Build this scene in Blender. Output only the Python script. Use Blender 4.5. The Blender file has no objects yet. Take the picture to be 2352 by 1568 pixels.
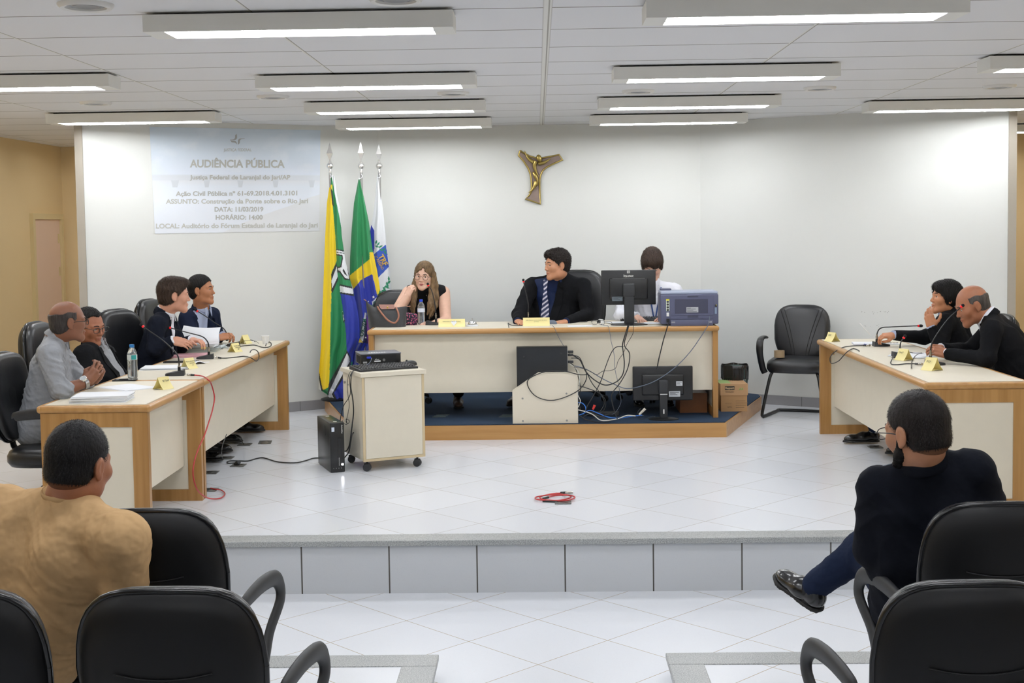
import bpy, bmesh, math, random
import numpy as np
from mathutils import Vector, Matrix, noise
random.seed(7)
PI = math.pi
S = bpy.context.scene
C = S.collection

# ------------------------------------------------------------------ camera, world, exposure
CAMZ, FPX, CPX, CPY = 1.68, 2950.0, 1176.0, 690.0
CAMROT = (Matrix.Rotation(0.020100, 3, 'Z') @ Matrix.Rotation(PI/2 - 0.057964, 3, 'X') @ Matrix.Rotation(-0.014, 3, 'Z'))
cam = bpy.data.objects.new('camera', bpy.data.cameras.new('camera'))
C.objects.link(cam)
cam.matrix_world = Matrix.Translation((0, 0, CAMZ)) @ CAMROT.to_4x4()
cam.data.sensor_width = 36.0
cam.data.lens = 36.0*FPX/2352.0
cam.data.shift_y = -(784.0 - CPY)/2352.0
cam.data.clip_start = 0.05
S.camera = cam
S.view_settings.view_transform = 'Standard'
S.view_settings.look = 'None'
S.view_settings.gamma = 1.0
S.view_settings.use_curve_mapping = False
S.view_settings.exposure = 0.0
S.cycles.max_bounces = 8
S.cycles.adaptive_threshold = 0.025
S.cycles.diffuse_bounces = 5
S.cycles.glossy_bounces = 4
S.cycles.sample_clamp_indirect = 4.0
W = bpy.data.worlds.new('world'); S.world = W; W.use_nodes = True
W.node_tree.nodes['Background'].inputs[0].default_value = (0.9, 0.95, 1.0, 1)
W.node_tree.nodes['Background'].inputs[1].default_value = 0.35

# the long fluorescent ceiling fixtures: (centre X, near-face Y); bodies are built further down
FIX = [(x*1.081, y*1.081) for x, y in (
       (-.95, 5.19), (-.96, 7.30), (-.97, 8.88), (-.98, 10.33),
       (1.06, 5.05), (1.06, 7.16), (1.06, 8.88), (1.06, 10.28),
       (-2.97, 7.08), (-2.97, 9.42), (3.05, 6.95), (3.05, 9.46),
       (-.95, 3.2), (1.06, 3.1), (-2.97, 4.7), (3.05, 4.6), (-.95, 1.0), (1.06, 1.0), (-2.97, 2.2), (3.05, 2.2), (-3.6, 11.9), (4.05, 12.0), (-4.55, 8.45), (-4.55, 6.6), (4.75, 8.5))]  # the last five are unseen, added to brighten the side halls
FIXB, FIXH, FIXL, FIXW = 2.544, .074, 1.35, .225

# ------------------------------------------------------------------ helpers: where a pixel of the photograph lies in the room
def ray(px, py):
    return CAMROT @ Vector(((px - CPX)/FPX, -(py - CPY)/FPX, -1.0))
def P(px, py, Y):
    d = ray(px, py); t = Y/d.y
    return Vector((d.x*t, Y, CAMZ + d.z*t))
def G(px, py, z):
    d = ray(px, py); t = (z - CAMZ)/d.z
    return Vector((d.x*t, d.y*t, z))
def PX(px, py, X):
    d = ray(px, py); t = X/d.x
    return Vector((X, d.y*t, CAMZ + d.z*t))

# ------------------------------------------------------------------ helpers: materials
def lin(h):
    h = h.lstrip('#'); v = [int(h[i:i+2], 16)/255 for i in (0, 2, 4)]
    return tuple(c/12.92 if c <= .04045 else ((c + .055)/1.055)**2.4 for c in v) + (1,)
MATS = {}
def mat(name, col, rough=.5, metal=0.0, coat=0.0, bump=0.0, bscale=60.0, var=0.0, vscale=6.0, spec=.5, emit=0.0,
        trans=0.0, alpha=1.0, stretch=(1, 1, 1), sheen=0.0, sss=0.0, bdist=.01, detail=4.0):
    if name in MATS: return MATS[name]
    m = bpy.data.materials.new(name); m.use_nodes = True; MATS[name] = m
    nt = m.node_tree; b = nt.nodes['Principled BSDF']
    c = lin(col) if isinstance(col, str) else tuple(col) + ((1,) if len(col) == 3 else ())
    b.inputs['Base Color'].default_value = c
    b.inputs['Roughness'].default_value = rough
    b.inputs['Metallic'].default_value = metal
    b.inputs['Specular IOR Level'].default_value = spec
    b.inputs['Coat Weight'].default_value = coat
    b.inputs['Coat Roughness'].default_value = .15
    b.inputs['Transmission Weight'].default_value = trans
    b.inputs['Alpha'].default_value = alpha
    if sheen: b.inputs['Sheen Weight'].default_value = sheen
    if sss:
        b.inputs['Subsurface Weight'].default_value = sss
        b.inputs['Subsurface Radius'].default_value = (.012, .005, .003)
        b.inputs['Subsurface Scale'].default_value = 1.0
    if emit:
        b.inputs['Emission Color'].default_value = c; b.inputs['Emission Strength'].default_value = emit
    if bump or var:
        tc = nt.nodes.new('ShaderNodeTexCoord'); mp = nt.nodes.new('ShaderNodeMapping')
        mp.inputs['Scale'].default_value = stretch
        nt.links.new(tc.outputs['Object'], mp.inputs['Vector'])
    if bump:
        n = nt.nodes.new('ShaderNodeTexNoise'); n.inputs['Scale'].default_value = bscale; n.inputs['Detail'].default_value = detail
        nt.links.new(mp.outputs[0], n.inputs['Vector'])
        bp = nt.nodes.new('ShaderNodeBump'); bp.inputs['Strength'].default_value = bump; bp.inputs['Distance'].default_value = bdist
        nt.links.new(n.outputs['Fac'], bp.inputs['Height']); nt.links.new(bp.outputs[0], b.inputs['Normal'])
    if var:
        n2 = nt.nodes.new('ShaderNodeTexNoise'); n2.inputs['Scale'].default_value = vscale; n2.inputs['Detail'].default_value = 5
        nt.links.new(mp.outputs[0], n2.inputs['Vector'])
        mx = nt.nodes.new('ShaderNodeMix'); mx.data_type = 'RGBA'
        mx.inputs['A'].default_value = tuple(max(0, k*(1 - var)) for k in c[:3]) + (1,)
        mx.inputs['B'].default_value = tuple(min(1, k*(1 + var)) for k in c[:3]) + (1,)
        rp = nt.nodes.new('ShaderNodeMapRange'); rp.inputs[1].default_value = .3; rp.inputs[2].default_value = .7
        nt.links.new(n2.outputs['Fac'], rp.inputs[0]); nt.links.new(rp.outputs[0], mx.inputs['Factor'])
        nt.links.new(mx.outputs['Result'], b.inputs['Base Color'])
    return m
def nodes(m): return m.node_tree, m.node_tree.nodes['Principled BSDF']
def math_node(nt, op, a, b=None, c=None):
    n = nt.nodes.new('ShaderNodeMath'); n.operation = op
    for i, v in enumerate((a, b, c)):
        if v is None: continue
        if isinstance(v, (int, float)): n.inputs[i].default_value = v
        else: nt.links.new(v, n.inputs[i])
    return n.outputs[0]
def mixcol(nt, fac, a, b):
    mx = nt.nodes.new('ShaderNodeMix'); mx.data_type = 'RGBA'
    for k, v in (('Factor', fac), ('A', a), ('B', b)):
        if isinstance(v, (int, float, tuple)): mx.inputs[k].default_value = v
        else: nt.links.new(v, mx.inputs[k])
    return mx.outputs['Result']
def grid_lines(nt, u, v, su, sv, w, u0=0.0, v0=0.0):
    """1 on the joints of a grid of su x sv tiles, else 0"""
    out = []
    for c, s, o in ((u, su, u0), (v, sv, v0)):
        if s is None: continue
        t = math_node(nt, 'FRACT', math_node(nt, 'DIVIDE', math_node(nt, 'SUBTRACT', c, o), s))
        d = math_node(nt, 'MINIMUM', t, math_node(nt, 'SUBTRACT', 1.0, t))
        out.append(math_node(nt, 'LESS_THAN', d, w/2/s))
    return out[0] if len(out) == 1 else math_node(nt, 'MAXIMUM', out[0], out[1])
def noise_node(nt, vec, scale, detail=4.0):
    n = nt.nodes.new('ShaderNodeTexNoise'); n.inputs['Scale'].default_value = scale; n.inputs['Detail'].default_value = detail
    nt.links.new(vec, n.inputs['Vector']); return n.outputs['Fac']
def tile_material(name, base, joint, side, ang, u0, v0, w, rough=.3, jit=.03, axes='XY'):
    m = mat(name, base, rough=rough); nt, b = nodes(m)
    tc = nt.nodes.new('ShaderNodeTexCoord'); sp = nt.nodes.new('ShaderNodeSeparateXYZ')
    mp = nt.nodes.new('ShaderNodeMapping'); mp.inputs['Rotation'].default_value = (0, 0, ang)
    nt.links.new(tc.outputs['Object'], mp.inputs['Vector']); nt.links.new(mp.outputs[0], sp.inputs[0])
    u, v = sp.outputs[axes[0]], sp.outputs[axes[1]]
    su, sv = side if isinstance(side, tuple) else (side, side)
    L = grid_lines(nt, u, v, su, sv, w, u0, v0)
    # every tile a shade of its own
    iu = math_node(nt, 'FLOOR', math_node(nt, 'DIVIDE', math_node(nt, 'SUBTRACT', u, u0), su or 1))
    iv = math_node(nt, 'FLOOR', math_node(nt, 'DIVIDE', math_node(nt, 'SUBTRACT', v, v0), sv or 1))
    cb = nt.nodes.new('ShaderNodeCombineXYZ'); nt.links.new(iu, cb.inputs[0]); nt.links.new(iv, cb.inputs[1])
    wn = nt.nodes.new('ShaderNodeTexWhiteNoise'); nt.links.new(cb.outputs[0], wn.inputs['Vector'])
    c = lin(base)
    lo = tuple(k*(1 - jit) for k in c[:3]) + (1,); hi = tuple(min(1, k*(1 + jit)) for k in c[:3]) + (1,)
    col = mixcol(nt, wn.outputs['Value'], lo, hi)
    sp2 = noise_node(nt, tc.outputs['Object'], 260.0, 2.0)
    col = mixcol(nt, math_node(nt, 'MULTIPLY', math_node(nt, 'GREATER_THAN', sp2, .66), .25), col, tuple(k*.75 for k in c[:3]) + (1,))
    col = mixcol(nt, L, col, lin(joint))
    nt.links.new(col, b.inputs['Base Color'])
    return m
def wood(name, a, bcol, rough=.35, scale=(2, 2, 30), coat=.2):
    m = mat(name, a, rough=rough, coat=coat); nt, b = nodes(m)
    tc = nt.nodes.new('ShaderNodeTexCoord'); mp = nt.nodes.new('ShaderNodeMapping'); mp.inputs['Scale'].default_value = scale
    nt.links.new(tc.outputs['Object'], mp.inputs['Vector'])
    f = noise_node(nt, mp.outputs[0], 1.0, 6.0)
    r = nt.nodes.new('ShaderNodeMapRange'); r.inputs[1].default_value = .3; r.inputs[2].default_value = .7; nt.links.new(f, r.inputs[0])
    nt.links.new(mixcol(nt, r.outputs[0], lin(a), lin(bcol)), b.inputs['Base Color'])
    return m

M_WALL = mat('white_wall_paint', '#dadcd9', rough=.6, bump=.03, bscale=200)
M_YELLOW = mat('ochre_wall_paint', '#e9d0a0', rough=.7)
M_DOOR = mat('pinkish_door_paint', '#e6c9b4', rough=.6)
M_DOORF = mat('cream_door_frame', '#dcc898', rough=.5)
M_CREAM = mat('cream_laminate', '#dcd5c3', rough=.42, var=.015, vscale=12)
M_WOODX = wood('honey_wood_x', '#ba8e55', '#a87a42', scale=(1.5, 26, 26))
M_WOODY = wood('honey_wood_y', '#ba8e55', '#a87a42', scale=(26, 1.5, 26))
M_WOODZ = wood('honey_wood_z', '#b38850', '#976c38', scale=(26, 26, 1.5))
M_CARPET = mat('navy_carpet', '#17304a', rough=.95, bump=.5, bscale=400, var=.15, vscale=90, sheen=.0)
M_BLKPL = mat('black_plastic', '#141517', rough=.38)
M_BLKPL2 = mat('matt_black_plastic', '#242629', rough=.55, bump=.05, bscale=500)
M_BLKMET = mat('black_metal', '#17181a', rough=.35, metal=.3)
M_LEATH = mat('black_leather', '#18191c', rough=.36, bump=.15, bscale=170, bdist=.003)
M_CHROME = mat('chrome', '#f2f2f0', rough=.22, metal=.85)
M_STEEL = mat('brushed_steel', '#a8a8a8', rough=.3, metal=1)
M_WHITEPL = mat('white_plastic', '#e4e4e2', rough=.4)
M_PAPER = mat('white_paper', '#e6e9ee', rough=.8)
M_YCARD = mat('yellow_card', '#ece0a0', rough=.7)
M_INK = mat('black_ink', '#2a2a2a', rough=.7)
M_FIX = mat('fixture_white_enamel', '#ebebe6', rough=.5)
M_TUBE = mat('glowing_tube', (.975, .985, 1), emit=58.5)
M_REFL = mat('fixture_reflector', '#b9bbc0', rough=.3, metal=.3)

# ------------------------------------------------------------------ helpers: meshes
class MB:
    """collects shapes; build() links them as ONE mesh object"""
    def __init__(s): s.v = []; s.f = []; s.m = []; s.cur = 0
    def add(s, vs, fs, mi=None):
        k = len(s.v); s.v += [tuple(v) for v in vs]; s.f += [tuple(i + k for i in f) for f in fs]
        s.m += [s.cur if mi is None else mi]*len(fs); return s
    def box(s, lo, hi, T=None, mi=None):
        (x0, y0, z0), (x1, y1, z1) = lo, hi
        vs = [Vector(p) for p in ((x0,y0,z0),(x1,y0,z0),(x1,y1,z0),(x0,y1,z0),(x0,y0,z1),(x1,y0,z1),(x1,y1,z1),(x0,y1,z1))]
        if T is not None: vs = [T @ v for v in vs]
        return s.add(vs, [(0,3,2,1),(4,5,6,7),(0,1,5,4),(1,2,6,5),(2,3,7,6),(3,0,4,7)], mi)
    def rbox(s, lo, hi, r, T=None, mi=None, seg=3):
        bm = bmesh.new(); bmesh.ops.create_cube(bm, size=1)
        for v in bm.verts:
            v.co = Vector([lo[i] + (hi[i] - lo[i])*(v.co[i] + .5) for i in range(3)])
        r = min(r, .499*min(hi[i] - lo[i] for i in range(3)))
        bmesh.ops.bevel(bm, geom=bm.edges[:], offset=r, segments=seg, affect='EDGES', profile=.5)
        s.bm(bm, T, mi); return s
    def bm(s, bm, T=None, mi=None):
        bm.verts.ensure_lookup_table(); bm.verts.index_update()
        vs = [(T @ v.co) if T is not None else v.co.copy() for v in bm.verts]
        s.add(vs, [[v.index for v in f.verts] for f in bm.faces], mi); bm.free()
    def prism(s, pts, z0, z1, T=None, mi=None):
        """pts: outline in XY, counter-clockwise, extruded z0..z1"""
        n = len(pts); vs = [Vector((p[0], p[1], z)) for z in (z0, z1) for p in pts]
        if T is not None: vs = [T @ v for v in vs]
        fs = [tuple(range(n - 1, -1, -1)), tuple(range(n, 2*n))] + [(i, (i+1) % n, n + (i+1) % n, n + i) for i in range(n)]
        return s.add(vs, fs, mi)
    def tube(s, pts, r, seg=8, mi=None, cap=True, smooth=0, flat=None):
        pts = [Vector(p) for p in pts]
        if smooth: pts = spline(pts, smooth)
        n = len(pts); rs = r if isinstance(r, (list, tuple)) else [r]*n
        if len(rs) != n: rs = [rs[min(len(rs)-1, int(i*len(rs)/n))] if False else rs[0] + 0 for i in range(n)] if len(rs) == 1 else [np.interp(i/(n-1), np.linspace(0, 1, len(rs)), rs) for i in range(n)]
        t0 = (pts[1] - pts[0]).normalized(); up = Vector((0, 0, 1)) if abs(t0.z) < .9 else Vector((1, 0, 0))
        a = t0.cross(up).normalized(); vs = []; prev = t0
        for i, p in enumerate(pts):
            t = (pts[min(i+1, n-1)] - pts[max(i-1, 0)]).normalized()
            if t.length < .5: t = prev
            q = prev.rotation_difference(t); a = (q @ a).normalized(); prev = t
            b = t.cross(a).normalized()
            for k in range(seg):
                w = 2*PI*k/seg; fa, fb = flat or (1, 1)
                vs.append(p + (a*math.cos(w)*fa + b*math.sin(w)*fb)*rs[i])
        fs = [(i*seg + k, i*seg + (k+1) % seg, (i+1)*seg + (k+1) % seg, (i+1)*seg + k) for i in range(n-1) for k in range(seg)]
        if cap: fs += [tuple(range(seg-1, -1, -1)), tuple((n-1)*seg + k for k in range(seg))]
        return s.add(vs, fs, mi)
    def cyl(s, a, b, r, r2=None, seg=20, mi=None): return s.tube([a, b], [r, r if r2 is None else r2], seg=seg, mi=mi)
    def lathe(s, prof, T=None, seg=24, mi=None, ang=2*PI):
        """prof: (radius, z) from bottom to top around local Z"""
        n = len(prof); vs = []
        for r, z in prof:
            for k in range(seg): vs.append(Vector((r*math.cos(2*PI*k/seg), r*math.sin(2*PI*k/seg), z)))
        if T is not None: vs = [T @ v for v in vs]
        fs = [(i*seg + k, i*seg + (k+1) % seg, (i+1)*seg + (k+1) % seg, (i+1)*seg + k) for i in range(n-1) for k in range(seg)]
        if prof[0][0] > 1e-6: fs.append(tuple(range(seg-1, -1, -1)))
        if prof[-1][0] > 1e-6: fs.append(tuple((n-1)*seg + k for k in range(seg)))
        return s.add(vs, fs, mi)
    def grid(s, fn, nu, nv, mi=None):
        vs = [fn(i/nu, j/nv) for j in range(nv+1) for i in range(nu+1)]
        return s.add(vs, [(j*(nu+1)+i, j*(nu+1)+i+1, (j+1)*(nu+1)+i+1, (j+1)*(nu+1)+i) for j in range(nv) for i in range(nu)], mi)
    def build(s, name, ms, parent=None, smooth=None, loc=None, label=None):
        me = bpy.data.meshes.new(name); me.from_pydata(s.v, [], s.f)
        for m in (ms if isinstance(ms, (list, tuple)) else [ms]): me.materials.append(m)
        me.polygons.foreach_set('material_index', s.m)
        bm = bmesh.new(); bm.from_mesh(me); bmesh.ops.recalc_face_normals(bm, faces=bm.faces[:])
        bm.to_mesh(me); bm.free()
        if smooth is not None:
            me.polygons.foreach_set('use_smooth', [True]*len(me.polygons))
            if smooth < 180: me.set_sharp_from_angle(angle=math.radians(smooth))
        me.update()
        return link(name, me, parent, loc, label)
def link(name, me, parent=None, loc=None, label=None):
    o = bpy.data.objects.new(name, me); C.objects.link(o)
    if parent is not None: o.parent = parent
    if loc is not None: o.location = loc
    if label: o['label'] = label
    return o
def spline(pts, sub=6):
    P_ = [pts[0]] + list(pts) + [pts[-1]]; out = []
    for i in range(1, len(P_) - 2):
        p0, p1, p2, p3 = P_[i-1], P_[i], P_[i+1], P_[i+2]
        for k in range(sub):
            t = k/sub
            out.append(.5*((2*p1) + (p2 - p0)*t + (2*p0 - 5*p1 + 4*p2 - p3)*t*t + (3*p1 - p0 - 3*p2 + p3)*t**3))
    out.append(P_[-2]); return out
def thing(name, label, cat, loc=(0, 0, 0), rz=0.0, group=None):
    o = bpy.data.objects.new(name, None); C.objects.link(o); o.location = loc; o.rotation_euler = (0, 0, rz)
    o.empty_display_size = .05
    return tag(o, label, cat, group)
def tag(o, label, cat, group=None):
    o['label'] = label; o['category'] = cat
    if group: o['group'] = group
    return o
def struct(o): o['kind'] = 'structure'; return o
def dup(root, loc, rz, label, group=None):
    r = root.copy(); C.objects.link(r); r.location = loc; r.rotation_euler = (0, 0, rz); r['label'] = label
    if group: r['group'] = group
    def rec(src, dst):
        for ch in KIDS(src):
            c = ch.copy(); C.objects.link(c); c.parent = dst; rec(ch, c)
    rec(root, r); return r
def KIDS(o): return [c for c in list(bpy.data.objects) if c.parent == o]
def T3(loc, rz=0, rx=0, ry=0):
    return Matrix.Translation(loc) @ Matrix.Rotation(rz, 4, 'Z') @ Matrix.Rotation(ry, 4, 'Y') @ Matrix.Rotation(rx, 4, 'X')
def frame(o, x, y, z):
    """matrix with origin o and axes x, y, z"""
    m = Matrix.Identity(4)
    for i, a in enumerate((x, y, z)): m.col[i][:3] = a
    m.col[3][:3] = o; return m
_FONT = [None]
def text_mesh(name, body, size, T, m, parent=None, align='CENTER', ext=.0006, sx=1.0, bold=0.0, label=None):
    """lettering in local XY (reading along +X), placed by matrix T"""
    cu = bpy.data.curves.new(name, 'FONT'); cu.body = body; cu.size = size; cu.align_x = align; cu.align_y = 'CENTER'
    cu.extrude = ext; cu.offset = bold; cu.resolution_u = 3; cu.space_character = 1.0
    o = bpy.data.objects.new(name, cu); C.objects.link(o)
    dg = bpy.context.evaluated_depsgraph_get(); me = bpy.data.meshes.new_from_object(o.evaluated_get(dg))
    bpy.data.objects.remove(o); bpy.data.curves.remove(cu)
    me.transform(T @ Matrix.Diagonal((sx, 1, 1, 1))); me.materials.clear(); me.materials.append(m)
    return link(name, me, parent, label=label)
# ================================================================== the room
STEP, TIER = -.29, -.19
CEIL = 2.63
M_FLOOR = tile_material('white_floor_tiles', '#dde1e8', '#a9a298', .452, PI/4, 0, 0, .0035, rough=.22, jit=.035)
M_FLOOR2 = tile_material('white_lower_floor_tiles', '#dce0e7', '#ab9d85', .467, PI/4, 0, 0, .004, rough=.25, jit=.015)
def tune_diag(m, x, y, side):
    # shift the diagonal joints so that a crossing falls on (x, y)
    mp = [n for n in m.node_tree.nodes if n.type == 'MAPPING'][0]
    a = mp.inputs['Rotation'].default_value[2]
    u = x*math.cos(a) - y*math.sin(a); v = x*math.sin(a) + y*math.cos(a)
    mp.inputs['Location'].default_value = (-(u % side), -(v % side), 0)
tune_diag(M_FLOOR, G(982.5, 1174.3, 0).x, G(982.5, 1174.3, 0).y, .452)
tune_diag(M_FLOOR2, G(933.6, 1425, STEP).x, G(933.6, 1425, STEP).y, .467)
M_RISER = tile_material('grey_speckled_riser_tiles', '#c4c8cd', '#4c4a45', (.474, None), 0, G(1298, 1300, 0).x*0 + P(1298, 1300, 6.83).x, 0, .008, rough=.4, jit=.02)
M_SKIRT = tile_material('grey_skirting_tiles', '#8f8f92', '#5d5d5d', (.45, None), 0, .1, 0, .006, rough=.4, jit=.03)
def granite(name, a, b):
    m = mat(name, a, rough=.35); nt, bs = nodes(m)
    tc = nt.nodes.new('ShaderNodeTexCoord')
    f = noise_node(nt, tc.outputs['Object'], 190.0, 6.0); f2 = noise_node(nt, tc.outputs['Object'], 5.0, 3.0)
    r = nt.nodes.new('ShaderNodeMapRange'); r.inputs[1].default_value = .38; r.inputs[2].default_value = .62; nt.links.new(f, r.inputs[0])
    c = mixcol(nt, r.outputs[0], lin(a), lin(b))
    nt.links.new(mixcol(nt, math_node(nt, 'MULTIPLY', f2, .35), c, lin('#c6c6c2')), bs.inputs['Base Color'])
    return m
M_GRAN = granite('grey_granite', '#6f7476', '#a9adae')
# ceiling: long panels in T-bars
M_CEIL = mat('white_ceiling_panels', '#e6e7ea', rough=.65); 
def _ceil():
    nt, b = nodes(M_CEIL); tc = nt.nodes.new('ShaderNodeTexCoord'); sp = nt.nodes.new('ShaderNodeSeparateXYZ')
    nt.links.new(tc.outputs['Object'], sp.inputs[0])
    bars = math_node(nt, 'MAXIMUM', grid_lines(nt, sp.outputs['X'], None, 1.30, None, .015, .06), math_node(nt, 'LESS_THAN', math_node(nt, 'ABSOLUTE', math_node(nt, 'SUBTRACT', sp.outputs['X'], .06)), .019))
    thin = grid_lines(nt, None, sp.outputs['Y'], None, .648, .010, .02) if False else None
    t = math_node(nt, 'FRACT', math_node(nt, 'DIVIDE', math_node(nt, 'SUBTRACT', sp.outputs['Y'], .055), .625))
    d = math_node(nt, 'MINIMUM', t, math_node(nt, 'SUBTRACT', 1.0, t))
    joint = math_node(nt, 'LESS_THAN', d, .007/.625)
    edge = math_node(nt, 'ABSOLUTE', math_node(nt, 'SUBTRACT', math_node(nt, 'ABSOLUTE', math_node(nt, 'SUBTRACT', sp.outputs['X'], .06)), .019))
    seam = math_node(nt, 'MAXIMUM', grid_lines(nt, sp.outputs['X'], None, 1.30, None, .007, .066), math_node(nt, 'MULTIPLY', math_node(nt, 'LESS_THAN', edge, .003), .4))
    c = mixcol(nt, bars, mixcol(nt, joint, lin('#e6e7ea'), lin('#77736c')), lin('#e6e6e2'))
    c = mixcol(nt, math_node(nt, 'MULTIPLY', seam, .8), c, lin('#8f8b82'))
    nt.links.new(c, b.inputs['Base Color'])
_ceil()
YF = 6.83                                       # the riser's face
XL0, XR0 = -8.0, 8.0
m = MB(); m.box((XL0, YF, -.5), (XR0, 16.5, 0)); struct(m.build('floor', M_FLOOR))
m = MB(); m.box((XL0, -4, -.8), (XR0, YF, STEP)); struct(m.build('floor_lower', M_FLOOR2))
m = MB(); m.box((XL0, YF - .012, STEP), (XR0, YF, -.028)); struct(m.build('trim_1', M_RISER))
m = MB(); m.rbox((XL0, YF - .035, -.028), (XR0, YF + .115, .003), .004, seg=2); struct(m.build('trim_2', M_GRAN))
m = MB(); m.box((XL0, -4, CEIL), (XR0, 16.5, CEIL + .1)); struct(m.build('ceiling', M_CEIL))
# seating tiers either side of the aisle
tl = G(1008, 1502, TIER); tr = G(1527, 1493, TIER)
TY = tl.y
for nm, x0, x1 in (('floor_tier_left', XL0, tl.x), ('floor_tier_right', tr.x, XR0)):
    m = MB(); m.box((x0 + .02, -4, STEP), (x1 - .02, TY - .02, TIER - .004)); struct(m.build(nm, M_FLOOR2))
m = MB(); m.rbox((XL0, TY - .15, TIER - .028), (tl.x, TY, TIER), .004, seg=2); m.rbox((tl.x - .15, -4, TIER - .028), (tl.x, TY - .15, TIER), .004, seg=2); struct(m.build('trim_3', M_GRAN))
m = MB(); m.rbox((tr.x, TY - .15, TIER - .028), (XR0, TY, TIER), .004, seg=2); m.rbox((tr.x, -4, TIER - .028), (tr.x + .15, TY - .15, TIER), .004, seg=2); struct(m.build('trim_4', M_GRAN))
# the white alcove wall in three flat segments
WC, WE = (-1.50, 12.22), (-3.82, 10.75)
WCR, WER = (1.55, 12.22), (3.93, 10.75)
def wall_seg(name, a, b, z0, z1, th, m_, side=1):
    a, b = Vector((a[0], a[1], 0)), Vector((b[0], b[1], 0)); t = (b - a); L = t.length; t.normalize()
    n = Vector((-t.y, t.x, 0))*side
    T = frame(a, t, n, Vector((0, 0, 1)))
    q = MB(); q.box((0, 0, z0), (L, th, z1)); o = q.build(name, m_); o.matrix_world = T if side > 0 else T
    return struct(o)
wall_seg('wall_alcove_left', WE, WC, 0, CEIL, .14, M_WALL)
wall_seg('wall_back', WC, WCR, 0, CEIL, .14, M_WALL)
wall_seg('wall_alcove_right', WCR, WER, 0, CEIL, .14, M_WALL)
for i, (a, b) in enumerate(((WE, WC), (WC, WCR), (WCR, WER))):
    o = wall_seg('baseboard_%s' % ('alcove_left', 'back', 'alcove_right')[i], a, b, 0, .088, .014, M_SKIRT)
    o.location = o.location - o.matrix_world.col[1].to_3d()*.014
# outer shell
m = MB(); m.box((-5.45, -4, -.5), (-5.3, 14.6, CEIL)); struct(m.build('wall_left', M_YELLOW))
m = MB(); m.box((-5.3, 14.3, -.5), (5.6, 14.45, CEIL)); struct(m.build('wall_rear', M_YELLOW))
m = MB(); m.box((5.45, -4, -.5), (5.6, 14.6, CEIL)); struct(m.build('wall_right', M_YELLOW))
m = MB(); m.box((-5.45, -4.1, -.8), (5.6, -3.95, CEIL)); struct(m.build('wall_front', M_WALL))
# grey return edges of the alcove wall
for nm, e, s in (('trim_5', WE, -1), ('trim_6', WER, 1)):
    m = MB(); m.box((e[0] - .02 if s > 0 else e[0] - .045, e[1] - .004, 0), (e[0] + .045 if s > 0 else e[0] + .02, e[1] + .2, CEIL))
    struct(m.build(nm, mat('grey_return_paint', '#a9a398', rough=.6)))
# the narrow door in the ochre side wall
d0, d1 = PX(67, 490, -5.3), PX(137, 490, -5.3)
ya, yb, zt = d0.y, d1.y, d0.z
m = MB()
m.box((-5.3, ya, 0), (-5.26, ya + .06, zt - .06)); m.box((-5.3, yb - .06, 0), (-5.26, yb, zt - .06)); m.box((-5.3, ya, zt - .06), (-5.26, yb, zt))
df = struct(m.build('trim_7', M_DOORF))
m = MB(); m.box((-5.3, ya + .06, 0), (-5.285, yb - .06, zt - .06)); dd = struct(m.build('door_1', M_DOOR))
m = MB()
for z in (zt - .32, 1.2, .25):
    m = MB(); m.box((-5.285, yb - .12, z), (-5.276, yb - .09, z + .1)); m.build('hinge', M_DOORF, dd)
m = MB(); m.lathe([(.0, 0), (.022, 0), (.022, .012), (.012, .02), (.012, .045), (.028, .055), (.028, .075), (.015, .085), (0, .085)], T3((-5.285, ya + .16, PX(92, 752, -5.3).z), ry=PI/2), seg=16)
m.build('door_knob', mat('brass_knob', '#c9a767', rough=.3, metal=.7), dd, smooth=50)
m = MB(); m.box((-5.3, 8, 0), (-5.285, 14.3, .02)); 
m = MB(); m.box((-5.3, 9, 0), (-5.27, ya, .12)); m.box((-5.3, yb, 0), (-5.27, 14.3, .12)); struct(m.build('baseboard_left', mat('tan_skirting', '#c79a70', rough=.5)))

# ------------------------------------------------------------------ fluorescent fixtures
def make_fixture():
    t = thing('ceiling_light', 'x', 'ceiling light')
    hl, w, h = FIXL/2, FIXW, FIXH
    m = MB()
    m.box((-hl, 0, 0), (hl, .012, h)); m.box((-hl, w - .012, 0), (hl, w, h))
    m.box((-hl, .012, 0), (-hl + .09, w - .012, h)); m.box((hl - .09, .012, 0), (hl, w - .012, h))
    m.box((-hl + .09, .012, h - .012), (hl - .09, w - .012, h))
    m.build('housing', M_FIX, t)
    m = MB()
    m.box((-hl + .04, w/2 - .05, h), (hl - .04, w/2 + .05, CEIL - FIXB))
    m.build('mounting_plate', M_BLKMET, t)
    m = MB(); z = h - .016
    m.add([(-hl + .09, .012, .012), (hl - .09, .012, .012), (hl - .09, w/2, z), (-hl + .09, w/2, z), (hl - .09, w - .012, .012), (-hl + .09, w - .012, .012)], [(0, 1, 2, 3), (3, 2, 4, 5)])
    m.build('reflector', M_REFL, t)
    for y in (.055, w - .055):
        m = MB(); m.tube([(-hl + .1, y, .016), (hl - .1, y, .016)], .013, seg=8); m.build('tube', M_TUBE, t, smooth=60)
    return t
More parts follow.
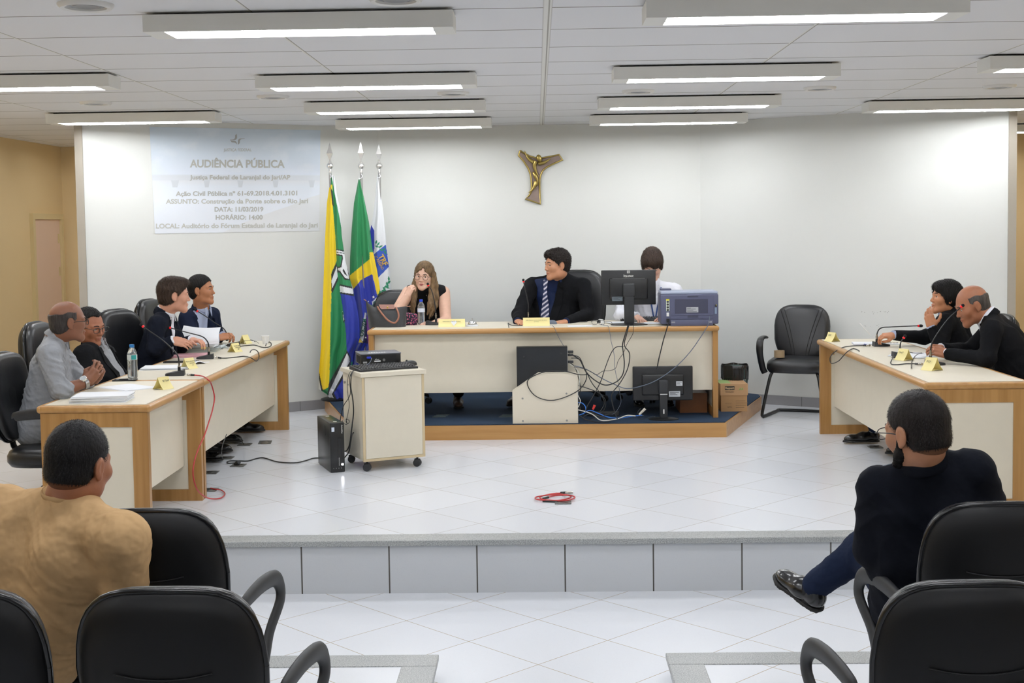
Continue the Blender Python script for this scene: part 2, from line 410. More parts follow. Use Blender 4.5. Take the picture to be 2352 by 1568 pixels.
FXL = {0: 'long white ceiling light nearest the camera, left of the centre ceiling seam', 1: 'second white ceiling light from the front in the left centre row',
       2: 'third white ceiling light from the front in the left centre row', 3: 'white ceiling light nearest the flags, last of the left centre row',
       4: 'long white ceiling light nearest the camera, right of the centre ceiling seam', 5: 'second white ceiling light from the front in the right centre row',
       6: 'third white ceiling light from the front in the right centre row', 7: 'last white ceiling light of the right centre row, in front of the alcove wall',
       8: 'white ceiling light cut off by the left picture edge', 9: 'white ceiling light above the projected slide near the ochre wall',
       20: 'unseen ceiling light added behind the left alcove wall end to brighten the hall', 21: 'unseen ceiling light added behind the right alcove wall end to brighten the hall', 22: 'unseen ceiling light added over the left side hall to brighten the ochre wall', 23: 'unseen ceiling light added to brighten the left side hall, nearer the audience', 24: 'unseen ceiling light added to brighten the right side hall',
       10: 'white ceiling light cut off by the right picture edge, nearer the camera', 11: 'white ceiling light above the right end of the white alcove wall'}
fx = make_fixture(); fx.location = (FIX[0][0], FIX[0][1], FIXB); fx['label'] = FXL[0]; fx['group'] = 'fluorescent ceiling lights'
for i in range(1, len(FIX)):
    dup(fx, (FIX[i][0], FIX[i][1], FIXB), 0, FXL.get(i, 'white fluorescent ceiling light above the audience seats, out of the picture'))
# recessed round downlights
def make_down(r):
    t = thing('downlight', 'x', 'ceiling light')
    m = MB(); m.lathe([(r*.72, -.004), (r*.74, -.016), (r*.9, -.02), (r, -.006), (r, 0)], seg=40); m.build('trim_ring', M_WHITEPL, t, smooth=40)
    m = MB(); m.lathe([(0, -.003), (r*.42, -.003), (r*.72, -.006)], seg=40); m.build('lens', mat('downlight_glass', '#9a9ea2', rough=.15), t, smooth=60)
    m = MB(); m.lathe([(r*.30, -.010), (r*.45, -.013), (r*.5, -.008), (r*.5, -.004)], seg=32); m.build('inner_ring', mat('downlight_grey', '#85878a', rough=.4), t, smooth=40)
    return t
dn = make_down(.115)
DNS = [((197, 15), 'round recessed downlight at the top left corner of the ceiling'), ((909, 0), 'round recessed downlight cut by the top picture edge'),
       ((220, 238), 'round recessed downlight above the ochre side wall'), ((627, 224), 'round recessed downlight left of centre, in front of the third light row'),
       ((1041, 216), 'round recessed downlight just left of the centre ceiling seam'), ((1466, 211), 'round recessed downlight just right of the centre ceiling seam'),
       ((1883, 204), 'round recessed downlight right of centre between two ceiling lights'), ((2296, 200), 'round recessed downlight by the right picture edge')]
for i, ((a, b), lb) in enumerate(DNS):
    g = G(a, b, CEIL - .01)
    if i == 0: dn.location = (g.x, g.y, CEIL); dn['label'] = lb; dn['group'] = 'round recessed downlights'
    else: dup(dn, (g.x, g.y, CEIL), 0, lb)
# ================================================================== desks, platform, cabinet, chairs
# carpeted platform
PZ = .12
a = G(985, 1012, 0); b = G(1668, 1003, 0); c = G(1750, 940, 0)
PY = (a.y + b.y)/2; PXR = b.x; PXL = G(805, 1012, 0).x
bl = (G(746, 948, 0).x - .02, 11.66); br = (c.x + .0, 11.55)
out = [(PXL, PY), (PXR, PY), br, (br[0], 11.66), (WCR[0], 12.2), (WC[0], 12.2), (bl[0], 11.75)]
pf = thing('carpeted_platform', 'low wooden platform with navy carpet under the central desk', 'platform', (0, 0, 0))
m = MB(); m.prism(out, 0, PZ - .006); m.build('wooden_edge', M_WOODX, pf)
ins = [(PXL + .012, PY + .016), (PXR - .01, PY + .016), (br[0] - .012, br[1] - .01), (br[0] - .012, 11.66), (WCR[0] - .01, 12.19), (WC[0] + .01, 12.19), (bl[0] + .02, 11.74)]
m = MB(); m.prism(ins, PZ - .006, PZ); m.build('carpet', M_CARPET, pf)
m = MB()
for cx_, cy_ in ((1028, 955), (1180, 955)):
    g = G(cx_ - 20, cy_, PZ)
    for k in range(3): m.box((g.x - .05 + k*.012, g.y - .07 + k*.055, PZ), (g.x + .06 + k*.012, g.y - .045 + k*.055, PZ + .002))
m.build('floor_mark', mat('worn_carpet_tape', '#55605f', rough=.8), pf)

def bullnose(m, x0, x1, y0, y1, z1, th, r):
    m.rbox((x0, y0, z1 - th), (x1, y1, z1), r, seg=5)
def make_desk(name, label, L, D, H, loc, rz, recess=.13, mz=.2, group=None, right_end=True):
    """local frame: length along X, front towards -Y, origin at floor centre of front edge"""
    t = thing(name, label, 'desk', loc, rz, group); th = .042
    m = MB(); e = .035
    m.box((-L/2 + e, e, H - th + .004), (L/2 - e, D - e, H + .0008)); m.build('desk_top', M_CREAM, t)
    m = MB()
    m.rbox((-L/2, 0, H - th), (L/2, e + .002, H), .017, seg=5); m.rbox((-L/2, D - e - .002, H - th), (L/2, D, H), .017, seg=5)
    m.rbox((-L/2, .01, H - th), (-L/2 + e, D - .01, H), .017, seg=5); m.rbox((L/2 - e, .01, H - th), (L/2, D - .01, H), .017, seg=5)
    m.build('edge_moulding', M_WOODX, t, smooth=50)
    for s in (-1, 1):
        x0 = s*(L/2 - .03) - .02 if s > 0 else -L/2 + .01 + 0.0
        x0 = (L/2 - .05) if s > 0 else (-L/2 + .01); x1 = x0 + .04
        m = MB(); pw = .085; y0, y1 = .02, D - .02; zt = H - th
        m.box((x0, y0, 0), (x1, y0 + pw, zt)); m.box((x0, y1 - pw, 0), (x1, y1, zt))
        m.box((x0, y0 + pw, 0), (x1, y1 - pw, pw*.85)); m.box((x0, y0 + pw, zt - pw*.9), (x1, y1 - pw, zt))
        fr = m.build('end_frame', M_WOODZ, t)
        m = MB(); m.box((x0 + .006, y0 + pw, pw*.85), (x1 - .006, y1 - pw, zt - pw*.9)); m.build('inset_panel', M_CREAM, fr)
    m = MB(); m.box((-L/2 + .05, recess, mz), (L/2 - .05, recess + .018, H - th)); m.build('modesty_panel', M_CREAM, t)
    return t
TBX = -2.0
jn = P(470, 872, 8.0)
XF = G(470, 872, .75).x
YA0, YJ, YB1 = G(348, 930, .75).y, G(470, 872, .75).y, G(667, 781, .75).y
TBX = XF
# left desks: length along +Y, front facing +X  -> rz = +90deg puts local -Y to +X
make_desk('side_desk', 'cream laminate desk with honey wood edge, nearest on the left side', YJ - YA0 - .004, .62, .75, (TBX, (YA0 + YJ)/2, 0), PI/2, mz=.22)
make_desk('side_desk', 'long cream laminate desk on the left, running back towards the flags', YB1 - YJ - .004, .62, .75, (TBX, (YJ + YB1)/2, 0), PI/2, mz=.22)
RX = (G(2135, 879, .75).x + G(1866, 779, .75).x)/2; RY0, RY1 = G(2135, 879, .75).y, G(1866, 779, .75).y
make_desk('side_desk', 'long cream laminate desk with honey wood edge on the right side', RY1 - RY0, .62, .75, (RX, (RY0 + RY1)/2, 0), -PI/2, mz=.22)
print('XF', XF, YA0, YJ, YB1, 'R', RX, RY0, RY1, 'plat', PXL, PXR, PY)
# main desk
DZ = PZ + .74
dl, dr = G(841, 765, DZ - .02), G(1651, 753, DZ - .02)
DY = (dl.y + dr.y)/2; DXL, DXR = dl.x, dr.x
print('desk', dl, dr)
make_desk('main_desk', 'long cream laminate desk with honey wood edge on the navy platform', DXR - DXL, .78, .74, ((DXL + DXR)/2, DY, PZ), 0, recess=.10, mz=.215)

# mobile cabinet
g = G(848, 1083, 0)
CW, CD, CH = .455, .45, .685
crz = .45
cab = thing('mobile_cabinet', 'cream cabinet on black casters carrying the projector', 'cabinet', (g.x - .035, g.y - .02, 0), crz)
m = MB(); m.box((.004, .004, .075), (CW - .004, CD, CH - .028)); m.build('body', M_CREAM, cab)
m = MB(); m.box((-.012, -.014, CH - .028), (CW + .012, CD + .01, CH)); m.build('top', M_CREAM, cab)
m = MB()
m.box((0, 0, .07), (.018, .006, CH - .028)); m.box((CW - .018, 0, .07), (CW, .006, CH - .028)); m.box((.018, 0, .07), (CW - .018, .006, .088))
m.build('edge_band', mat('worn_cream_edging', '#cbb995', rough=.5), cab)
m = MB(); m.box((.020, -.002, .090), (CW - .020, .006, CH - .032)); m.build('back_panel', M_CREAM, cab)
m = MB(); m.lathe([(0, 0), (.008, 0), (.01, .012), (0, .014)], T3((0, CD - .07, CH - .1), ry=-PI/2), seg=12); m.lathe([(0, 0), (.006, 0), (.006, .005), (0, .006)], T3((0, CD - .14, CH - .11), ry=-PI/2), seg=12); m.build('lock', M_STEEL, cab)
def caster(par, x, y, r=.027, a=0.0, off=.0):
    m = MB(); T = T3((x, y, 0), a)
    for s in (-1, 1):
        m.lathe([(0, -.008), (r*.9, -.008), (r, -.004), (r, .004), (r*.9, .008), (0, .008)], T @ T3((s*.013, off, r), ry=PI/2), seg=20)
    w = m.build('wheel', M_BLKPL2, par, smooth=40)
    m = MB(); m.rbox((-.008, off - r*.8, r*.6), (.008, off + r*.8, r*2.1), .006, T=T); m.cyl(T @ Vector((0, 0, r*1.6)), T @ Vector((0, 0, .075)), .008, seg=10); m.build('caster_bracket', M_BLKPL, par, smooth=40)
for x, y, a in ((.035, .03, 1.0), (CW - .05, .03, .9), (.04, CD - .05, 1.2), (CW - .05, CD - .05, .3)): caster(cab, x, y, a=a)
TOPC = cab

# ---------------------------------------------------------------- chairs
def pad(m, w, d, th, T, r=.03, puff=.0, taper=0.0, round_=.35, nu=14, nv=14, curve=0.0):
    """a cushion: rounded-square outline w x d, thickness th, domed; local XY plane, +Z is the soft face"""
    def outline(a, k):
        ca, sa = math.cos(a), math.sin(a); p = 2/ (1/round_ if False else round_*2 + .0)
        e = .5
        x = math.copysign(abs(ca)**e, ca); y = math.copysign(abs(sa)**e, sa)
        return x, y
    N = 48; rings = []
    prof = [(0, -th*.5), (.6, -th*.5), (.93, -th*.46), (1.0, -th*.2), (1.0, th*.15), (.955, th*.38), (.85, th*.5 + puff*.3), (.5, th*.5 + puff*.85), (0, th*.5 + puff)]
    vs = []
    for s_, z in prof:
        for k in range(N):
            x, y = outline(2*PI*k/N, 0)
            X = x*w/2*s_; Y = y*d/2*s_
            X *= 1 - taper*(Y/(d/2))*.5
            zz = z + curve*(X/(w/2))**2
            vs.append(T @ Vector((X, Y, zz)))
    n = len(prof)
    fs = [(i*N + k, i*N + (k+1) % N, (i+1)*N + (k+1) % N, (i+1)*N + k) for i in range(n-1) for k in range(N)]
    m.add(vs, fs); return m
def sled_base(t, w=.46, d=.46, h=.40):
    m = MB()
    for s in (-1, 1):
        x = s*w/2
        m.tube([(x*.85, d*.32, h), (x, d*.42, h - .05), (x, d*.52, .03), (x, d*.48, .014), (x, d*.40, .014), (x, -d*.5, .014), (x*.9, -d*.55, .014), (0, -d*.55, .014)], .0125, seg=10, smooth=5)
    m.tube([(-w*.42, d*.32, h), (w*.42, d*.32, h)], .0125, seg=10)
    return m.build('sled_frame', M_BLKMET, t, smooth=60)
def loop_arm(par, side, x, z0, zt, yb, yf, r=.02, nm='armrest'):
    """moulded open armrest: pad along the top, curling down at the front to the seat"""
    m = MB()
    pts = [(x, yb, zt - .012), (x, yb + .08, zt), (x, (yb + yf)/2, zt + .006), (x, yf - .07, zt - .004), (x, yf - .012, zt - .045), (x, yf - .012, zt - .10), (x - side*.01, yf - .075, z0 + .09), (x - side*.02, yf - .12, z0 + .02), (x - side*.03, yf - .13, z0 - .03)]
    pts = [(x, yb - .008, zt - .016)] + pts
    pts = [(p_[0] + side*.16*(min(p_[1], yf - .03) - (yb + yf)/2) if i_ < 7 else p_[0] + side*.01, p_[1], p_[2]) for i_, p_ in enumerate(pts)]
    m.tube(pts, [.012, .026, .031, .032, .031, .028, .026, .025, .025, .029, .032], seg=14, smooth=5, flat=(1.0, .52))
    return m.build(nm, M_BLKPL2, par, smooth=60)
def back_outline(w, h, top=.62, low=.72):
    pts = []; N = 40
    for k in range(N):
        a = 2*PI*k/N + PI/N; ca, sa = math.cos(a), math.sin(a); e = .55
        x = math.copysign(abs(ca)**e, ca)*w/2; z = math.copysign(abs(sa)**e, sa)*h/2
        x *= 1.0 + (.0 if z > 0 else 0) - (.22*max(0, -z/(h/2))**1.5) - .05*max(0, z/(h/2))**2
        pts.append((x, z))
    return pts
def shell_back(par, w, h, y, z, tilt, th=.05, name='backrest', m_=None, shell=True):
    """upholstered back: leather cushion in front, black plastic shell behind"""
    o = back_outline(w, h); T = Matrix.Translation((0, y, z)) @ Matrix.Rotation(tilt, 4, 'X')
    def bend(x, zz, yy): return T @ Vector((x, yy + .10*(1 - (x/(w/2))**2)*-.35 - .03*math.cos(zz/(h/2)*1.5), zz))
    def loft(prof):
        m = MB(); vs = []; N = len(o)
        for s_, yy in prof:
            for x, zz in o: vs.append(bend(x*s_, zz*s_, yy))
        n = len(prof); m.add(vs, [(i*N + k, i*N + (k+1) % N, (i+1)*N + (k+1) % N, (i+1)*N + k) for i in range(n-1) for k in range(N)])
        m.add([vs[k] for k in range(N)], [tuple(range(N))]); m.add(vs[-N:], [tuple(range(N))]); return m
    cu = loft([(.2, -.004), (.5, -.004), (.9, -.002), (.985, .010), (1.0, .03), (.97, .052), (.86, .066), (.6, .072), (.2, .074)]).build('back_cushion', M_LEATH, par, smooth=60)
    if shell:
        sh = loft([(.15, -.050), (.4, -.050), (.72, -.047), (.90, -.038), (.985, -.018), (1.012, .0), (1.012, .014), (.99, .018)]).build('back_shell', mat('glossy_black_shell', '#0b0c0e', rough=.5, spec=.25), par, smooth=60)
        m = MB(); rim = [bend(x*1.008, z*1.008, .002) for x, z in o]; m.tube(rim + [rim[0]], .0095, seg=8); m.build('shell_rim', mat('shiny_rim', '#101114', rough=.22), sh, smooth=70)
        m = MB()
        pts = []
        for k in range(13):
            u = -1 + 2*k/12; pts.append(bend(u*w*.26, h*.17 + .012*(1 - u*u)*-1, -.053))
        m.tube(pts, .0022, seg=6)
        pts = [bend(u*w*.24, h*.10 - .004*(1 - u*u), -.0535) for u in np.linspace(-1, 1, 13)]
        m.tube(pts, .0022, seg=6)
        m.build('shell_rib', MATS['glossy_black_shell'], sh, smooth=60)
    return cu
def audience_chair(label, loc, rz=0.0, arms=(-1, 1), dz=0.0):
    """faces +Y; total height 1.0"""
    t = thing('audience_chair', label, 'chair', loc, rz, 'black audience chairs')
    m = MB(); pad(m, .49, .48, .09, T3((0, .05, .43)), puff=.012); m.build('seat', M_LEATH, t, smooth=70)
    m = MB(); pad(m, .46, .45, .03, T3((0, .05, .372)), puff=0); m.build('seat_shell', M_BLKPL2, t, smooth=60)
    shell_back(t, .47, .56, -.24, .715 + dz, math.radians(13))
    for s in arms: loop_arm(t, s, s*.275, .40, .67, -.12, .22)
    m = MB(); m.tube([(0, -.08, .36), (0, -.24, .40), (0, -.27, .55)], .03, seg=10, smooth=4, flat=(1, .35)); m.build('back_bracket', M_BLKMET, t, smooth=60)
    sled_base(t, .44, .48, .37)
    return t
fl = P(372, 1173, 3.98)
ac = [('black audience chair directly right of the man in the tan shirt', P(338, 1175, 3.90).x, 3.90),
      ('black audience chair at the lower left, in front of the tan shirted man', P(383, 1345, 3.13).x, 3.13),
      ('black audience chair cut off by the bottom left corner', P(383, 1345, 3.13).x - .55, 3.13),
      ('black audience chair behind the man in the dark suit, right front row', P(2300, 1145, 3.88).x, 3.88),
      ('nearest black audience chair at the lower right corner', P(2235, 1305, 3.13).x, 3.13)]
fac = P(120, 1175, 4.0).x
for lb, x, y in ac:
    audience_chair(lb, (x, y + .31, TIER), arms=(-1,) if 'corner' in lb and 'bottom' in lb else (-1, 1), dz=.03 if y > 3.5 else 0)
audience_chair('black audience chair the man in the tan shirt sits on', (-1.66, 4.36, TIER), rz=-1.05)

def exec_chair(label, loc, rz, h=1.12, arms=True, w=.50):
    """swivel chair; faces local +Y"""
    t = thing('office_chair', label, 'chair', loc, rz, 'black office chairs at the desks')
    m = MB(); pad(m, .50, .50, .10, T3((0, 0, .42)), puff=.015); m.build('seat', M_LEATH, t, smooth=70)
    hb = h - .50
    shell_back(t, w, hb, -.27, .50 + hb/2, math.radians(9), shell=True)
    m = MB()
    for s in (-1, 1):
        pts = [(s*w*.17*math.cos(u*1.2) , -.27 + .03, .56 + u*hb*.8) for u in np.linspace(0, 1, 8)]
    if arms:
        for s in (-1, 1): loop_arm(t, s, s*.29, .43, .68, -.14, .20)
    m = MB(); m.cyl((0, 0, .10), (0, 0, .42), .028, seg=16); m.cyl((0, 0, .07), (0, 0, .14), .04, seg=16); m.build('gas_lift', M_BLKMET, t, smooth=40)
    m = MB()
    for k in range(5):
        a = 2*PI*k/5 + .3; c_, s_ = math.cos(a), math.sin(a)
        m.tube([(0, 0, .105), (c_*.15, s_*.15, .10), (c_*.29, s_*.29, .075)], [.028, .022, .016], seg=8)
    b_ = m.build('star_base', M_BLKPL, t, smooth=50)
    for k in range(5):
        a = 2*PI*k/5 + .3; m = MB()
        for s in (-1, 1): m.lathe([(0, -.01), (.026, -.01), (.03, 0), (.026, .01), (0, .01)], T3((math.cos(a)*.29, math.sin(a)*.29, .03), a) @ T3((0, s*.014, 0), rx=PI/2), seg=14)
        m.cyl((math.cos(a)*.29, math.sin(a)*.29, .03), (math.cos(a)*.29, math.sin(a)*.29, .08), .007, seg=8)
        m.build('caster', M_BLKPL2, t, smooth=40)
    m = MB(); m.tube([(0, -.05, .40), (0, -.24, .42), (0, -.30, .62)], .035, seg=10, smooth=4, flat=(1, .3)); m.build('back_bracket', M_BLKMET, t, smooth=60)
    return t
# ================================================================== things on and by the alcove wall
def plane_hit(px, py, a, b, off=0.0):
    a = Vector((a[0], a[1], 0)); b = Vector((b[0], b[1], 0)); t = (b - a).normalized(); n = Vector((t.y, -t.x, 0))
    d = ray(px, py); o = Vector((0, 0, CAMZ)); k = (a + n*off - o).dot(n)/d.dot(n); return o + d*k
def WL(px, py, off=.004): return plane_hit(px, py, WE, WC, off)
def WB(px, py, off=.004): return plane_hit(px, py, WC, WCR, off)
def text_map(name, body, size, fn, m, parent=None, align='CENTER', bold=0.0, sx=1.0):
    """flat lettering; fn(x, y) places every point of it on a surface"""
    cu = bpy.data.curves.new(name, 'FONT'); cu.body = body; cu.size = size; cu.align_x = align; cu.align_y = 'CENTER'
    cu.offset = bold; cu.resolution_u = 4
    o = bpy.data.objects.new(name, cu); C.objects.link(o)
    dg = bpy.context.evaluated_depsgraph_get(); me = bpy.data.meshes.new_from_object(o.evaluated_get(dg))
    bpy.data.objects.remove(o); bpy.data.curves.remove(cu)
    for v in me.vertices: v.co = fn(v.co.x*sx, v.co.y)
    me.materials.clear(); me.materials.append(m); return link(name, me, parent)
# ---- projected slide
SC = [(343.5, 291), (736, 299), (733.5, 530), (356, 536.5)]
def slide_px(u, v):   # u right, v down
    a = Vector(SC[0]).lerp(Vector(SC[1]), u); b = Vector(SC[3]).lerp(Vector(SC[2]), u); return a.lerp(b, v)
M_SLIDE = mat('projected_sky_and_river', '#d3dde8', rough=.7)
def _slide():
    nt, b = nodes(M_SLIDE)
    at = nt.nodes.new('ShaderNodeAttribute'); at.attribute_name = 'picture'
    sp = nt.nodes.new('ShaderNodeSeparateXYZ'); nt.links.new(at.outputs['Vector'], sp.inputs[0])
    v = sp.outputs['Y']
    cr = nt.nodes.new('ShaderNodeValToRGB'); e = cr.color_ramp.elements
    e[0].position = 0; e[0].color = lin('#c3d0dc'); e[1].position = 1; e[1].color = lin('#d9dee6')
    for p, c in ((.25, '#cfdae6'), (.44, '#d6deea'), (.455, '#cfd5dc'), (.50, '#d2d7de'), (.505, '#d8dce2'), (.56, '#dae1ea'), (.7, '#dfe5ee')):
        q = e.new(p); q.color = lin(c)
    nt.links.new(v, cr.inputs[0])
    f = noise_node(nt, at.outputs['Vector'], 4.5, 6.0)
    r = nt.nodes.new('ShaderNodeMapRange'); r.inputs[1].default_value = .5; r.inputs[2].default_value = .72; nt.links.new(f, r.inputs[0])
    top = math_node(nt, 'LESS_THAN', v, .42)
    c = mixcol(nt, math_node(nt, 'MULTIPLY', math_node(nt, 'MULTIPLY', r.outputs[0], top), .6), cr.outputs[0], lin('#e4e8ee'))
    # pale sandy bank at the lower right
    s = math_node(nt, 'GREATER_THAN', math_node(nt, 'ADD', math_node(nt, 'MULTIPLY', sp.outputs['X'], .62), v), math_node(nt, 'ADD', 1.22, math_node(nt, 'MULTIPLY', f, .06)))
    c = mixcol(nt, math_node(nt, 'MULTIPLY', s, .55), c, lin('#d6d6d4'))
    nt.links.new(c, b.inputs['Base Color']); nt.links.new(c, b.inputs['Emission Color']); b.inputs['Emission Strength'].default_value = .05
_slide()
sl = thing('projected_slide', 'pale blue slide with grey Portuguese lettering projected on the white wall beside the flags', 'projection', (0, 0, 0))
m = MB(); N = 12
m.grid(lambda u, v: WL(*slide_px(u, v)), N, N); o = m.build('picture', M_SLIDE, sl)
at = o.data.attributes.new('picture', 'FLOAT_VECTOR', 'POINT')
for j in range(N + 1):
    for i in range(N + 1): at.data[j*(N+1)+i].vector = (i/N, j/N, 0)
M_ST = mat('slide_lettering_grey', '#b3b4b0', rough=.7); M_ST2 = mat('slide_lettering_pale', '#bebfba', rough=.7); M_SB = mat('slide_bridge_pier_grey', '#cfd5dc', rough=.7)
def slide_text(body, cx, cy, w, h, slope=0.0, m_=None, bold=.032):
    """centre, width and capital height in pixels of the photograph"""
    cu = bpy.data.curves.new('t', 'FONT'); cu.body = body; cu.size = 1; cu.offset = bold; o = bpy.data.objects.new('t', cu); C.objects.link(o)
    bpy.context.view_layer.update(); wd = o.dimensions.x; bpy.data.objects.remove(o)
    sz = h/.70; k = w/(wd*sz)
    return text_map('lettering', body, sz, lambda x, y: WL(cx + x*k, cy - y + slope*x*k, .006), m_ or M_ST, sl, bold=bold*sz)
slide_text('JUSTIÇA FEDERAL', 546, 344.5, 64, 6.2, .0, M_ST, bold=.01)
slide_text('AUDIÊNCIA PÚBLICA', 545, 377, 218, 17, .004)
slide_text('Justiça Federal de Laranjal do Jari/AP', 552, 407.5, 231, 9.5, 0)
slide_text('Ação Civil Pública nº 61-69.2018.4.01.3101', 545, 444.5, 279, 10.2, -.006)
slide_text('ASSUNTO: Construção da Ponte sobre o Rio Jari', 545, 462.5, 327, 10.2, -.004, M_ST2)
slide_text('DATA: 11/03/2019', 548.5, 481, 112, 10, -.004)
slide_text('HORÁRIO: 14:00', 549, 499.5, 108, 10, -.004)
slide_text('LOCAL: Auditório do Fórum Estadual de Laranjal do Jari', 544, 518.5, 372, 10.4, -.006, M_ST2)
def logo_piece(pts):
    m = MB(); ps = [WL(480 + x/16.8, 290 + y/16.8, .006) for x, y in pts]; m.add(ps, [tuple(range(len(ps)))]); m.build('logo_arrow', mat('slide_logo_grey', '#a9abad', rough=.7), sl)
logo_piece([(1070, 285), (1010, 345), (1005, 440), (975, 490), (900, 512), (815, 512), (815, 530), (960, 532), (1040, 515), (1080, 470), (1085, 400)])
logo_piece([(815, 545), (880, 615), (990, 630), (1040, 655), (1075, 700), (1080, 640), (1045, 580), (985, 558)])
logo_piece([(1110, 715), (1190, 650), (1195, 560), (1225, 505), (1290, 488), (1385, 478), (1370, 462), (1220, 468), (1150, 490), (1115, 545)])
for x in (402, 475, 552, 633, 716):
    m = MB(); w = 7 if x != 402 else 9
    m.add([WL(x - w, 414, .0055), WL(x + w, 414, .0055), WL(x + w*.6, 430, .0055), WL(x - w*.6, 430, .0055)], [(0, 1, 2, 3)]); m.build('bridge_pier', M_SB, sl)
# wall scuffs
m = MB()
for i in range(26):
    x = 1975 + random.random()*75; y = 716 + random.gauss(0, 1.6) + (32 if i % 3 == 0 else 0); 
    p = plane_hit(x, y, WCR, WER, .0015); r = random.uniform(.002, .006)
    n_ = Vector((WER[0]-WCR[0], WER[1]-WCR[1], 0)).normalized()
    m.add([p - n_*r, p - Vector((0, 0, r*.5)), p + n_*r, p + Vector((0, 0, r*.5))], [(0, 1, 2, 3)])
o = m.build('trim_8', mat('scuff_marks', '#8a8a86', rough=.9)); struct(o)

# ---- crucifix
def CR(x, y, off=.01): return WB(1160 + x/9.225, 320 + y/9.225, off)
cr = thing('wall_crucifix', 'brass and brown abstract crucifix hanging on the white wall above the judge', 'crucifix', (0, 0, 0))
M_BRASS = mat('old_brass', '#b09c5c', rough=.32, metal=.85)
ol = [(320, 240), (420, 305), (520, 355), (640, 388), (800, 392), (980, 360), (1145, 325), (1220, 430), (1040, 510), (880, 590), (800, 660), (752, 760), (732, 870), (733, 1080), (752, 1368), (430, 1258), (510, 1190), (548, 1120), (565, 1030), (558, 880), (540, 740), (490, 610), (400, 470), (285, 335)]
m = MB(); n = len(ol)
m.add([CR(x, y, .022) for x, y in ol] + [CR(x, y, .002) for x, y in ol], [tuple(range(n-1, -1, -1))] + [(i, (i+1) % n, n + (i+1) % n, n + i) for i in range(n)])
m.build('cross_plate', mat('brown_plate', '#84736a', rough=.45, var=.1, vscale=14), cr)
m = MB(); m.tube([CR(x, y, .022) for x, y in ol + [ol[0]]], .0085, seg=8); m.build('cross_rim', M_BRASS, cr, smooth=60)
fig = MB()
for pts, rs in (([(415, 240), (450, 330), (510, 420), (600, 482)], [.002, .009, .016, .019]), ([(965, 400), (900, 450), (810, 498), (708, 515)], [.003, .011, .016, .018]),
                ([(655, 465), (625, 540), (645, 660), (710, 785)], [.022, .020, .013, .001]), ([(590, 690), (640, 770), (685, 870), (688, 985)], [.008, .020, .013, .002]),
                ([(640, 885), (635, 960), (580, 1060), (490, 1132)], [.013, .019, .012, .001])):
    fig.tube([CR(x, y, .035) for x, y in pts], rs, seg=10, smooth=5)
fig.build('figure', M_BRASS, cr, smooth=80)
m = MB(); c_ = CR(722, 400, .05)
bm = bmesh.new(); bmesh.ops.create_uvsphere(bm, u_segments=18, v_segments=12, radius=1); m.bm(bm, Matrix.Translation(c_) @ Matrix.Rotation(-.35, 4, 'Y') @ Matrix.Diagonal((.026, .022, .036, 1))); m.build('figure_head', M_BRASS, cr, smooth=80)

# ---- flags
def inpoly(x, y, poly):
    r = False; n = len(poly); j = n - 1
    for i in range(n):
        xi, yi = poly[i]; xj, yj = poly[j]
        if (yi > y) != (yj > y) and x < (xj - xi)*(y - yi)/(yj - yi) + xi: r = not r
        j = i
    return r
def c4(*pts): return [(720 + x/3.92, 540 + y/3.92) for x, y in pts]
FCOL = {'g': '#0e7a45', 'y': '#e6c70a', 'b': '#1c2f9c', 'w': '#dfe2e6', 'k': '#15181a', 'l': '#2c52b5', 'p': '#7a3a8c', 'd': '#0b1440', 't': '#1e7f5a'}
FM = [mat('flag_' + k, v, rough=.55, sheen=.2, bump=.05, bscale=300) for k, v in FCOL.items()]; FK = list(FCOL)
def flag(root, left, right, Y0, amp, folds, base, regions, step=1.05, ph=0.0):
    ly = [p[1] for p in left]; lx = [p[0] for p in left]; ry = [p[1] for p in right]; rx = [p[0] for p in right]
    y0, y1 = ly[0], max(ly[-1], ry[-1])
    def depth(px, py):
        L = np.interp(py, ly, lx); R_ = np.interp(py, ry, rx); u = (px - L)/max(R_ - L, 1e-3); t = (py - y0)/(y1 - y0)
        a = amp*min(1, .15 + t*1.3)
        return Y0(t) + a*(math.sin(u*folds*2*PI + ph + 1.1*math.sin(t*3.0)) + .35*math.sin(u*folds*4.3*PI + 2 + t*4)) + .05*(u - .5)**2
    nv = int((y1 - y0)/step); nu = int(max(r - l for l, r in zip(np.interp(np.linspace(y0, y1, 20), ly, lx), np.interp(np.linspace(y0, y1, 20), ry, rx)))/step)
    m = MB(); m.grid(lambda u, v: (lambda py: (lambda px: P(px, py, depth(px, py)))(np.interp(py, ly, lx) + u*(np.interp(py, ry, rx) - np.interp(py, ly, lx))))(y0 + v*(y1 - y0)), nu, nv)
    idx = []
    for j in range(nv):
        py = y0 + (j + .5)/nv*(y1 - y0); L = np.interp(py, ly, lx); R_ = np.interp(py, ry, rx)
        for i in range(nu):
            px = L + (i + .5)/nu*(R_ - L); c = base
            for k, poly in regions:
                if inpoly(px, py, poly): c = k
            idx.append(FK.index(c))
    m.m = idx
    o = m.build('flag_cloth', FM, root, smooth=180)
    return o, depth
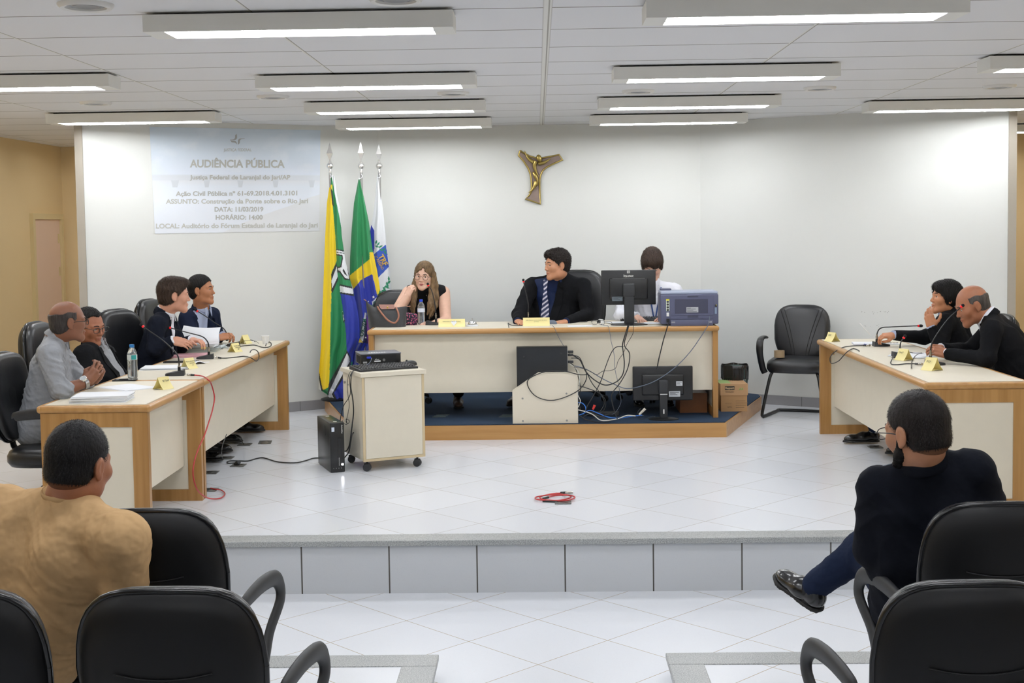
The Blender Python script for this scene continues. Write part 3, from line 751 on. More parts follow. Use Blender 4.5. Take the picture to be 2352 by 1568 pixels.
def flagpole(label, tip, ball, top, Y, lean=0.0):
    """tip, ball and cloth top in pixels"""
    t = thing('flag', label, 'flag', (0, 0, 0), 0, None)
    b = P(ball[0], ball[1], Y); s = P(tip[0], tip[1], Y); h = s.z - b.z
    T = Matrix.Translation(b)
    m = MB(); m.lathe([(.010, -.10), (.010, -.045), (.016, -.042), (.012, -.03), (.020, -.024), (.030, -.01), (.031, .004), (.024, .02), (.012, .028), (.014, .036), (.007, .044)], T, seg=20)
    m.build('finial_ball', M_CHROME, t, smooth=50)
    m = MB(); z0 = .04; m.lathe([(.004, z0), (.010, z0 + .02), (.036, z0 + (h - z0)*.42), (.018, z0 + (h - z0)*.68), (.008, h - .02), (.0, h)], T @ Matrix.Rotation(PI/4, 4, 'Z') @ Matrix.Diagonal((1, 1, 1, 1)), seg=4)
    m.build('finial_spear', M_CHROME, t)
    bt = Vector((b.x + lean, b.y, PZ if b.x > -1.9 else 0))
    m = MB(); m.cyl(b - Vector((0, 0, .06)), Vector((bt.x, bt.y, PZ + .03)), .0125, seg=16); m.build('pole', M_STEEL, t, smooth=60)
    m = MB(); m.lathe([(.13, 0), (.13, .012), (.10, .022), (.03, .03), (.03, .06), (.02, .062)], Matrix.Translation((bt.x, bt.y, PZ)), seg=32); m.build('pole_base', M_BLKMET, t, smooth=40)
    tp = P(top[0], top[1], Y - .02)
    m = MB(); m.tube([b + Vector((.0, -.014, -.07)), b + Vector((.012, -.02, -.10)), (tp + b)/2 + Vector((-.008, -.02, -.06)), tp + Vector((.006, -.01, .01)), tp], .003, seg=6, smooth=4); m.build('tie_cord', M_PAPER, t, smooth=60)
    return t
f1 = flagpole('yellow, green, white and blue striped flag on a chrome pole, nearest the projected slide', (755, 327), (758, 381), (763, 405), 11.62)
L1 = [(760, 404), (757, 425), (751, 465), (747, 540), (744, 620), (741, 700), (737, 800), (733, 846), (731.5, 895), (752, 912), (768, 924)]
L1 = [(760, 404), (757, 425), (751, 465), (747, 540), (744, 620), (741, 700), (737, 800), (733, 850), (732, 893), (750, 905), (764, 922)]
R1 = [(768, 404), (774, 450), (781, 478), (785, 541), (793, 597), (803, 636), (809, 662), (818, 695), (825, 735), (826, 777), (822, 790), (812, 810), (806, 860), (800, 924)]
_, d1f = flag(f1, L1, R1, lambda t: 11.60 - .06*t, .022, 2.1, 'g', [
    ('y', [(740, 425), (763, 424), (764, 470), (770, 540), (773, 600), (762, 625), (761, 683), (759, 734), (758, 820), (756, 880), (754, 889), (742, 896), (728, 846)]),
    ('w', [(762, 404), (774, 404), (778, 450), (787, 541), (780, 500), (768, 440)]),
    ('k', [(759, 428), (764, 440), (767, 475), (763, 470)]),
    ('k', c4((207, 245), (222, 400), (170, 520), (160, 500), (160, 350))), ('w', c4((210, 280), (220, 370), (168, 480), (162, 410))),
    ('k', c4((203, 125), (280, 135), (330, 405), (280, 400), (236, 335), (215, 335), (212, 285), (240, 280), (255, 205), (255, 190), (206, 180))),
    ('w', c4((206, 133), (276, 148), (322, 395), (285, 385), (240, 322), (222, 315), (222, 296), (252, 290), (266, 205), (262, 178), (206, 168))),
    ('k', c4((205, 150), (278, 160), (278, 166), (205, 156))), ('k', c4((270, 300), (308, 372), (280, 350), (262, 320))),
    ('b', c4((240, 515), (365, 540), (440, 720), (440, 1000), (305, 1200), (300, 1040), (290, 850), (262, 640))),
    ('k', c4((235, 440), (350, 465), (365, 550), (240, 525))), ('w', c4((237, 455), (355, 482), (360, 530), (240, 512))),
    ('k', c4((255, 675), (285, 770), (270, 790))), ('w', c4((260, 684), (278, 765), (268, 768))),
    ('b', c4((300, 1040), (340, 1100), (340, 1520), (130, 1520), (180, 1430))),
    ('k', c4((303, 1035), (335, 1100), (335, 1180), (185, 1420), (230, 1530), (120, 1480), (140, 1330))),
    ('w', c4((302, 1060), (325, 1110), (325, 1140), (165, 1430), (200, 1500), (130, 1450), (150, 1390))),
    ('k', c4((50, 1225), (85, 1400), (40, 1410), (40, 1225))), ('w', c4((48, 1285), (70, 1400), (40, 1405), (40, 1285)))])
f2 = flagpole('green, yellow and blue national flag on the middle chrome pole', (829, 324), (829.5, 381), (824, 412), 11.72)
L2 = [(823, 412), (817, 445), (813, 466), (808, 522), (804, 591), (803, 640), (811, 662), (815, 700), (822, 740), (824, 780), (812, 800), (806, 860)]
R2 = [(826, 412), (833, 440), (847, 508), (856, 575), (866, 620), (873, 665), (877, 690), (880, 720), (870, 760), (858, 800), (850, 860)]
_, d2f = flag(f2, L2, R2, lambda t: 11.70 - .02*t, .028, 1.8, 'g', [
    ('b', [(800, 660), (812, 662), (830, 642), (855, 629), (868, 668), (880, 720), (860, 870), (800, 870)]),
    ('y', [(800, 634), (804, 632), (832, 609), (849, 595), (849, 579), (857, 579), (867, 620), (873, 665), (868, 682), (864, 668), (855, 629), (830, 642), (812, 663), (800, 668)]),
    ('g', [(873, 664), (884, 700), (872, 705), (866, 682)]),
    ('w', [(854, 693), (865, 683), (869, 702), (858, 716)]),
    ('w', [(842, 718), (834, 785), (827, 777), (838, 718)]), ('y', [(814, 786), (825, 774), (834, 787)]), ('d', [(834, 787), (842, 718), (850, 790)]), ('p', [(842, 725), (852, 760), (848, 800), (843, 780)])], ph=1.0)
def on_flag(cx, cy, ang, k, depth, off=.012):
    ca, sa = math.cos(ang), math.sin(ang)
    return lambda x, y: (lambda px, py: P(px, py, depth(px, py) - off))(cx + (x*ca - y*sa)*k, cy - (x*sa + y*ca)*k)
M_FG = mat('flag_lettering_green', '#1d5c46', rough=.6); M_GOLD = mat('flag_lettering_gold', '#c9a43a', rough=.5)
text_map('lettering', 'ORDEM', 12, on_flag(834.5, 752, math.radians(79), 1, d2f), M_FG, f2, bold=.4)
text_map('lettering', 'RO', 11, on_flag(860, 699, math.radians(60), 1, d2f), M_FG, f2, bold=.4)
def star(cx, cy, r, dep, par):
    m = MB(); ps = [P(cx + rr*math.sin(a), cy - rr*math.cos(a), dep(cx, cy) - .012) for k in range(10) for a, rr in [(k*PI/5, r if k % 2 == 0 else r*.4)]]
    m.add(ps, [tuple(range(10))]); m.build('star', mat('star_white', '#e8e8e8', rough=.6), par)
star(858, 682, 4.0, d2f, f2); star(840, 775, 2.5, d2f, f2); star(846, 692, 2.0, d2f, f2)
f3 = flagpole('white and blue flag with gold lettering and green laurel, nearest the woman', (870, 330), (871, 381), (867, 404), 11.84)
L3 = [(866, 404), (863, 440), (857, 495), (850, 530), (848, 600), (852, 700), (858, 760), (860, 860)]
R3 = [(868, 404), (874, 440), (881, 494), (886, 540), (890, 583), (896, 624), (898, 652), (901, 690), (904, 760), (900, 860)]
leaf = lambda cx, cy, a, l, w: [(cx + l*math.cos(a), cy - l*math.sin(a)), (cx + w*math.cos(a + PI/2), cy - w*math.sin(a + PI/2)), (cx - l*math.cos(a), cy + l*math.sin(a)), (cx - w*math.cos(a + PI/2), cy + w*math.sin(a + PI/2))]
lv = [leaf(*q) for q in ((864, 556, 1.3, 6, 2.5), (869, 560, .9, 6, 2.5), (866, 566, 2.8, 6, 2.5), (874, 566, .6, 6, 2.5), (876, 574, 2.6, 6, 2.5), (882, 572, .2, 5, 2.2), (885, 579, -1.2, 6, 2.2), (880, 668, .2, 7, 3), (887, 658, .4, 7, 3), (893, 648, .7, 6, 3), (876, 675, 1.9, 7, 3), (883, 664, 2.2, 7, 3), (889, 652, 2.0, 7, 3), (893, 640, 1.6, 7, 2.6), (874, 680, .1, 8, 3), (890, 660, -.5, 6, 2.6), (883, 675, -.5, 7, 3))]
_, d3f = flag(f3, L3, R3, lambda t: 11.82, .02, 1.3, 'w', [
    ('b', [(848, 515), (852, 515), (860, 530), (860, 570), (856, 590), (868, 700), (846, 700)]),
    ('l', c4((545, 170), (650, 85), (665, 170), (678, 285), (580, 385), (555, 250))), ('w', [(868, 638), (880, 632), (900, 620), (906, 700), (875, 700)]), ('y', c4((560, 330), (575, 335), (570, 355)))] + [('t', l_) for l_ in lv])
text_map('lettering', 'TRF', 17, on_flag(879.5, 597.5, math.radians(-62), 1, d3f), M_GOLD, f3, bold=.5, sx=.92)
text_map('lettering', '1ª REGIÃO', 8, on_flag(871, 603, math.radians(-62), 1, d3f), M_GOLD, f3, bold=.1, sx=.95)
# ================================================================== things on the desks and the floor
M_GOOSE = mat('gooseneck_black', '#222325', rough=.35, metal=.2)
M_RED = mat('red_ring', '#c8141c', rough=.35, emit=.6)
M_REDC = mat('red_cable_rubber', '#b02a2c', rough=.4)
M_BLKC = mat('black_cable_rubber', '#1d1f20', rough=.45)
M_GRYC = mat('grey_cable_rubber', '#5c6676', rough=.45)
M_NICK = mat('nickel', '#b4b0a8', rough=.25, metal=1)
M_FOAM = mat('mic_foam', '#1b1a1c', rough=.95, bump=.6, bscale=900)
ST, MT = .75, PZ + .74
def mic(label, base, post, neck, ring, tip, ztop, ang, group='gooseneck microphones', Ydesk=None, sc=1.0, lit=True):
    """base, post foot, neck points, ring and tip are pixels; ztop is the desk top"""
    b = G(base[0], base[1], ztop); Y = b.y
    t = thing('microphone', label, 'microphone', (b.x, b.y, ztop), 0, group)
    inv = lambda p: Vector(p) - Vector((b.x, b.y, ztop))
    m = MB(); N = 24; T = Matrix.Rotation(ang, 4, 'Z')
    ol = [(.058*math.cos(a)*(1.0 if math.cos(a) < 0 else 1.0) - .005, .045*math.sin(a)) for a in np.linspace(PI/2, 3*PI/2, 16)] + [(.05, -.045), (.062, -.038), (.062, .038), (.05, .045)]
    lo = [T @ Vector((x, y, 0)) for x, y in ol]; hi = [T @ Vector((x*.96, y*.95, .014 + .022*(x + .06)/.12)) for x, y in ol]; n = len(ol)
    m.add(lo + hi, [tuple(range(n-1, -1, -1)), tuple(range(n, 2*n))] + [(i, (i+1) % n, n + (i+1) % n, n + i) for i in range(n)])
    m.build('base', M_BLKPL2, t, smooth=40)
    pf = inv(P(post[0], post[1], Y)); pf.z = max(pf.z, .03)
    m = MB(); m.cyl(pf + Vector((0, 0, -.012)), pf + Vector((0, 0, .022)), .0095, seg=14); m.build('socket', M_BLKPL, t, smooth=50)
    n0 = inv(P(neck[0][0], neck[0][1], Y))
    m = MB(); m.cyl(pf + Vector((0, 0, .020)), n0, .0072, .006, seg=14); m.cyl(pf.lerp(n0, .6), pf.lerp(n0, .75), .0095, seg=14); m.build('connector', M_NICK, t, smooth=50)
    pts = [n0] + [inv(P(x, y, Y)) for x, y in neck[1:]] + [inv(P(ring[0], ring[1], Y))]
    m = MB(); m.tube(pts, [.0048, .0048, .004, .0036, .0036], seg=8, smooth=6); m.build('gooseneck', M_GOOSE, t, smooth=60)
    r0 = pts[-1]; tp = inv(P(tip[0], tip[1], Y)); d = (tp - r0).normalized()
    m = MB(); m.cyl(r0 - d*.001, r0 + d*.010, .0082, .0088, seg=14); m.build('red_ring', M_RED, t, smooth=50)
    L = max((tp - r0).length, .03)
    q = d.to_track_quat('Z', 'Y').to_matrix().to_4x4()
    m = MB(); m.lathe([(.0082, .009), (.0105, .016), (.011, L*.6), (.0095, L*.85), (.005, L*.97), (0, L)], Matrix.Translation(r0) @ q, seg=16); m.build('capsule', M_FOAM, t, smooth=70)
    return t
def cable(label, pts, r=.0035, m_=None, name='cable', plug=None, smooth=6, group=None):
    m = MB(); m.tube([Vector(p) for p in pts], r, seg=8, smooth=smooth); o = m.build(name, m_ or M_BLKC, None, smooth=70)
    tag(o, label, 'cable', group)
    if plug:
        for a, b_, rr, mm in plug:
            q = MB(); q.cyl(a, b_, rr, rr*.8, seg=12); q.build('plug', mm, o, smooth=50)
    return o
def DC(pts, z, off=.004): return [G(x, y, z + off) for x, y in pts]
def YC(pts, Y): return [P(x, y, Y) for x, y in pts]

mic('gooseneck microphone with a red cable on the near left desk', (402, 862), (411.6, 850), [(411.6, 837), (409, 819), (399, 804), (372, 780), (342, 759)], (330, 750.5), (321, 743), ST, .15)
mic('gooseneck microphone in front of the young man leafing through papers', (471, 824), (479.8, 814), [(479.8, 797), (477, 785), (465, 773), (437, 765), (410, 758)], (392.5, 753), (384, 751), ST, .15)
mic('gooseneck microphone beside the folded hands of the man in the navy suit', (533, 795), (521, 779), [(521, 771), (519, 762), (511, 752), (495, 742), (475, 728)], (454.5, 715), (446, 708), ST, .15)
mic('gooseneck microphone in front of the woman', (996, 746), (1001.5, 737), [(1001, 719), (999, 700), (994, 675), (989, 662)], (984, 657), (982.5, 652), MT, PI*.95)
mic('gooseneck microphone in front of the judge, behind his yellow name card', (1205, 742), (1213, 738), [(1213, 716), (1213.5, 700), (1210, 680), (1204, 655)], (1202.5, 648), (1202, 642), MT, 0)
mic('gooseneck microphone bent flat over the spiral notebook', (2025, 795), (2014, 785), [(2014, 768), (2018, 757.5), (2027, 752), (2047, 750.5), (2080, 749)], (2108, 748), (2120, 748), ST, PI)
mic('gooseneck microphone pointing at the face of the bald man', (2149, 838), (2137.5, 826), [(2137.5, 804), (2142, 785), (2157, 760), (2179, 731), (2203, 709)], (2206, 705.5), (2212, 701), ST, PI)
mic('thin gooseneck microphone behind the middle name card on the right desk', (2071, 819), (2067, 809), [(2067, 800), (2068, 790), (2071, 782)], (2075, 777), (2077, 774), ST, PI)
# plugs and cables of the microphones
c5 = lambda *p: [(1640 + x/3.267, 600 + y/3.267) for x, y in p]
c1 = lambda *p: [(x/3.36, 560 + y/3.36) for x, y in p]
cz = lambda *p: [(440 + x/3.735, 740 + y/3.735) for x, y in p]
def xlr(a, b_): return [(a, a.lerp(b_, .55), .0085, M_NICK), (a.lerp(b_, .5), b_, .0075, M_BLKPL)]
p0, p1 = G(430, 860, ST + .014), G(447, 861, ST + .012)
fl_ = [G(x, y, .010) for x, y in cz((230, 1512), (270, 1495), (285, 1465), (250, 1437), (200, 1432), (165, 1422))]
xe = XF + .02
cable('red microphone cable hanging from the near left desk down to the floor', [p1, G(466, 864, ST + .012), G(478, 872, ST + .010)] + [PX(x, y, xe + .015) for x, y in cz((165, 520), (190, 600), (196, 660), (180, 750), (150, 850), (110, 970), (60, 1080), (25, 1190), (12, 1290), (30, 1390), (60, 1450), (110, 1493), (165, 1512))] + fl_, .0042, M_REDC, plug=xlr(p0, p1))
p0, p1 = G(495, 820, ST + .014), G(508, 822, ST + .008)
cable('black cable curling over the front edge of the left desk, from the middle microphone', [p1, G(520, 822, ST + .005), G(545, 819.5, ST + .005), G(562, 818, ST + .006)] + [PX(x, y, xe) for x, y in cz((510, 305), (555, 332), (578, 300), (570, 255), (545, 235), (515, 238), (502, 258))], .0035, plug=xlr(p0, p1))
cable('black cable looping beside the white cup on the left desk', [G(x, y, ST + .005) for x, y in cz((410, 207), (460, 200), (540, 195), (600, 212), (640, 215), (675, 205), (684, 185), (670, 168), (645, 178), (636, 200))], .0035, plug=xlr(G(545, 797, ST + .012), G(552, 795, ST + .008)))
p0, p1 = G(1998, 793, ST + .014), G(1983, 793, ST + .01)
xr = RX - .012
cable('black cable looping over the far front edge of the right desk', [p1] + [G(x, y, ST + .005) for x, y in c5((1090, 632), (1040, 634), (970, 645))] + [PX(x, y, xr) for x, y in c5((905, 680), (872, 720), (880, 765), (930, 750), (970, 710))] + [G(x, y, ST + .005) for x, y in c5((1000, 678), (1040, 655), (1075, 662), (1090, 673))], .0035, plug=xlr(p0, p1))
p0, p1 = G(2118, 836, ST + .014), G(2102, 835, ST + .01)
cable('black cable looping around the middle name card on the right desk', [p1] + [G(x, y, ST + .006 + .02*(i == 3)) for i, (x, y) in enumerate(c5((1440, 768), (1370, 775), (1328, 768), (1335, 735), (1360, 702), (1400, 684), (1450, 680), (1510, 690), (1560, 688)))], .0035, plug=xlr(p0, p1))
cable('short black cable beside the clasped hands of the bald man', [G(x, y, ST + .006) for x, y in c5((1570, 690), (1525, 700), (1495, 730), (1483, 760), (1483, 800))], .003)
cable('black cable on the judge\'s desk left of his name card', [G(x, y, MT + .004) for x, y in ((1200, 747), (1184, 747.5), (1172, 745.5), (1167, 741.5), (1169, 752))], .003)

# name cards
def tent(label, px, py, z, rz, w, s, lines, tsize, rot=1, group='yellow name cards', sx=1.0, Y=None, flatfront=False):
    g = G(px, py, z)
    t = thing('name_card', label, 'name card', (g.x, g.y, z), rz, group)
    h = s*.84; b = s*.52; th = .0012
    m = MB()
    # three folded faces: front (-Y), back (+Y), foot
    def sheet(p, q):
        d = (Vector(q) - Vector(p)).normalized(); n = Vector((0, -d.z, d.y))*th; k = 8; vs = []
        for i in range(k + 1):
            u = Vector(p).lerp(Vector(q), i/k) + Vector((0, -d.z, d.y))*(.06*s*math.sin(PI*i/k))*(-1)
            for x in (-w/2, w/2): vs += [Vector((x, u.y, u.z)), Vector((x, u.y + n.y, u.z + n.z))]
        fs = []
        for i in range(k):
            a = i*4; fs += [(a, a+2, a+6, a+4), (a+1, a+5, a+7, a+3), (a, a+4, a+5, a+1), (a+2, a+3, a+7, a+6)]
        m.add(vs, fs)
    sheet((0, -b, .001), (0, 0, h)); sheet((0, 0, h), (0, b, .001)); sheet((0, b*.9, .002), (0, -b*.9, .001))
    m.build('folded_card', M_YCARD, t, smooth=30)
    d = Vector((0, b, h - .001)).normalized(); nrm = Vector((0, -d.z, d.y))
    for i, ln in enumerate(lines):
        c0 = Vector((0, -b, .001)) + d*(s*(.62 - .17*i)) + nrm*(.008*s/.08*.6 + .0035)
        text_mesh('lettering', ln, tsize*(1 if i == 0 else .85), frame(c0, Vector((1, 0, 0)), d, nrm), M_INK, t, sx=sx, ext=.0003)
    return t
tent('yellow name card nearest the camera on the left desk', 375, 893, ST, 1.05, .085, .085, ['SETRAP'], .018, sx=.9)
tent('yellow name card behind the red-cabled microphone', 434, 846, ST, 1.05, .085, .085, ['PROCURADORIA', 'FEDERAL', 'AP'], .013)
tent('yellow name card on the left desk beside the stack of papers', 540, 808, ST, 1.05, .08, .08, ['MUNICÍPIO', 'LARANJAL', 'JARI'], .014)
tent('yellow name card near the white cup, furthest on the left desk', 563, 789, ST, 1.15, .08, .085, [], .012)
tent('yellow name card at the far end of the right desk', 1911, 784, ST, -1.05, .085, .085, ['MPF'], .018)
tent('yellow name card in the middle of the right desk', 2076, 827, ST, -1.05, .085, .09, ['DNIT'], .018)
tent('yellow name card nearest the camera on the right desk', 2140, 850, ST, -1.05, .09, .095, ['PGF'], .02)
t1 = tent('long yellow name card with a white paper heart in front of the woman', 1038, 750, MT, .01, .218, .075, ['DEFENSORIA PÚBLICA FEDERAL'], .0105)
m = MB(); hp = [(0, -.024), (.020, 0), (.024, .012), (.014, .019), (.0, .014), (-.014, .019), (-.024, .012), (-.020, 0)]
m.add([(x + .018, -.036 - .002 + (z + .034)*.60*1.0 - .006, z + .032) for x, z in hp], [tuple(range(8))]); m.build('paper_heart', M_PAPER, t1)
tent('long yellow name card standing in front of the judge', 1232, 748, MT, .01, .218, .08, ['JOÃO BOSCO COSTA SOARES DA SILVA', 'Juiz Federal'], .0095)

# paper
def papers(label, px, py, z, w, d, h, rz, name='paper_stack', n=1, jit=.01, cat='papers', m_=None, wavy=0.0):
    g = G(px, py, z); t = MB()
    for k in range(n):
        a = random.uniform(-.06, .06)*(n > 1); dx, dy = random.uniform(-jit, jit), random.uniform(-jit, jit); z0 = h*k/n; z1 = h*(k+1)/n - (.0006 if n > 1 else 0)
        T = T3((dx, dy, 0), a)
        if wavy:
            t.grid(lambda u, v: T @ Vector(((u - .5)*w, (v - .5)*d, z0 + .002 + wavy*math.sin(u*5 + k)*math.sin(v*3 + 1)**2)), 10, 10)
        else: t.box((-w/2, -d/2, z0), (w/2, d/2, z1), T)
    o = t.build(name, m_ or M_PAPER, None); o.location = (g.x, g.y, z + .001); o.rotation_euler = (0, 0, rz)
    return tag(o, label, cat)
papers('thick stack of white printed sheets at the near end of the left desk', 236, 920, ST, .30, .21, .036, .12, n=7, jit=.006)
papers('single white sheets lying behind the thick stack on the near left desk', 295, 890, ST, .21, .297, .003, .9, 'paper_sheet', n=2, jit=.02)
papers('loose white sheets between the two name cards on the left desk', 385, 846, ST, .30, .21, .012, .1, n=4, jit=.02)
papers('crumpled white sheet by the second name card', 458, 834, ST, .14, .16, .004, .5, 'paper_sheet', n=1, wavy=.02)
fo = papers('pink edged folder under papers on the left desk', 430, 818, ST, .30, .22, .014, .2, 'folder', n=3, cat='folder', m_=mat('pale_pink_card', '#d8a8b0', rough=.7))
papers('black tablet lying behind the second name card', 420, 832, ST, .24, .06, .010, .1, 'tablet', cat='tablet', m_=M_BLKPL)
papers('grey plastic covered binder under the open papers', 452, 806, ST, .34, .24, .03, .12, 'binder', n=2, cat='binder', m_=mat('grey_plastic_cover', '#a9b0ae', rough=.25, coat=.4))
papers('thick stack of case papers on the grey binder', 455, 797, ST + .032, .27, .20, .035, .1, n=8, jit=.008)
bp_ = papers('crumpled grey and white wrapping at the right of the paper stack', 505, 800, ST, .12, .14, .03, .4, 'paper_wrapping', n=3, jit=.02, wavy=.02, m_=mat('greyish_paper', '#c3cbcb', rough=.5))
q = MB(); q.box((-.02, -.01, 0), (.02, .01, .001)); o = q.build('sticky_note', mat('yellow_green_note', '#d8e43c', rough=.6)); g = G(468, 806, ST + .03); o.location = G(468, 799, ST + .069); o.rotation_euler = (0, 0, .1); tag(o, 'small yellow green sticky note on the paper stack', 'sticky note')
# the leaf being turned
o = MB(); A_, B_, C_, D_ = P(414, 792, 9.55), P(504, 789, 9.55), P(507, 751, 9.70), P(422, 747, 9.70)
def leaf_pt(u, v):
    a = A_.lerp(B_, u); b = D_.lerp(C_, u); p = a.lerp(b, v); p.y -= .04*math.sin(v*PI)*(.4 + .6*u); p.z -= .012*math.sin(u*PI)*v; return p
for off in (0, .006, .012): o.grid(lambda u, v: leaf_pt(u, v) + Vector((-.004*off/.006, off*(1 + v), -.002*off/.006)), 12, 12)
o = o.build('paper_sheet', M_PAPER, None, smooth=180); tag(o, 'white sheets being turned over by the young man in the navy suit', 'papers')
papers('white printed sheet on the desk in front of the judge', 1330, 749, MT, .20, .12, .002, .05, 'paper_sheet')
papers('blue tinted papers under the right hand of the judge', 1290, 741, MT, .14, .14, .008, .1, n=3, jit=.01)
papers('white papers under the left side of the monitor stand', 1425, 742, MT, .20, .15, .010, .25, n=3, jit=.02)
papers('white papers between the monitor and the printer', 1500, 743, MT, .18, .14, .006, -.2, n=3, jit=.02)
papers('printed sheets with a pen under the middle name card on the right desk', 2085, 815, ST, .21, .28, .004, -.5, n=3, jit=.02)
papers('white sheets under the hands of the bald man', 2108, 818, ST, .20, .26, .006, -.9, n=3, jit=.02)
def pen(label, a, b_, m_, r=.004):
    q = MB(); q.tube([a, a.lerp(b_, .08), a.lerp(b_, .92), b_], [r*.3, r, r, r*.7], seg=10); o = q.build('pen', m_, None, smooth=50); return tag(o, label, 'pen')
pen('black pen lying on the sheets at the middle of the right desk', G(2048, 821, ST + .012), G(2076, 818, ST + .012), M_BLKPL, .005)
pen('blue pen beside the spiral notebook', G(1970, 788, ST + .006), G(1992, 791, ST + .006), mat('blue_plastic', '#22348a', rough=.3), .004)
# spiral notebook
g = G(2012, 790, ST); nb = thing('spiral_notebook', 'open white spiral notebook under the flat microphone on the right desk', 'notebook', (g.x, g.y, ST), -.15)
m = MB(); m.box((-.17, -.07, 0), (.03, .09, .010)); m.build('pages', M_PAPER, nb)
m = MB(); m.box((-.172, -.072, 0), (.032, .092, .002)); m.build('cover', mat('blue_cover', '#2b3a86', rough=.4), nb)
m = MB()
for k in range(16):
    x = .03 + k*.0085; m.tube([(x, -.0 + .008*math.cos(a), .006 + .008*math.sin(a)) for a in np.linspace(0, 2*PI, 9)], .0012, seg=5)
m.tube([(.02, 0, .001), (.17, 0, .001)], .001, seg=5)
m.build('spiral_binding', mat('dark_wire', '#39414f', rough=.4, metal=.5), nb)
m = MB(); m.box((.03, -.06, 0), (.165, .004, .006)); m.build('back_pages', M_PAPER, nb)

# bottles, cup, phones, bell, glasses
M_PET = mat('clear_plastic', '#f4f8fa', rough=.05, trans=.92, spec=.4)
M_WATER = mat('water', '#f4fafc', rough=.0, trans=1.0)
def bottle(label, px, py, z, h, capc, labelc, lz, band=None):
    g = G(px, py, z); t = thing('water_bottle', label, 'bottle', (g.x, g.y, z), 0, 'plastic water bottles'); r = .031; k = h/.21
    prof = [(0, .004), (.02, 0), (r*.93, .004), (r, .014), (r*.97, .045), (r, .05), (r*.97, .085), (r, .10), (r, .145), (r*.93, .16), (r*.62, .182), (.0135, .19), (.0135, .196)]
    m = MB(); m.lathe([(a, b_*k) for a, b_ in prof], seg=28); m.build('body', M_PET, t, smooth=60)
    m = MB(); m.lathe([(a*.93, min(b_, .15)*k + .001) for a, b_ in prof[:10]], seg=24); m.build('water', M_WATER, t, smooth=60)
    m = MB(); m.lathe([(.0150, .191*k), (.0155, .192*k), (.0155, .207*k), (.014, h), (0, h)], seg=24); m.build('cap', mat('cap_' + capc[1:], capc, rough=.35), t, smooth=40)
    m = MB(); m.lathe([(r*1.01, (lz)*k), (r*1.02, (lz + .002)*k), (r*1.02, (lz + .03)*k), (r*1.01, (lz + .032)*k)], seg=28); m.build('paper_label', mat('bottle_label_' + labelc[1:], labelc, rough=.5), t, smooth=50)
    if band:
        m = MB(); vs = []; 
        m.add([(r*1.03*math.cos(a), r*1.03*math.sin(a), z_*k) for z_ in (lz + .002, lz + .030) for a in np.linspace(-1.45, -.35, 9)], [(i, i+1, 9+i+1, 9+i) for i in range(8)]); m.build('label_print', mat('label_teal', band, rough=.5), t, smooth=60)
    return t
bottle('plastic water bottle with a blue cap in front of the woman', 968, 745, MT, .212, '#1f45c8', '#dfe6f2', .105, None)
bottle('plastic water bottle with a teal label and blue cap on the near left desk', 305, 868, ST, .215, '#1f6fb0', '#cfd8d8', .115, '#2b9a9a')
g = G(610, 790, ST); t = thing('paper_cup', 'white disposable cup at the far end of the left desk', 'cup', (g.x, g.y, ST))
m = MB(); m.lathe([(0, 0), (.021, 0), (.031, .066), (.033, .067), (.031, .069), (.029, .066), (.02, .004), (0, .004)], seg=28); m.build('cup_body', M_WHITEPL, t, smooth=50)
def phone(label, px, py, z, rz, w=.072, l=.145):
    g = G(px, py, z); t = thing('smartphone', label, 'phone', (g.x, g.y, z), rz, 'smartphones on the desks')
    m = MB(); m.rbox((-w/2, -l/2, 0), (w/2, l/2, .009), .004); m.build('case', M_BLKPL, t, smooth=40)
    m = MB(); m.box((-w/2 + .004, -l/2 + .008, .009), (w/2 - .004, l/2 - .008, .0093)); m.build('screen', mat('phone_glass', '#050608', rough=.05, coat=1), t); return t
phone('black smartphone lying at the base of the left water bottle', 287, 874, ST, PI/2 + .1)
phone('black smartphone to the right of the judge', 1329, 739.5, MT, PI/2)
g = G(1085, 749, MT); t = thing('desk_bell', 'clear call bell between the two long name cards', 'bell', (g.x, g.y, MT))
M_SILV = mat('silver_bell', '#dfe2e4', rough=.15, metal=.9)
m = MB(); m.lathe([(0, 0), (.05, 0), (.05, .006), (.043, .014), (.03, .016)], seg=32); m.build('bell_base', mat('bell_white', '#d9dcde', rough=.2), t, smooth=40)
m = MB(); m.lathe([(.036, .018), (.037, .022), (.030, .036), (.016, .045), (0, .047)], seg=32); m.build('dome', M_SILV, t, smooth=60)
m = MB(); m.cyl((0, 0, .045), (0, 0, .060), .003, seg=10); m.lathe([(0, .058), (.005, .060), (.005, .064), (0, .066)], seg=12); m.build('button', M_SILV, t, smooth=50)
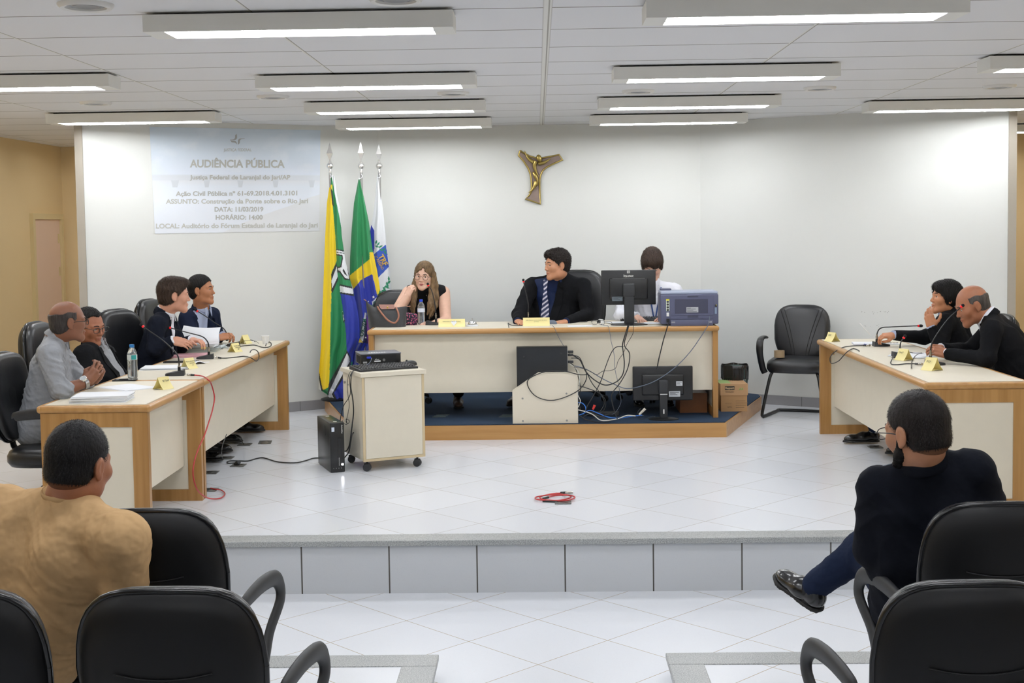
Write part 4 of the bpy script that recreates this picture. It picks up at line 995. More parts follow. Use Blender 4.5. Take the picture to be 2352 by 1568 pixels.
def spectacles(par, T, s=1.0, m_=None, round_=False, temples=True, w=.132):
    """frame in local XZ facing -Y.. lenses; returns the frame object"""
    m = MB(); hw = w/2
    for q in (-1, 1):
        cx_ = q*(hw*.52); a_, b_ = (.022, .022) if round_ else (.026, .017)
        pts = []
        for k in range(25):
            a = 2*PI*k/24; e = 1.0 if round_ else .7
            ca, sa = math.cos(a), math.sin(a); pts.append(T @ Vector((cx_ + math.copysign(abs(ca)**e, ca)*a_, 0, math.copysign(abs(sa)**e, sa)*b_)))
        m.tube(pts, .0016*s, seg=6, cap=False)
        if temples: m.tube([T @ Vector((q*(hw*.52 + .024), 0, .006)), T @ Vector((q*hw*1.02, -.006, .008)), T @ Vector((q*(hw + .004), -.07, .006)), T @ Vector((q*(hw + .002), -.105, -.004)), T @ Vector((q*(hw - .002), -.125, -.022))], .0018*s, seg=6, smooth=4)
    m.tube([T @ Vector((-.009, 0, .004)), T @ Vector((0, .002, .008)), T @ Vector((.009, 0, .004))], .0014*s, seg=6, smooth=3)
    return m.build('glasses_frame', m_ or M_BLKPL, par, smooth=60)
g = G(1374, 746, MT); o = spectacles(None, T3((g.x, g.y, MT + .020), 2.6), 1, M_GOOSE); o.name = 'eyeglasses'; tag(o, 'thin black eyeglasses standing on the desk between the judge and the silver webcam', 'eyeglasses')
g = G(572, 786, ST); o = spectacles(None, T3((G(556, 789, ST).x, G(556, 789, ST).y, ST + .02), 2.0), 1, M_GOOSE); o.name = 'eyeglasses'; tag(o, 'black eyeglasses lying beside the furthest name card on the left desk', 'eyeglasses')
def mouse(label, px, py, z, rz, mats, name='computer_mouse'):
    g = G(px, py, z); t = thing(name, label, 'computer mouse', (g.x, g.y, z), rz)
    def body(u, v):
        a = u*2*PI; ph = v*PI/2; return Vector((math.cos(a)*.030*math.cos(ph)**.6, math.sin(a)*.052*math.cos(ph)**.6, .034*math.sin(ph)))
    m = MB(); m.grid(body, 24, 8); m.build('shell', mats[0], t, smooth=80)
    if len(mats) > 1:
        for s in (-1, 1):
            m = MB(); m.grid(lambda u, v: body((s*.25 + (u - .5)*.30 + .0) % 1 if False else (.0 if s > 0 else .5) + (u - .5)*.30, .12 + v*.55)*1.02, 8, 6); m.build('side_grip', mats[1], t, smooth=80)
    m = MB(); m.lathe([(0, -.003), (.008, -.003), (.008, .003), (0, .003)], T3((0, .025, .031), ry=PI/2), seg=14); m.build('wheel', M_BLKPL, t, smooth=40)
    return t
mouse('silver and black mouse on the desk between the judge and the monitor', 1380, 742, MT, .3, [M_WHITEPL, M_BLKPL])
cable('thin grey cable from the silver mouse over the desk edge', YC([(1380, 744), (1388, 747), (1396, 748), (1400, 760), (1404, 785), (1408, 800), (1411, 820), (1413, 850), (1420, 880), (1424, 905), (1426, 925), (1415, 945), (1405, 952)], DY - .012), .002, M_GRYC)
mouse('small mouse half hidden behind the name card of the judge', 1266, 744, MT, 1.2, [M_GRYC])
cable('thin cable from the small mouse down to the black computer', YC([(1268, 747), (1273, 752), (1280, 768), (1292, 790), (1302, 803), (1312, 815)], DY - .015), .002, M_GRYC)

# handbag
def hb(x, y): return (830 + x/13.835, 670 + y/13.835)
Yb = G(890, 752, MT).y
bag = thing('handbag', 'large black handbag with brown leather handle on the left end of the main desk', 'handbag', (0, 0, 0))
M_NYL = mat('black_nylon', '#1b1d20', rough=.55, bump=.25, bscale=14, bdist=.02, sheen=.3)
M_TAN = mat('brown_leather', '#8e5b45', rough=.4); M_TAN2 = mat('rosy_leather', '#b28a80', rough=.3)
def outline_solid(pts, Yf, T_, puff, name, m_, par, nu=22, nv=14, top=None):
    pass
topc = [hb(130, 260), hb(250, 380), hb(420, 500), hb(560, 450), hb(900, 470), hb(1120, 500), hb(1440, 455)]
botc = [hb(245, 1165), hb(480, 1160), hb(760, 1150), hb(1000, 1140), hb(1180, 1135), hb(1300, 1130), hb(1425, 1125)]
lef = lambda v: 0
tx = np.array([p[0] for p in topc]); ty = np.array([p[1] for p in topc]); bx = np.array([p[0] for p in botc]); by = np.array([p[1] for p in botc]); kk = np.linspace(0, 1, 7)
def bagpt(u, v, s):
    x = np.interp(u, kk, bx)*(1 - v) + np.interp(u, kk, tx)*v; y = np.interp(u, kk, by)*(1 - v) + np.interp(u, kk, ty)*v
    th = (.075*(1 - v)**.7 + .008)*(max(0, math.sin(PI*min(max(u, 0), 1)))**.45) + .002
    return P(x, y, Yb + .09 + s*th)
m = MB()
m.grid(lambda u, v: bagpt(u, v, -1), 26, 16); m.grid(lambda u, v: bagpt(u, v, 1), 26, 16)
m.grid(lambda u, v: bagpt(u, 0, -1 + 2*v), 26, 6); m.grid(lambda u, v: bagpt(0, u, -1 + 2*v), 10, 3); m.grid(lambda u, v: bagpt(1, u, -1 + 2*v), 10, 3)
m.build('bag_body', M_NYL, bag, smooth=60)
m = MB(); fp = [hb(550, 400), hb(1040, 400), hb(1065, 520), hb(1030, 550), hb(640, 555), hb(590, 500)]
n = 6; m.add([P(x, y, Yb + .055) for x, y in fp] + [P(x, y, Yb + .075) for x, y in fp], [tuple(range(n))] + [tuple(range(2*n-1, n-1, -1))] + [(i, (i+1) % n, n + (i+1) % n, n + i) for i in range(n)]); fl2 = m.build('flap', M_TAN2, bag)
m = MB(); c_ = P(*hb(830, 500), Yb + .052); m.lathe([(0, -.003), (.006, -.003), (.007, 0), (0, .004)], Matrix.Translation(c_) @ Matrix.Rotation(PI/2, 4, 'X'), seg=14); m.build('snap', mat('gold_snap', '#d8b860', rough=.25, metal=1), fl2, smooth=50)
m = MB(); m.tube([P(*hb(x, y), Yb + d) for x, y, d in ((510, 470, .07), (560, 560, .04), (680, 720, .0), (820, 880, -.03), (940, 960, -.045), (1060, 985, -.045), (1150, 900, -.035), (1185, 780, -.02), (1160, 620, .02), (1100, 500, .06))], .0075, seg=10, smooth=6); m.build('handle', M_TAN, bag, smooth=60)
for a, b_ in (((75, 235), (160, 290)), ((1440, 470), (1560, 460))):
    m = MB(); m.tube([P(*hb(*a), Yb + .09), P(*hb(*b_), Yb + .09)], [.006, .007], seg=8, flat=(1, .6)); m.build('zip_tab', M_TAN, bag, smooth=50)
# floral pouch
M_FLOR = mat('floral_cloth', '#20182a', rough=.8)
def _flor():
    nt, b = nodes(M_FLOR); tc = nt.nodes.new('ShaderNodeTexCoord'); v = nt.nodes.new('ShaderNodeTexVoronoi'); v.inputs['Scale'].default_value = 75
    nt.links.new(tc.outputs['Object'], v.inputs['Vector']); cr = nt.nodes.new('ShaderNodeValToRGB'); cr.color_ramp.interpolation = 'CONSTANT'; e = cr.color_ramp.elements
    e[0].color = lin('#e8d8b8'); e[1].position = .16; e[1].color = lin('#b0405c')
    q = e.new(.36); q.color = lin('#6e3470'); q = e.new(.44); q.color = lin('#1c1726')
    nt.links.new(v.outputs['Distance'], cr.inputs[0]); nt.links.new(cr.outputs[0], b.inputs['Base Color'])
_flor()
Yp = G(945, 747, MT).y; c_ = P(944, 733.5, Yp + .03)
m = MB(); m.rbox((-.065, -.03, -.055), (.055, .03, .055), .026, Matrix.Translation(c_) @ Matrix.Rotation(.12, 4, 'Y'), seg=5); o = m.build('pouch', M_FLOR, None, smooth=60); tag(o, 'floral red and black pouch between the handbag and the water bottle', 'pouch')

# monitors
def monitor(label, px, py, z, w, h, zc, logo, stand_w, yaw=0.0, screen=True, tilt=0.0, dsp=0.0, oval=.13):
    g = G(px, py, z); t = thing('computer_monitor', label, 'monitor', (g.x, g.y + oval*.6, z), yaw, 'computer monitors')
    T = T3((dsp, .035, zc), 0, rx=tilt)
    m = MB(); m.rbox((-w/2, .0, -h/2), (w/2, .028, h/2), .007, T); m.rbox((-w*.35, -.020, -h*.34), (w*.35, .003, h*.27), .012, T); m.build('screen_housing', M_BLKPL, t, smooth=40)
    m = MB(); m.box((-w/2 + .015, .028, -h/2 + .015), (w/2 - .015, .0285, h/2 - .02), T); m.build('screen', mat('dark_lcd', '#0c0e12', rough=.2), t)
    m = MB(); m.rbox((-stand_w/2, -.03, .008), (stand_w/2, .012, zc + .02), .008, Matrix.Translation((dsp, 0, 0))); m.rbox((-stand_w*.62, -.034, zc - .075), (stand_w*.62, .02, zc + .035), .012, Matrix.Translation((dsp, 0, 0))); m.build('stand_column', M_BLKPL2, t, smooth=40)
    m = MB(); m.lathe([(0, 0), (oval, 0), (oval, .006), (oval*.8, .013), (.03, .02), (0, .02)], Matrix.Translation((dsp, -.005, 0)) @ Matrix.Diagonal((1, .62, 1, 1)), seg=40); m.build('stand_foot', M_BLKPL, t, smooth=50)
    X, Z = Vector((1, 0, 0)), Vector((0, 0, 1)); nf = Vector((0, -1, 0)); R3 = T.to_3x3()
    def lab(x, z_, lw, lh, col, lines=()):
        q = MB(); q.box((x - lw/2, -.0215, z_ - lh/2), (x + lw/2, -.0205, z_ + lh/2), T); o = q.build('sticker', mat('sticker_' + col[1:], col, rough=.4), t)
        for i in range(3):
            q = MB(); q.box((x - lw*.4, -.0222, z_ + lh*(.22 - .2*i)), (x - lw*.4 + lw*(.8, .5, .65)[i], -.0216, z_ + lh*(.30 - .2*i)), T); q.build('print_line', M_INK, o)
        return o
    if logo:
        text_mesh('lettering', 'Itautec', .030, frame(T @ Vector((0, -.001, h*.33)), X, Z, nf), mat('logo_white', '#c8c8c4', rough=.5), t, bold=.0006)
        q = MB()
        for a, b_, c_, d_ in ((-.012, .012, .0, .004), (-.012, .012, .018, .022), (-.012, -.007, .004, .018), (.007, .012, .004, .018), (-.004, .004, .008, .014)):
            q.box((a, -.002, h*.33 + .022 + c_), (b_, -.0005, h*.33 + .022 + d_), T)
        q.build('logo', MATS['logo_white'], t)
        lab(-w*.21, -h*.32, .085, .035, '#5f6b74')
        q = MB(); q.box((-w*.30, -.0215, h*.255), (w*.30, -.0195, h*.265), T); q.build('vent_line', M_STEEL, t)
    else:
        lab(w*.19, -h*.30, .09, .045, '#b9bdc2'); o2 = lab(w*.27, -.0, .05, .036, '#c9cdd2')
        q = MB(); q.box((-.03, -.0345, zc - .082), (.03, -.0335, zc - .076), Matrix.Translation((dsp, 0, 0))); q.build('chrome_strip', M_CHROME, t)
        q = MB(); q.box((-.005, -.0315, .05), (.005, -.0305, .085), Matrix.Translation((dsp, 0, 0))); q.build('stand_badge', M_WHITEPL, t)
    return t
md = monitor('black monitor seen from behind on the main desk beside the printer', 1447, 748, MT, .445, .285, .305, True, .08, oval=.15)
monitor('black monitor standing on the navy carpet under the main desk', 1526, 966, PZ, .48, .275, .285, False, .062, oval=.12)
# printer
gl, gr = G(1528, 749, MT), G(1641, 742, MT); pw = gr.x - gl.x
prn = thing('printer', 'blue grey laser printer seen from behind at the right end of the main desk', 'printer', (gl.x, gl.y + .02, MT), -.03)
M_PR = mat('blue_grey_plastic', '#50536c', rough=.45); M_PR2 = mat('pale_blue_grey_plastic', '#9aa3b8', rough=.4); M_PRD = mat('dark_blue_grey_plastic', '#383a4e', rough=.5)
PH = .275
m = MB(); m.rbox((-.035, 0, .012), (pw, .36, PH - .02), .012); m.build('housing', M_PR, prn, smooth=40)
m = MB(); m.rbox((-.03, .01, PH - .022), (pw - .004, .34, PH), .008); m.build('top_cover', M_PR2, prn, smooth=40)
m = MB(); m.rbox((-.02, .24, PH - .005), (.07, .34, PH + .014), .004); m.build('control_panel', M_PR, prn, smooth=40)
m = MB(); m.box((.045, -.004, .085), (pw - .04, .006, PH - .035)); rd = m.build('rear_door', M_PR, prn)
m = MB(); m.box((.08, -.006, .10), (pw - .085, -.003, .215)); m.build('vent_recess', M_PRD, rd)
m = MB(); m.box((pw*.42, -.007, PH - .045), (pw*.62, -.003, PH - .035)); m.build('door_latch', M_PRD, rd)
m = MB(); m.box((.045, -.004, .055), (pw - .05, .004, .082)); tr_ = m.build('tray_cover', M_PR, prn); m = MB(); m.box((pw*.42, -.007, .066), (pw*.62, -.003, .083)); m.build('tray_grip', M_PRD, tr_)
m = MB(); m.rbox((.045, -.018, 0), (pw - .045, .01, .05), .003); m.build('paper_tray', M_PR, prn, smooth=40)
m = MB(); m.box((pw*.40, -.0075, .108), (pw*.40 + .095, -.0065, .15)); sk = m.build('sticker', mat('sticker_silver', '#aeb2b8', rough=.35), prn)
for i in range(4):
    q = MB(); q.box((pw*.40 + .005, -.0082, .142 - i*.009), (pw*.40 + .005 + (.03, .07, .05, .08)[i], -.0077, .145 - i*.009)); q.build('print_line', M_INK, sk)
m = MB(); m.box((.010, -.002, .12), (.036, -.0005, .215)); wl = m.build('warning_label', mat('label_cream', '#c3cbbd', rough=.5), prn)
m = MB(); m.box((.010, -.003, .206), (.036, -.002, .216)); m.build('warning_band', mat('warning_yellow', '#d6cf1c', rough=.5), wl)
for i in range(4):
    q = MB(); q.lathe([(.006, 0), (.009, 0), (.009, .001), (.006, .001)], Matrix.Translation((.023, -.002, .195 - i*.022)) @ Matrix.Rotation(PI/2, 4, 'X'), seg=14); q.build('warning_symbol', M_INK, wl)
m = MB(); m.box((.013, -.003, .078), (.033, .0, .108)); m.build('white_seal', M_WHITEPL, prn)
m = MB(); m.rbox((.011, -.02, .030), (.035, .0, .060), .003); m.build('power_inlet', M_BLKPL, prn)
m = MB(); m.box((pw - .030, -.003, .150), (pw - .014, .0, .168)); pt = m.build('network_port', M_BLKPL, prn)
m = MB(); m.box((pw - .021, -.004, .162), (pw - .015, -.002, .168)); m.build('port_light', MATS['warning_yellow'], pt)
m = MB(); m.box((pw - .030, -.003, .095), (pw - .014, .0, .145)); m.build('parallel_port', mat('port_blue_grey', '#7f90a8', rough=.4), prn)
for x in (.065, pw - .07):
    q = MB(); q.box((x - .015, -.0195, .025), (x + .015, -.0185, .037)); q.build('tray_badge', mat('badge_grey', '#8d8f98', rough=.5), prn)
cable('black power cable from the printer down behind the floor monitor', YC([(1536, 741), (1534, 747), (1530, 760), (1524, 780), (1519, 800), (1513, 825), (1509, 848)], DY - .03), .0045)
cable('grey cable from the printer sagging across the front of the main desk', YC([(1630, 726), (1627, 744), (1615, 765), (1585, 808), (1550, 844), (1510, 872), (1475, 886), (1440, 892), (1415, 884), (1385, 870), (1360, 855), (1340, 845), (1320, 840)], DY - .05), .0035, M_GRYC)

# keyboard and laptop of the typing man
def keyboard(label, a, b_, c_, z, name='keyboard', rows=5, cols=18):
    """a, b front corners, c back-left corner"""
    x = (b_ - a); L = x.length; x.normalize(); y = Vector((-x.y, x.x, 0)); D = abs((c_ - a).dot(y)); D = max(D, .12)
    t = thing(name, label, 'keyboard', (a.x, a.y, z), math.atan2(x.y, x.x))
    m = MB(); m.add([(0, 0, 0), (L, 0, 0), (L, D, 0), (0, D, 0), (0, 0, .014), (L, 0, .014), (L, D, .026), (0, D, .026)], [(0,3,2,1),(4,5,6,7),(0,1,5,4),(1,2,6,5),(2,3,7,6),(3,0,4,7)]); m.build('keyboard_case', M_BLKPL2, t)
    m = MB()
    for r in range(rows):
        for k in range(cols):
            x0 = .012 + k*(L - .024)/cols; y0 = .014 + r*(D - .025)/rows; z0 = .014 + .012*y0/D; kw = (L - .024)/cols*.84; kd = (D - .025)/rows*.8
            m.add([(x0, y0, z0), (x0 + kw, y0, z0), (x0 + kw, y0 + kd, z0 + .002), (x0, y0 + kd, z0 + .002), (x0 + kw*.12, y0 + kd*.12, z0 + .007), (x0 + kw*.88, y0 + kd*.12, z0 + .007), (x0 + kw*.88, y0 + kd*.88, z0 + .009), (x0 + kw*.12, y0 + kd*.88, z0 + .009)], [(4,5,6,7),(0,1,5,4),(1,2,6,5),(2,3,7,6),(3,0,4,7)])
    m.build('keys', M_BLKPL, t); return t
g = G(1485, 737, MT)
keyboard('black keyboard under the hands of the man in the white shirt', Vector((g.x - .22, g.y - .02, 0)), Vector((g.x + .22, g.y - .02, 0)), Vector((g.x - .22, g.y + .12, 0)), MT)
# ---- projector, keyboard and mouse on the cabinet
CT = CH
a, b_ = G(829, 843, CT), G(921, 839, CT); x = (b_ - a).normalized(); pr = thing('projector', 'black and grey video projector on top of the mobile cabinet', 'projector', (a.x, a.y, CT), math.atan2(x.y, x.x)); PWd = (b_ - a).length
M_PJT = mat('projector_grey_top', '#6a6c74', rough=.35); PD = .235; PHt = .095
m = MB(); m.rbox((0, 0, .012), (PWd, PD, PHt - .004), .006); m.build('casing', M_BLKPL, pr, smooth=40)
m = MB(); m.rbox((-.003, -.003, PHt - .007), (PWd + .003, PD, PHt), .003); tp_ = m.build('top_panel', M_PJT, pr, smooth=40)
m = MB(); m.box((.02, PD - .07, PHt), (.085, PD - .025, PHt + .0006)); m.build('focus_recess', M_BLKPL, tp_)
m = MB(); m.box((.055, .03, PHt), (.20, .075, PHt + .0005)); kp = m.build('control_panel', mat('control_grey', '#8c8e96', rough=.4), tp_)
for i in range(7):
    for j in range(2):
        q = MB(); q.rbox((.064 + i*.0185, .037 + j*.016, PHt), (.077 + i*.0185, .048 + j*.016, PHt + .0018), .001); q.build('button', M_WHITEPL, kp)
m = MB(); m.box((.095, .105, PHt), (.135, .113, PHt + .0006)); m.build('nameplate', M_WHITEPL, tp_)
m = MB(); m.box((.012, -.0015, .018), (PWd - .035, .001, PHt - .012)); pn = m.build('connector_panel', mat('connector_black', '#0c0d0f', rough=.5), pr)
m = MB(); m.rbox((.042, -.020, .060), (.072, 0, .074), .003); vg = m.build('vga_plug', mat('vga_blue', '#2438c0', rough=.4), pr); 
text_mesh('lettering', 'InFocus', .010, frame(Vector((.118, -.002, .052)), Vector((1, 0, 0)), Vector((0, 0, 1)), Vector((0, -1, 0))), M_WHITEPL, pr, bold=.0002)
m = MB(); m.box((.097, -.0025, .034), (.143, -.0015, .043)); m.build('barcode_sticker', M_PAPER, pr)
m = MB(); m.box((.016, -.0025, .026), (.045, -.0015, .038)); m.build('rating_sticker', mat('sticker_grey', '#9a9c9e', rough=.5), pr)
m = MB(); m.lathe([(.008, 0), (.010, 0), (.010, .0015), (.008, .0015)], Matrix.Translation((.168, -.001, .046)) @ Matrix.Rotation(PI/2, 4, 'X'), seg=20); m.build('audio_jack', M_STEEL, pr)
m = MB()
for i in range(9): m.box((-.0008, .03 + i*.019, .022), (.0, .042 + i*.019, PHt - .02))
m.build('side_grille', mat('grille_dark', '#060607', rough=.8), pr)
for x_, y_ in ((.025, .03), (PWd - .025, .03), (PWd/2, PD - .03)):
    m = MB(); m.cyl((x_, y_, 0), (x_, y_, .014), .010, seg=14); m.build('foot', M_BLKPL2, pr, smooth=40)
A1, B1, C1 = G(827, 855, CT), G(960, 846, CT), G(812, 847, CT)
keyboard('black keyboard in front of the projector on the mobile cabinet', A1 + Vector((0, .012, 0)), B1 + Vector((0, .012, 0)), C1, CT, cols=20)
mouse('black mouse behind the keyboard on the mobile cabinet', 942, 838, CT, 1.9, [M_BLKPL])
def cabp(*p): return [P(x, y, Y) for x, y, Y in p]
cable('thin grey cable from the projector to the cabinet top', cabp((854, 822, 9.14), (851, 830, 9.08), (845, 836, 9.04), (838, 840, 9.0), (826, 845, 9.0)), .0025, M_GRYC)
cable('black cable hanging down the left side of the mobile cabinet', cabp((822, 847, 8.97), (812, 851, 8.9), (807, 862, 8.85), (806, 890, 8.83), (810, 915, 8.82), (812, 945, 8.82), (809, 975, 8.82), (806, 1000, 8.83), (803, 1020, 8.86), (797, 1034, 8.92), (790, 1036, 8.98)), .0045)
cable('second black cable looping from the cabinet side to the desktop computer', cabp((820, 848, 8.98), (809, 853, 8.92), (803, 870, 8.88), (805, 900, 8.87), (800, 915, 8.88), (790, 930, 8.95), (784, 950, 9.02), (781, 968, 9.08)), .0028)
cable('thin cable with a tied bundle beside the mobile cabinet', cabp((818, 848, 8.97), (803, 856, 8.9), (798, 880, 8.9), (799, 905, 8.9), (802, 930, 8.9), (798, 955, 8.9), (795, 968, 8.9), (800, 972, 8.9), (802, 966, 8.89), (795, 962, 8.9), (797, 974, 8.9), (790, 972, 8.95), (786, 965, 9.0)), .002)
cable('thick black cable behind the desktop computer and the cabinet caster', cabp((812, 993, 8.82), (808, 1000, 8.80), (804, 1025, 8.80), (800, 1040, 8.84), (790, 1052, 8.95)), .0045)
# ---- desktop computer on the floor
a, b_ = G(760, 1086, 0), G(791, 1084, 0); c_ = G(732, 1065, 0)
pcw = .098; x = Vector((.94, .34, 0)); ang = math.atan2((c_ - a).x*-1, (c_ - a).y)
pc = thing('desktop_computer', 'slim black desktop computer standing on the floor left of the mobile cabinet', 'computer', (a.x, a.y, 0), ang)
m = MB(); m.rbox((0, .008, .004), (pcw, .39, .345), .003); m.build('case', mat('pc_black_metal', '#131416', rough=.28, metal=.2), pc, smooth=40)
m = MB(); m.rbox((-.001, -.004, .002), (pcw + .001, .014, .346), .004); fr_ = m.build('front_panel', M_BLKPL, pc, smooth=40)
m = MB(); m.box((.010, -.0048, .285), (.030, -.004, .315)); m.build('sticker', mat('sticker_white_blue', '#cdd6e6', rough=.4), fr_)
text_mesh('lettering', 'POSITIVO', .014, frame(Vector((.083, -.0046, .30)), Vector((0, 0, -1)), Vector((1, 0, 0)), Vector((0, -1, 0))) @ Matrix.Rotation(PI, 4, 'Z'), M_WHITEPL, fr_)
m = MB(); m.box((.052, -.0050, .10), (.078, -.0042, .24)); m.build('drive_bay', mat('bay_black', '#0a0b0c', rough=.2), fr_)
text_mesh('lettering', 'POSITIVO MASTER', .007, frame(Vector((.060, -.0054, .075)), Vector((0, 0, -1)), Vector((1, 0, 0)), Vector((0, -1, 0))) @ Matrix.Rotation(PI, 4, 'Z'), M_WHITEPL, fr_)
m = MB(); m.lathe([(0, 0), (.0075, 0), (.0075, .002), (0, .003)], Matrix.Translation((.082, -.004, .055)) @ Matrix.Rotation(PI/2, 4, 'X'), seg=18); m.build('power_light', mat('power_glow', (.9, .92, 1), emit=30), fr_)
for i in range(4):
    q = MB(); q.lathe([(0, 0), (.003, 0), (.003, .001), (0, .001)], Matrix.Translation((.02 + i*.018, -.004, .03)) @ Matrix.Rotation(PI/2, 4, 'X'), seg=10); q.build('port', M_STEEL, fr_)
m = MB(); m.box((-.0008, .14, .24), (.0, .15, .31)); m.build('side_vent', MATS['grille_dark'], pc)
for x_, y_ in ((.05, .06), (.06, .33)):
    q = MB(); q.box((x_ - .012, y_ - .01, .345), (x_ + .012, y_ + .01, .3462)); q.build('top_sticker', M_WHITEPL, pc)
cable('long black power cable running along the floor to the desktop computer', [G(x, y, .006) for x, y in cz((1090, 1162), (1040, 1166), (980, 1185), (900, 1203), (800, 1203), (720, 1192), (650, 1170), (600, 1160), (540, 1172), (480, 1188), (400, 1188), (330, 1188), (304, 1198), (320, 1208), (360, 1206), (385, 1206))], .0045, plug=[(G(542, 1066, .01), G(549, 1061, .03), .018, M_BLKPL2)])
# ---- floor sockets
def socket(label, px, py, rz=0.0, w=.10, tilt=0.0):
    g = G(px, py, 0); t = thing('floor_socket', label, 'floor socket', (g.x, g.y, .001), rz, 'metal floor sockets')
    m = MB(); m.rbox((-w/2, -w/2, 0), (w/2, w/2, .005), .002, Matrix.Rotation(tilt, 4, 'X')); m.build('plate', mat('dull_metal', '#7b7c7a', rough=.4, metal=.7), t)
    m = MB(); m.lathe([(.022, .005), (.030, .005), (.030, .007), (.022, .007)], Matrix.Rotation(tilt, 4, 'X'), seg=24); m.build('cover_ring', M_STEEL, t)
    for s in (-1, 1):
        q = MB(); q.cyl(Matrix.Rotation(tilt, 4, 'X') @ Vector((s*w*.38, w*.38, .005)), Matrix.Rotation(tilt, 4, 'X') @ Vector((s*w*.38, w*.38, .0065)), .004, seg=8); q.build('screw', M_STEEL, t)
    return t
socket('metal floor socket under the far end of the left desk, with a cable', *cz((457, 1051))[0])
socket('tilted metal floor socket cover furthest from the left desk', *cz((627, 1040))[0], tilt=.25)
socket('metal floor socket beside the shoe under the left desk', *cz((298, 1166))[0])
socket('metal floor socket under the plug of the long black cable', *cz((400, 1230))[0])
socket('metal floor socket close to the end frame of the left desks', *cz((165, 1291))[0])
socket('metal floor socket where the red cable plugs in by the left desk', *cz((155, 1440))[0])
socket('metal floor socket under the coiled red cable in the middle of the floor', 1293, 1154)
socket('metal floor socket under the right desk beside the black shoe', 2010, 1027)
cable('black cable rising from the floor socket beside the shoe', [G(*cz((265, 1168))[0], .006)] + [PX(x, y, XF - .05) for x, y in cz((258, 1120), (265, 1060), (285, 1000), (300, 960))], .003)
cable('black cable rising from the floor socket under the far left desk', [G(*cz((450, 1050))[0], .006)] + [P(x, y, G(*cz((450, 1050))[0], 0).y) for x, y in cz((430, 1015), (400, 990), (370, 960))], .003)
# coiled red cable
cc = lambda *p: [(1220 + x/19.6, 1110 + y/19.6) for x, y in p]
coil = cc((1350, 430), (1000, 455), (700, 510), (420, 590), (400, 650), (560, 720), (900, 755), (1300, 770), (1700, 745), (1960, 640), (1900, 570), (1650, 520), (1300, 480), (900, 510), (500, 555), (220, 610), (200, 690), (400, 735), (900, 762), (1300, 750), (1700, 660), (1790, 590), (1650, 530), (1300, 530), (950, 565), (780, 610))
pl0, pl1, pl2 = G(*cc((1340, 430))[0], .012), G(*cc((1520, 410))[0], .012), G(*cc((1880, 400))[0], .012)
cable('coiled red microphone cable with a silver plug on the white floor', [G(x, y, .008 + .004*(i % 3)) for i, (x, y) in enumerate(coil)], .0042, M_REDC, smooth=5,
      plug=[(pl0, pl1, .009, M_BLKPL), (pl1, pl2, .0105, M_NICK), (G(*cc((770, 620))[0], .01), G(*cc((530, 680))[0], .01), .008, M_BLKPL), (G(*cc((520, 790))[0], .006), G(*cc((1200, 830))[0], .006), .006, M_BLKPL)])
# ---- under the main desk
cb = lambda *p: [(1150 + x/5.737, 800 + y/5.737) for x, y in p]
Yc = G(1250, 972, PZ).y
o = G(1178, 971, PZ); e = G(1328, 971, PZ); wb = e.x - o.x
hld = thing('computer_holder', 'cream metal box with a sloped corner standing on the navy carpet under the main desk', 'box', (o.x, Yc, PZ))
k_ = Yc/FPX; hh = .395
m = MB(); m.prism([(0, 0), (wb, 0), (wb, hh), (.205, hh), (0, .255)], 0, .10, Matrix.Rotation(PI/2, 4, 'X') @ Matrix.Translation((0, 0, -.10))); m.build('shell', mat('cream_metal', '#d8d0be', rough=.5), hld)
for x_, z_ in ((.08, .02), (wb - .09, .022), (.08, .20), (wb - .09, .235)):
    q = MB(); q.lathe([(0, 0), (.008, 0), (.006, .004), (0, .005)], Matrix.Translation((x_, 0, z_)) @ Matrix.Rotation(PI/2, 4, 'X'), seg=12); q.build('screw', M_STEEL, hld, smooth=50)
x0, x1 = P(1186, 800, Yc + .05).x, P(1303, 800, Yc + .05).x; zt = P(1250, 799, Yc + .05).z
cp = thing('desktop_computer', 'black computer case standing behind the cream metal box under the main desk', 'computer', (x0, Yc + .105, PZ))
hz = zt - PZ
m = MB(); m.box((.008, 0, 0), (x1 - x0, .085, hz)); m.build('case', mat('pc_black_panel', '#14181d', rough=.4), cp)
m = MB(); m.box((0, -.006, 0), (.010, .09, hz + .004)); m.box((.008, -.004, hz), (x1 - x0, .09, hz + .004)); m.build('front_bezel', M_BLKPL, cp)
for x_, z_ in ((.06, hz - .075), (x1 - x0 - .05, hz - .05)):
    q = MB(); q.lathe([(0, 0), (.008, 0), (.006, .002), (0, .002)], Matrix.Translation((x_, 0, z_)) @ Matrix.Rotation(PI/2, 4, 'X'), seg=12); q.build('rubber_foot', M_BLKPL2, cp)
m = MB(); m.box((x1 - x0, .0, hz*.35), (x1 - x0 + .004, .085, hz)); m.build('rear_panel', M_STEEL, cp)
for z_ in (hz - .05, hz - .075, hz - .13):
    q = MB(); q.rbox((x1 - x0 + .004, .02, z_), (x1 - x0 + .05, .055, z_ + .018), .004); q.build('plug', M_BLKPL2, cp)
Yw = Yc - .03; Yv = Yc + .02
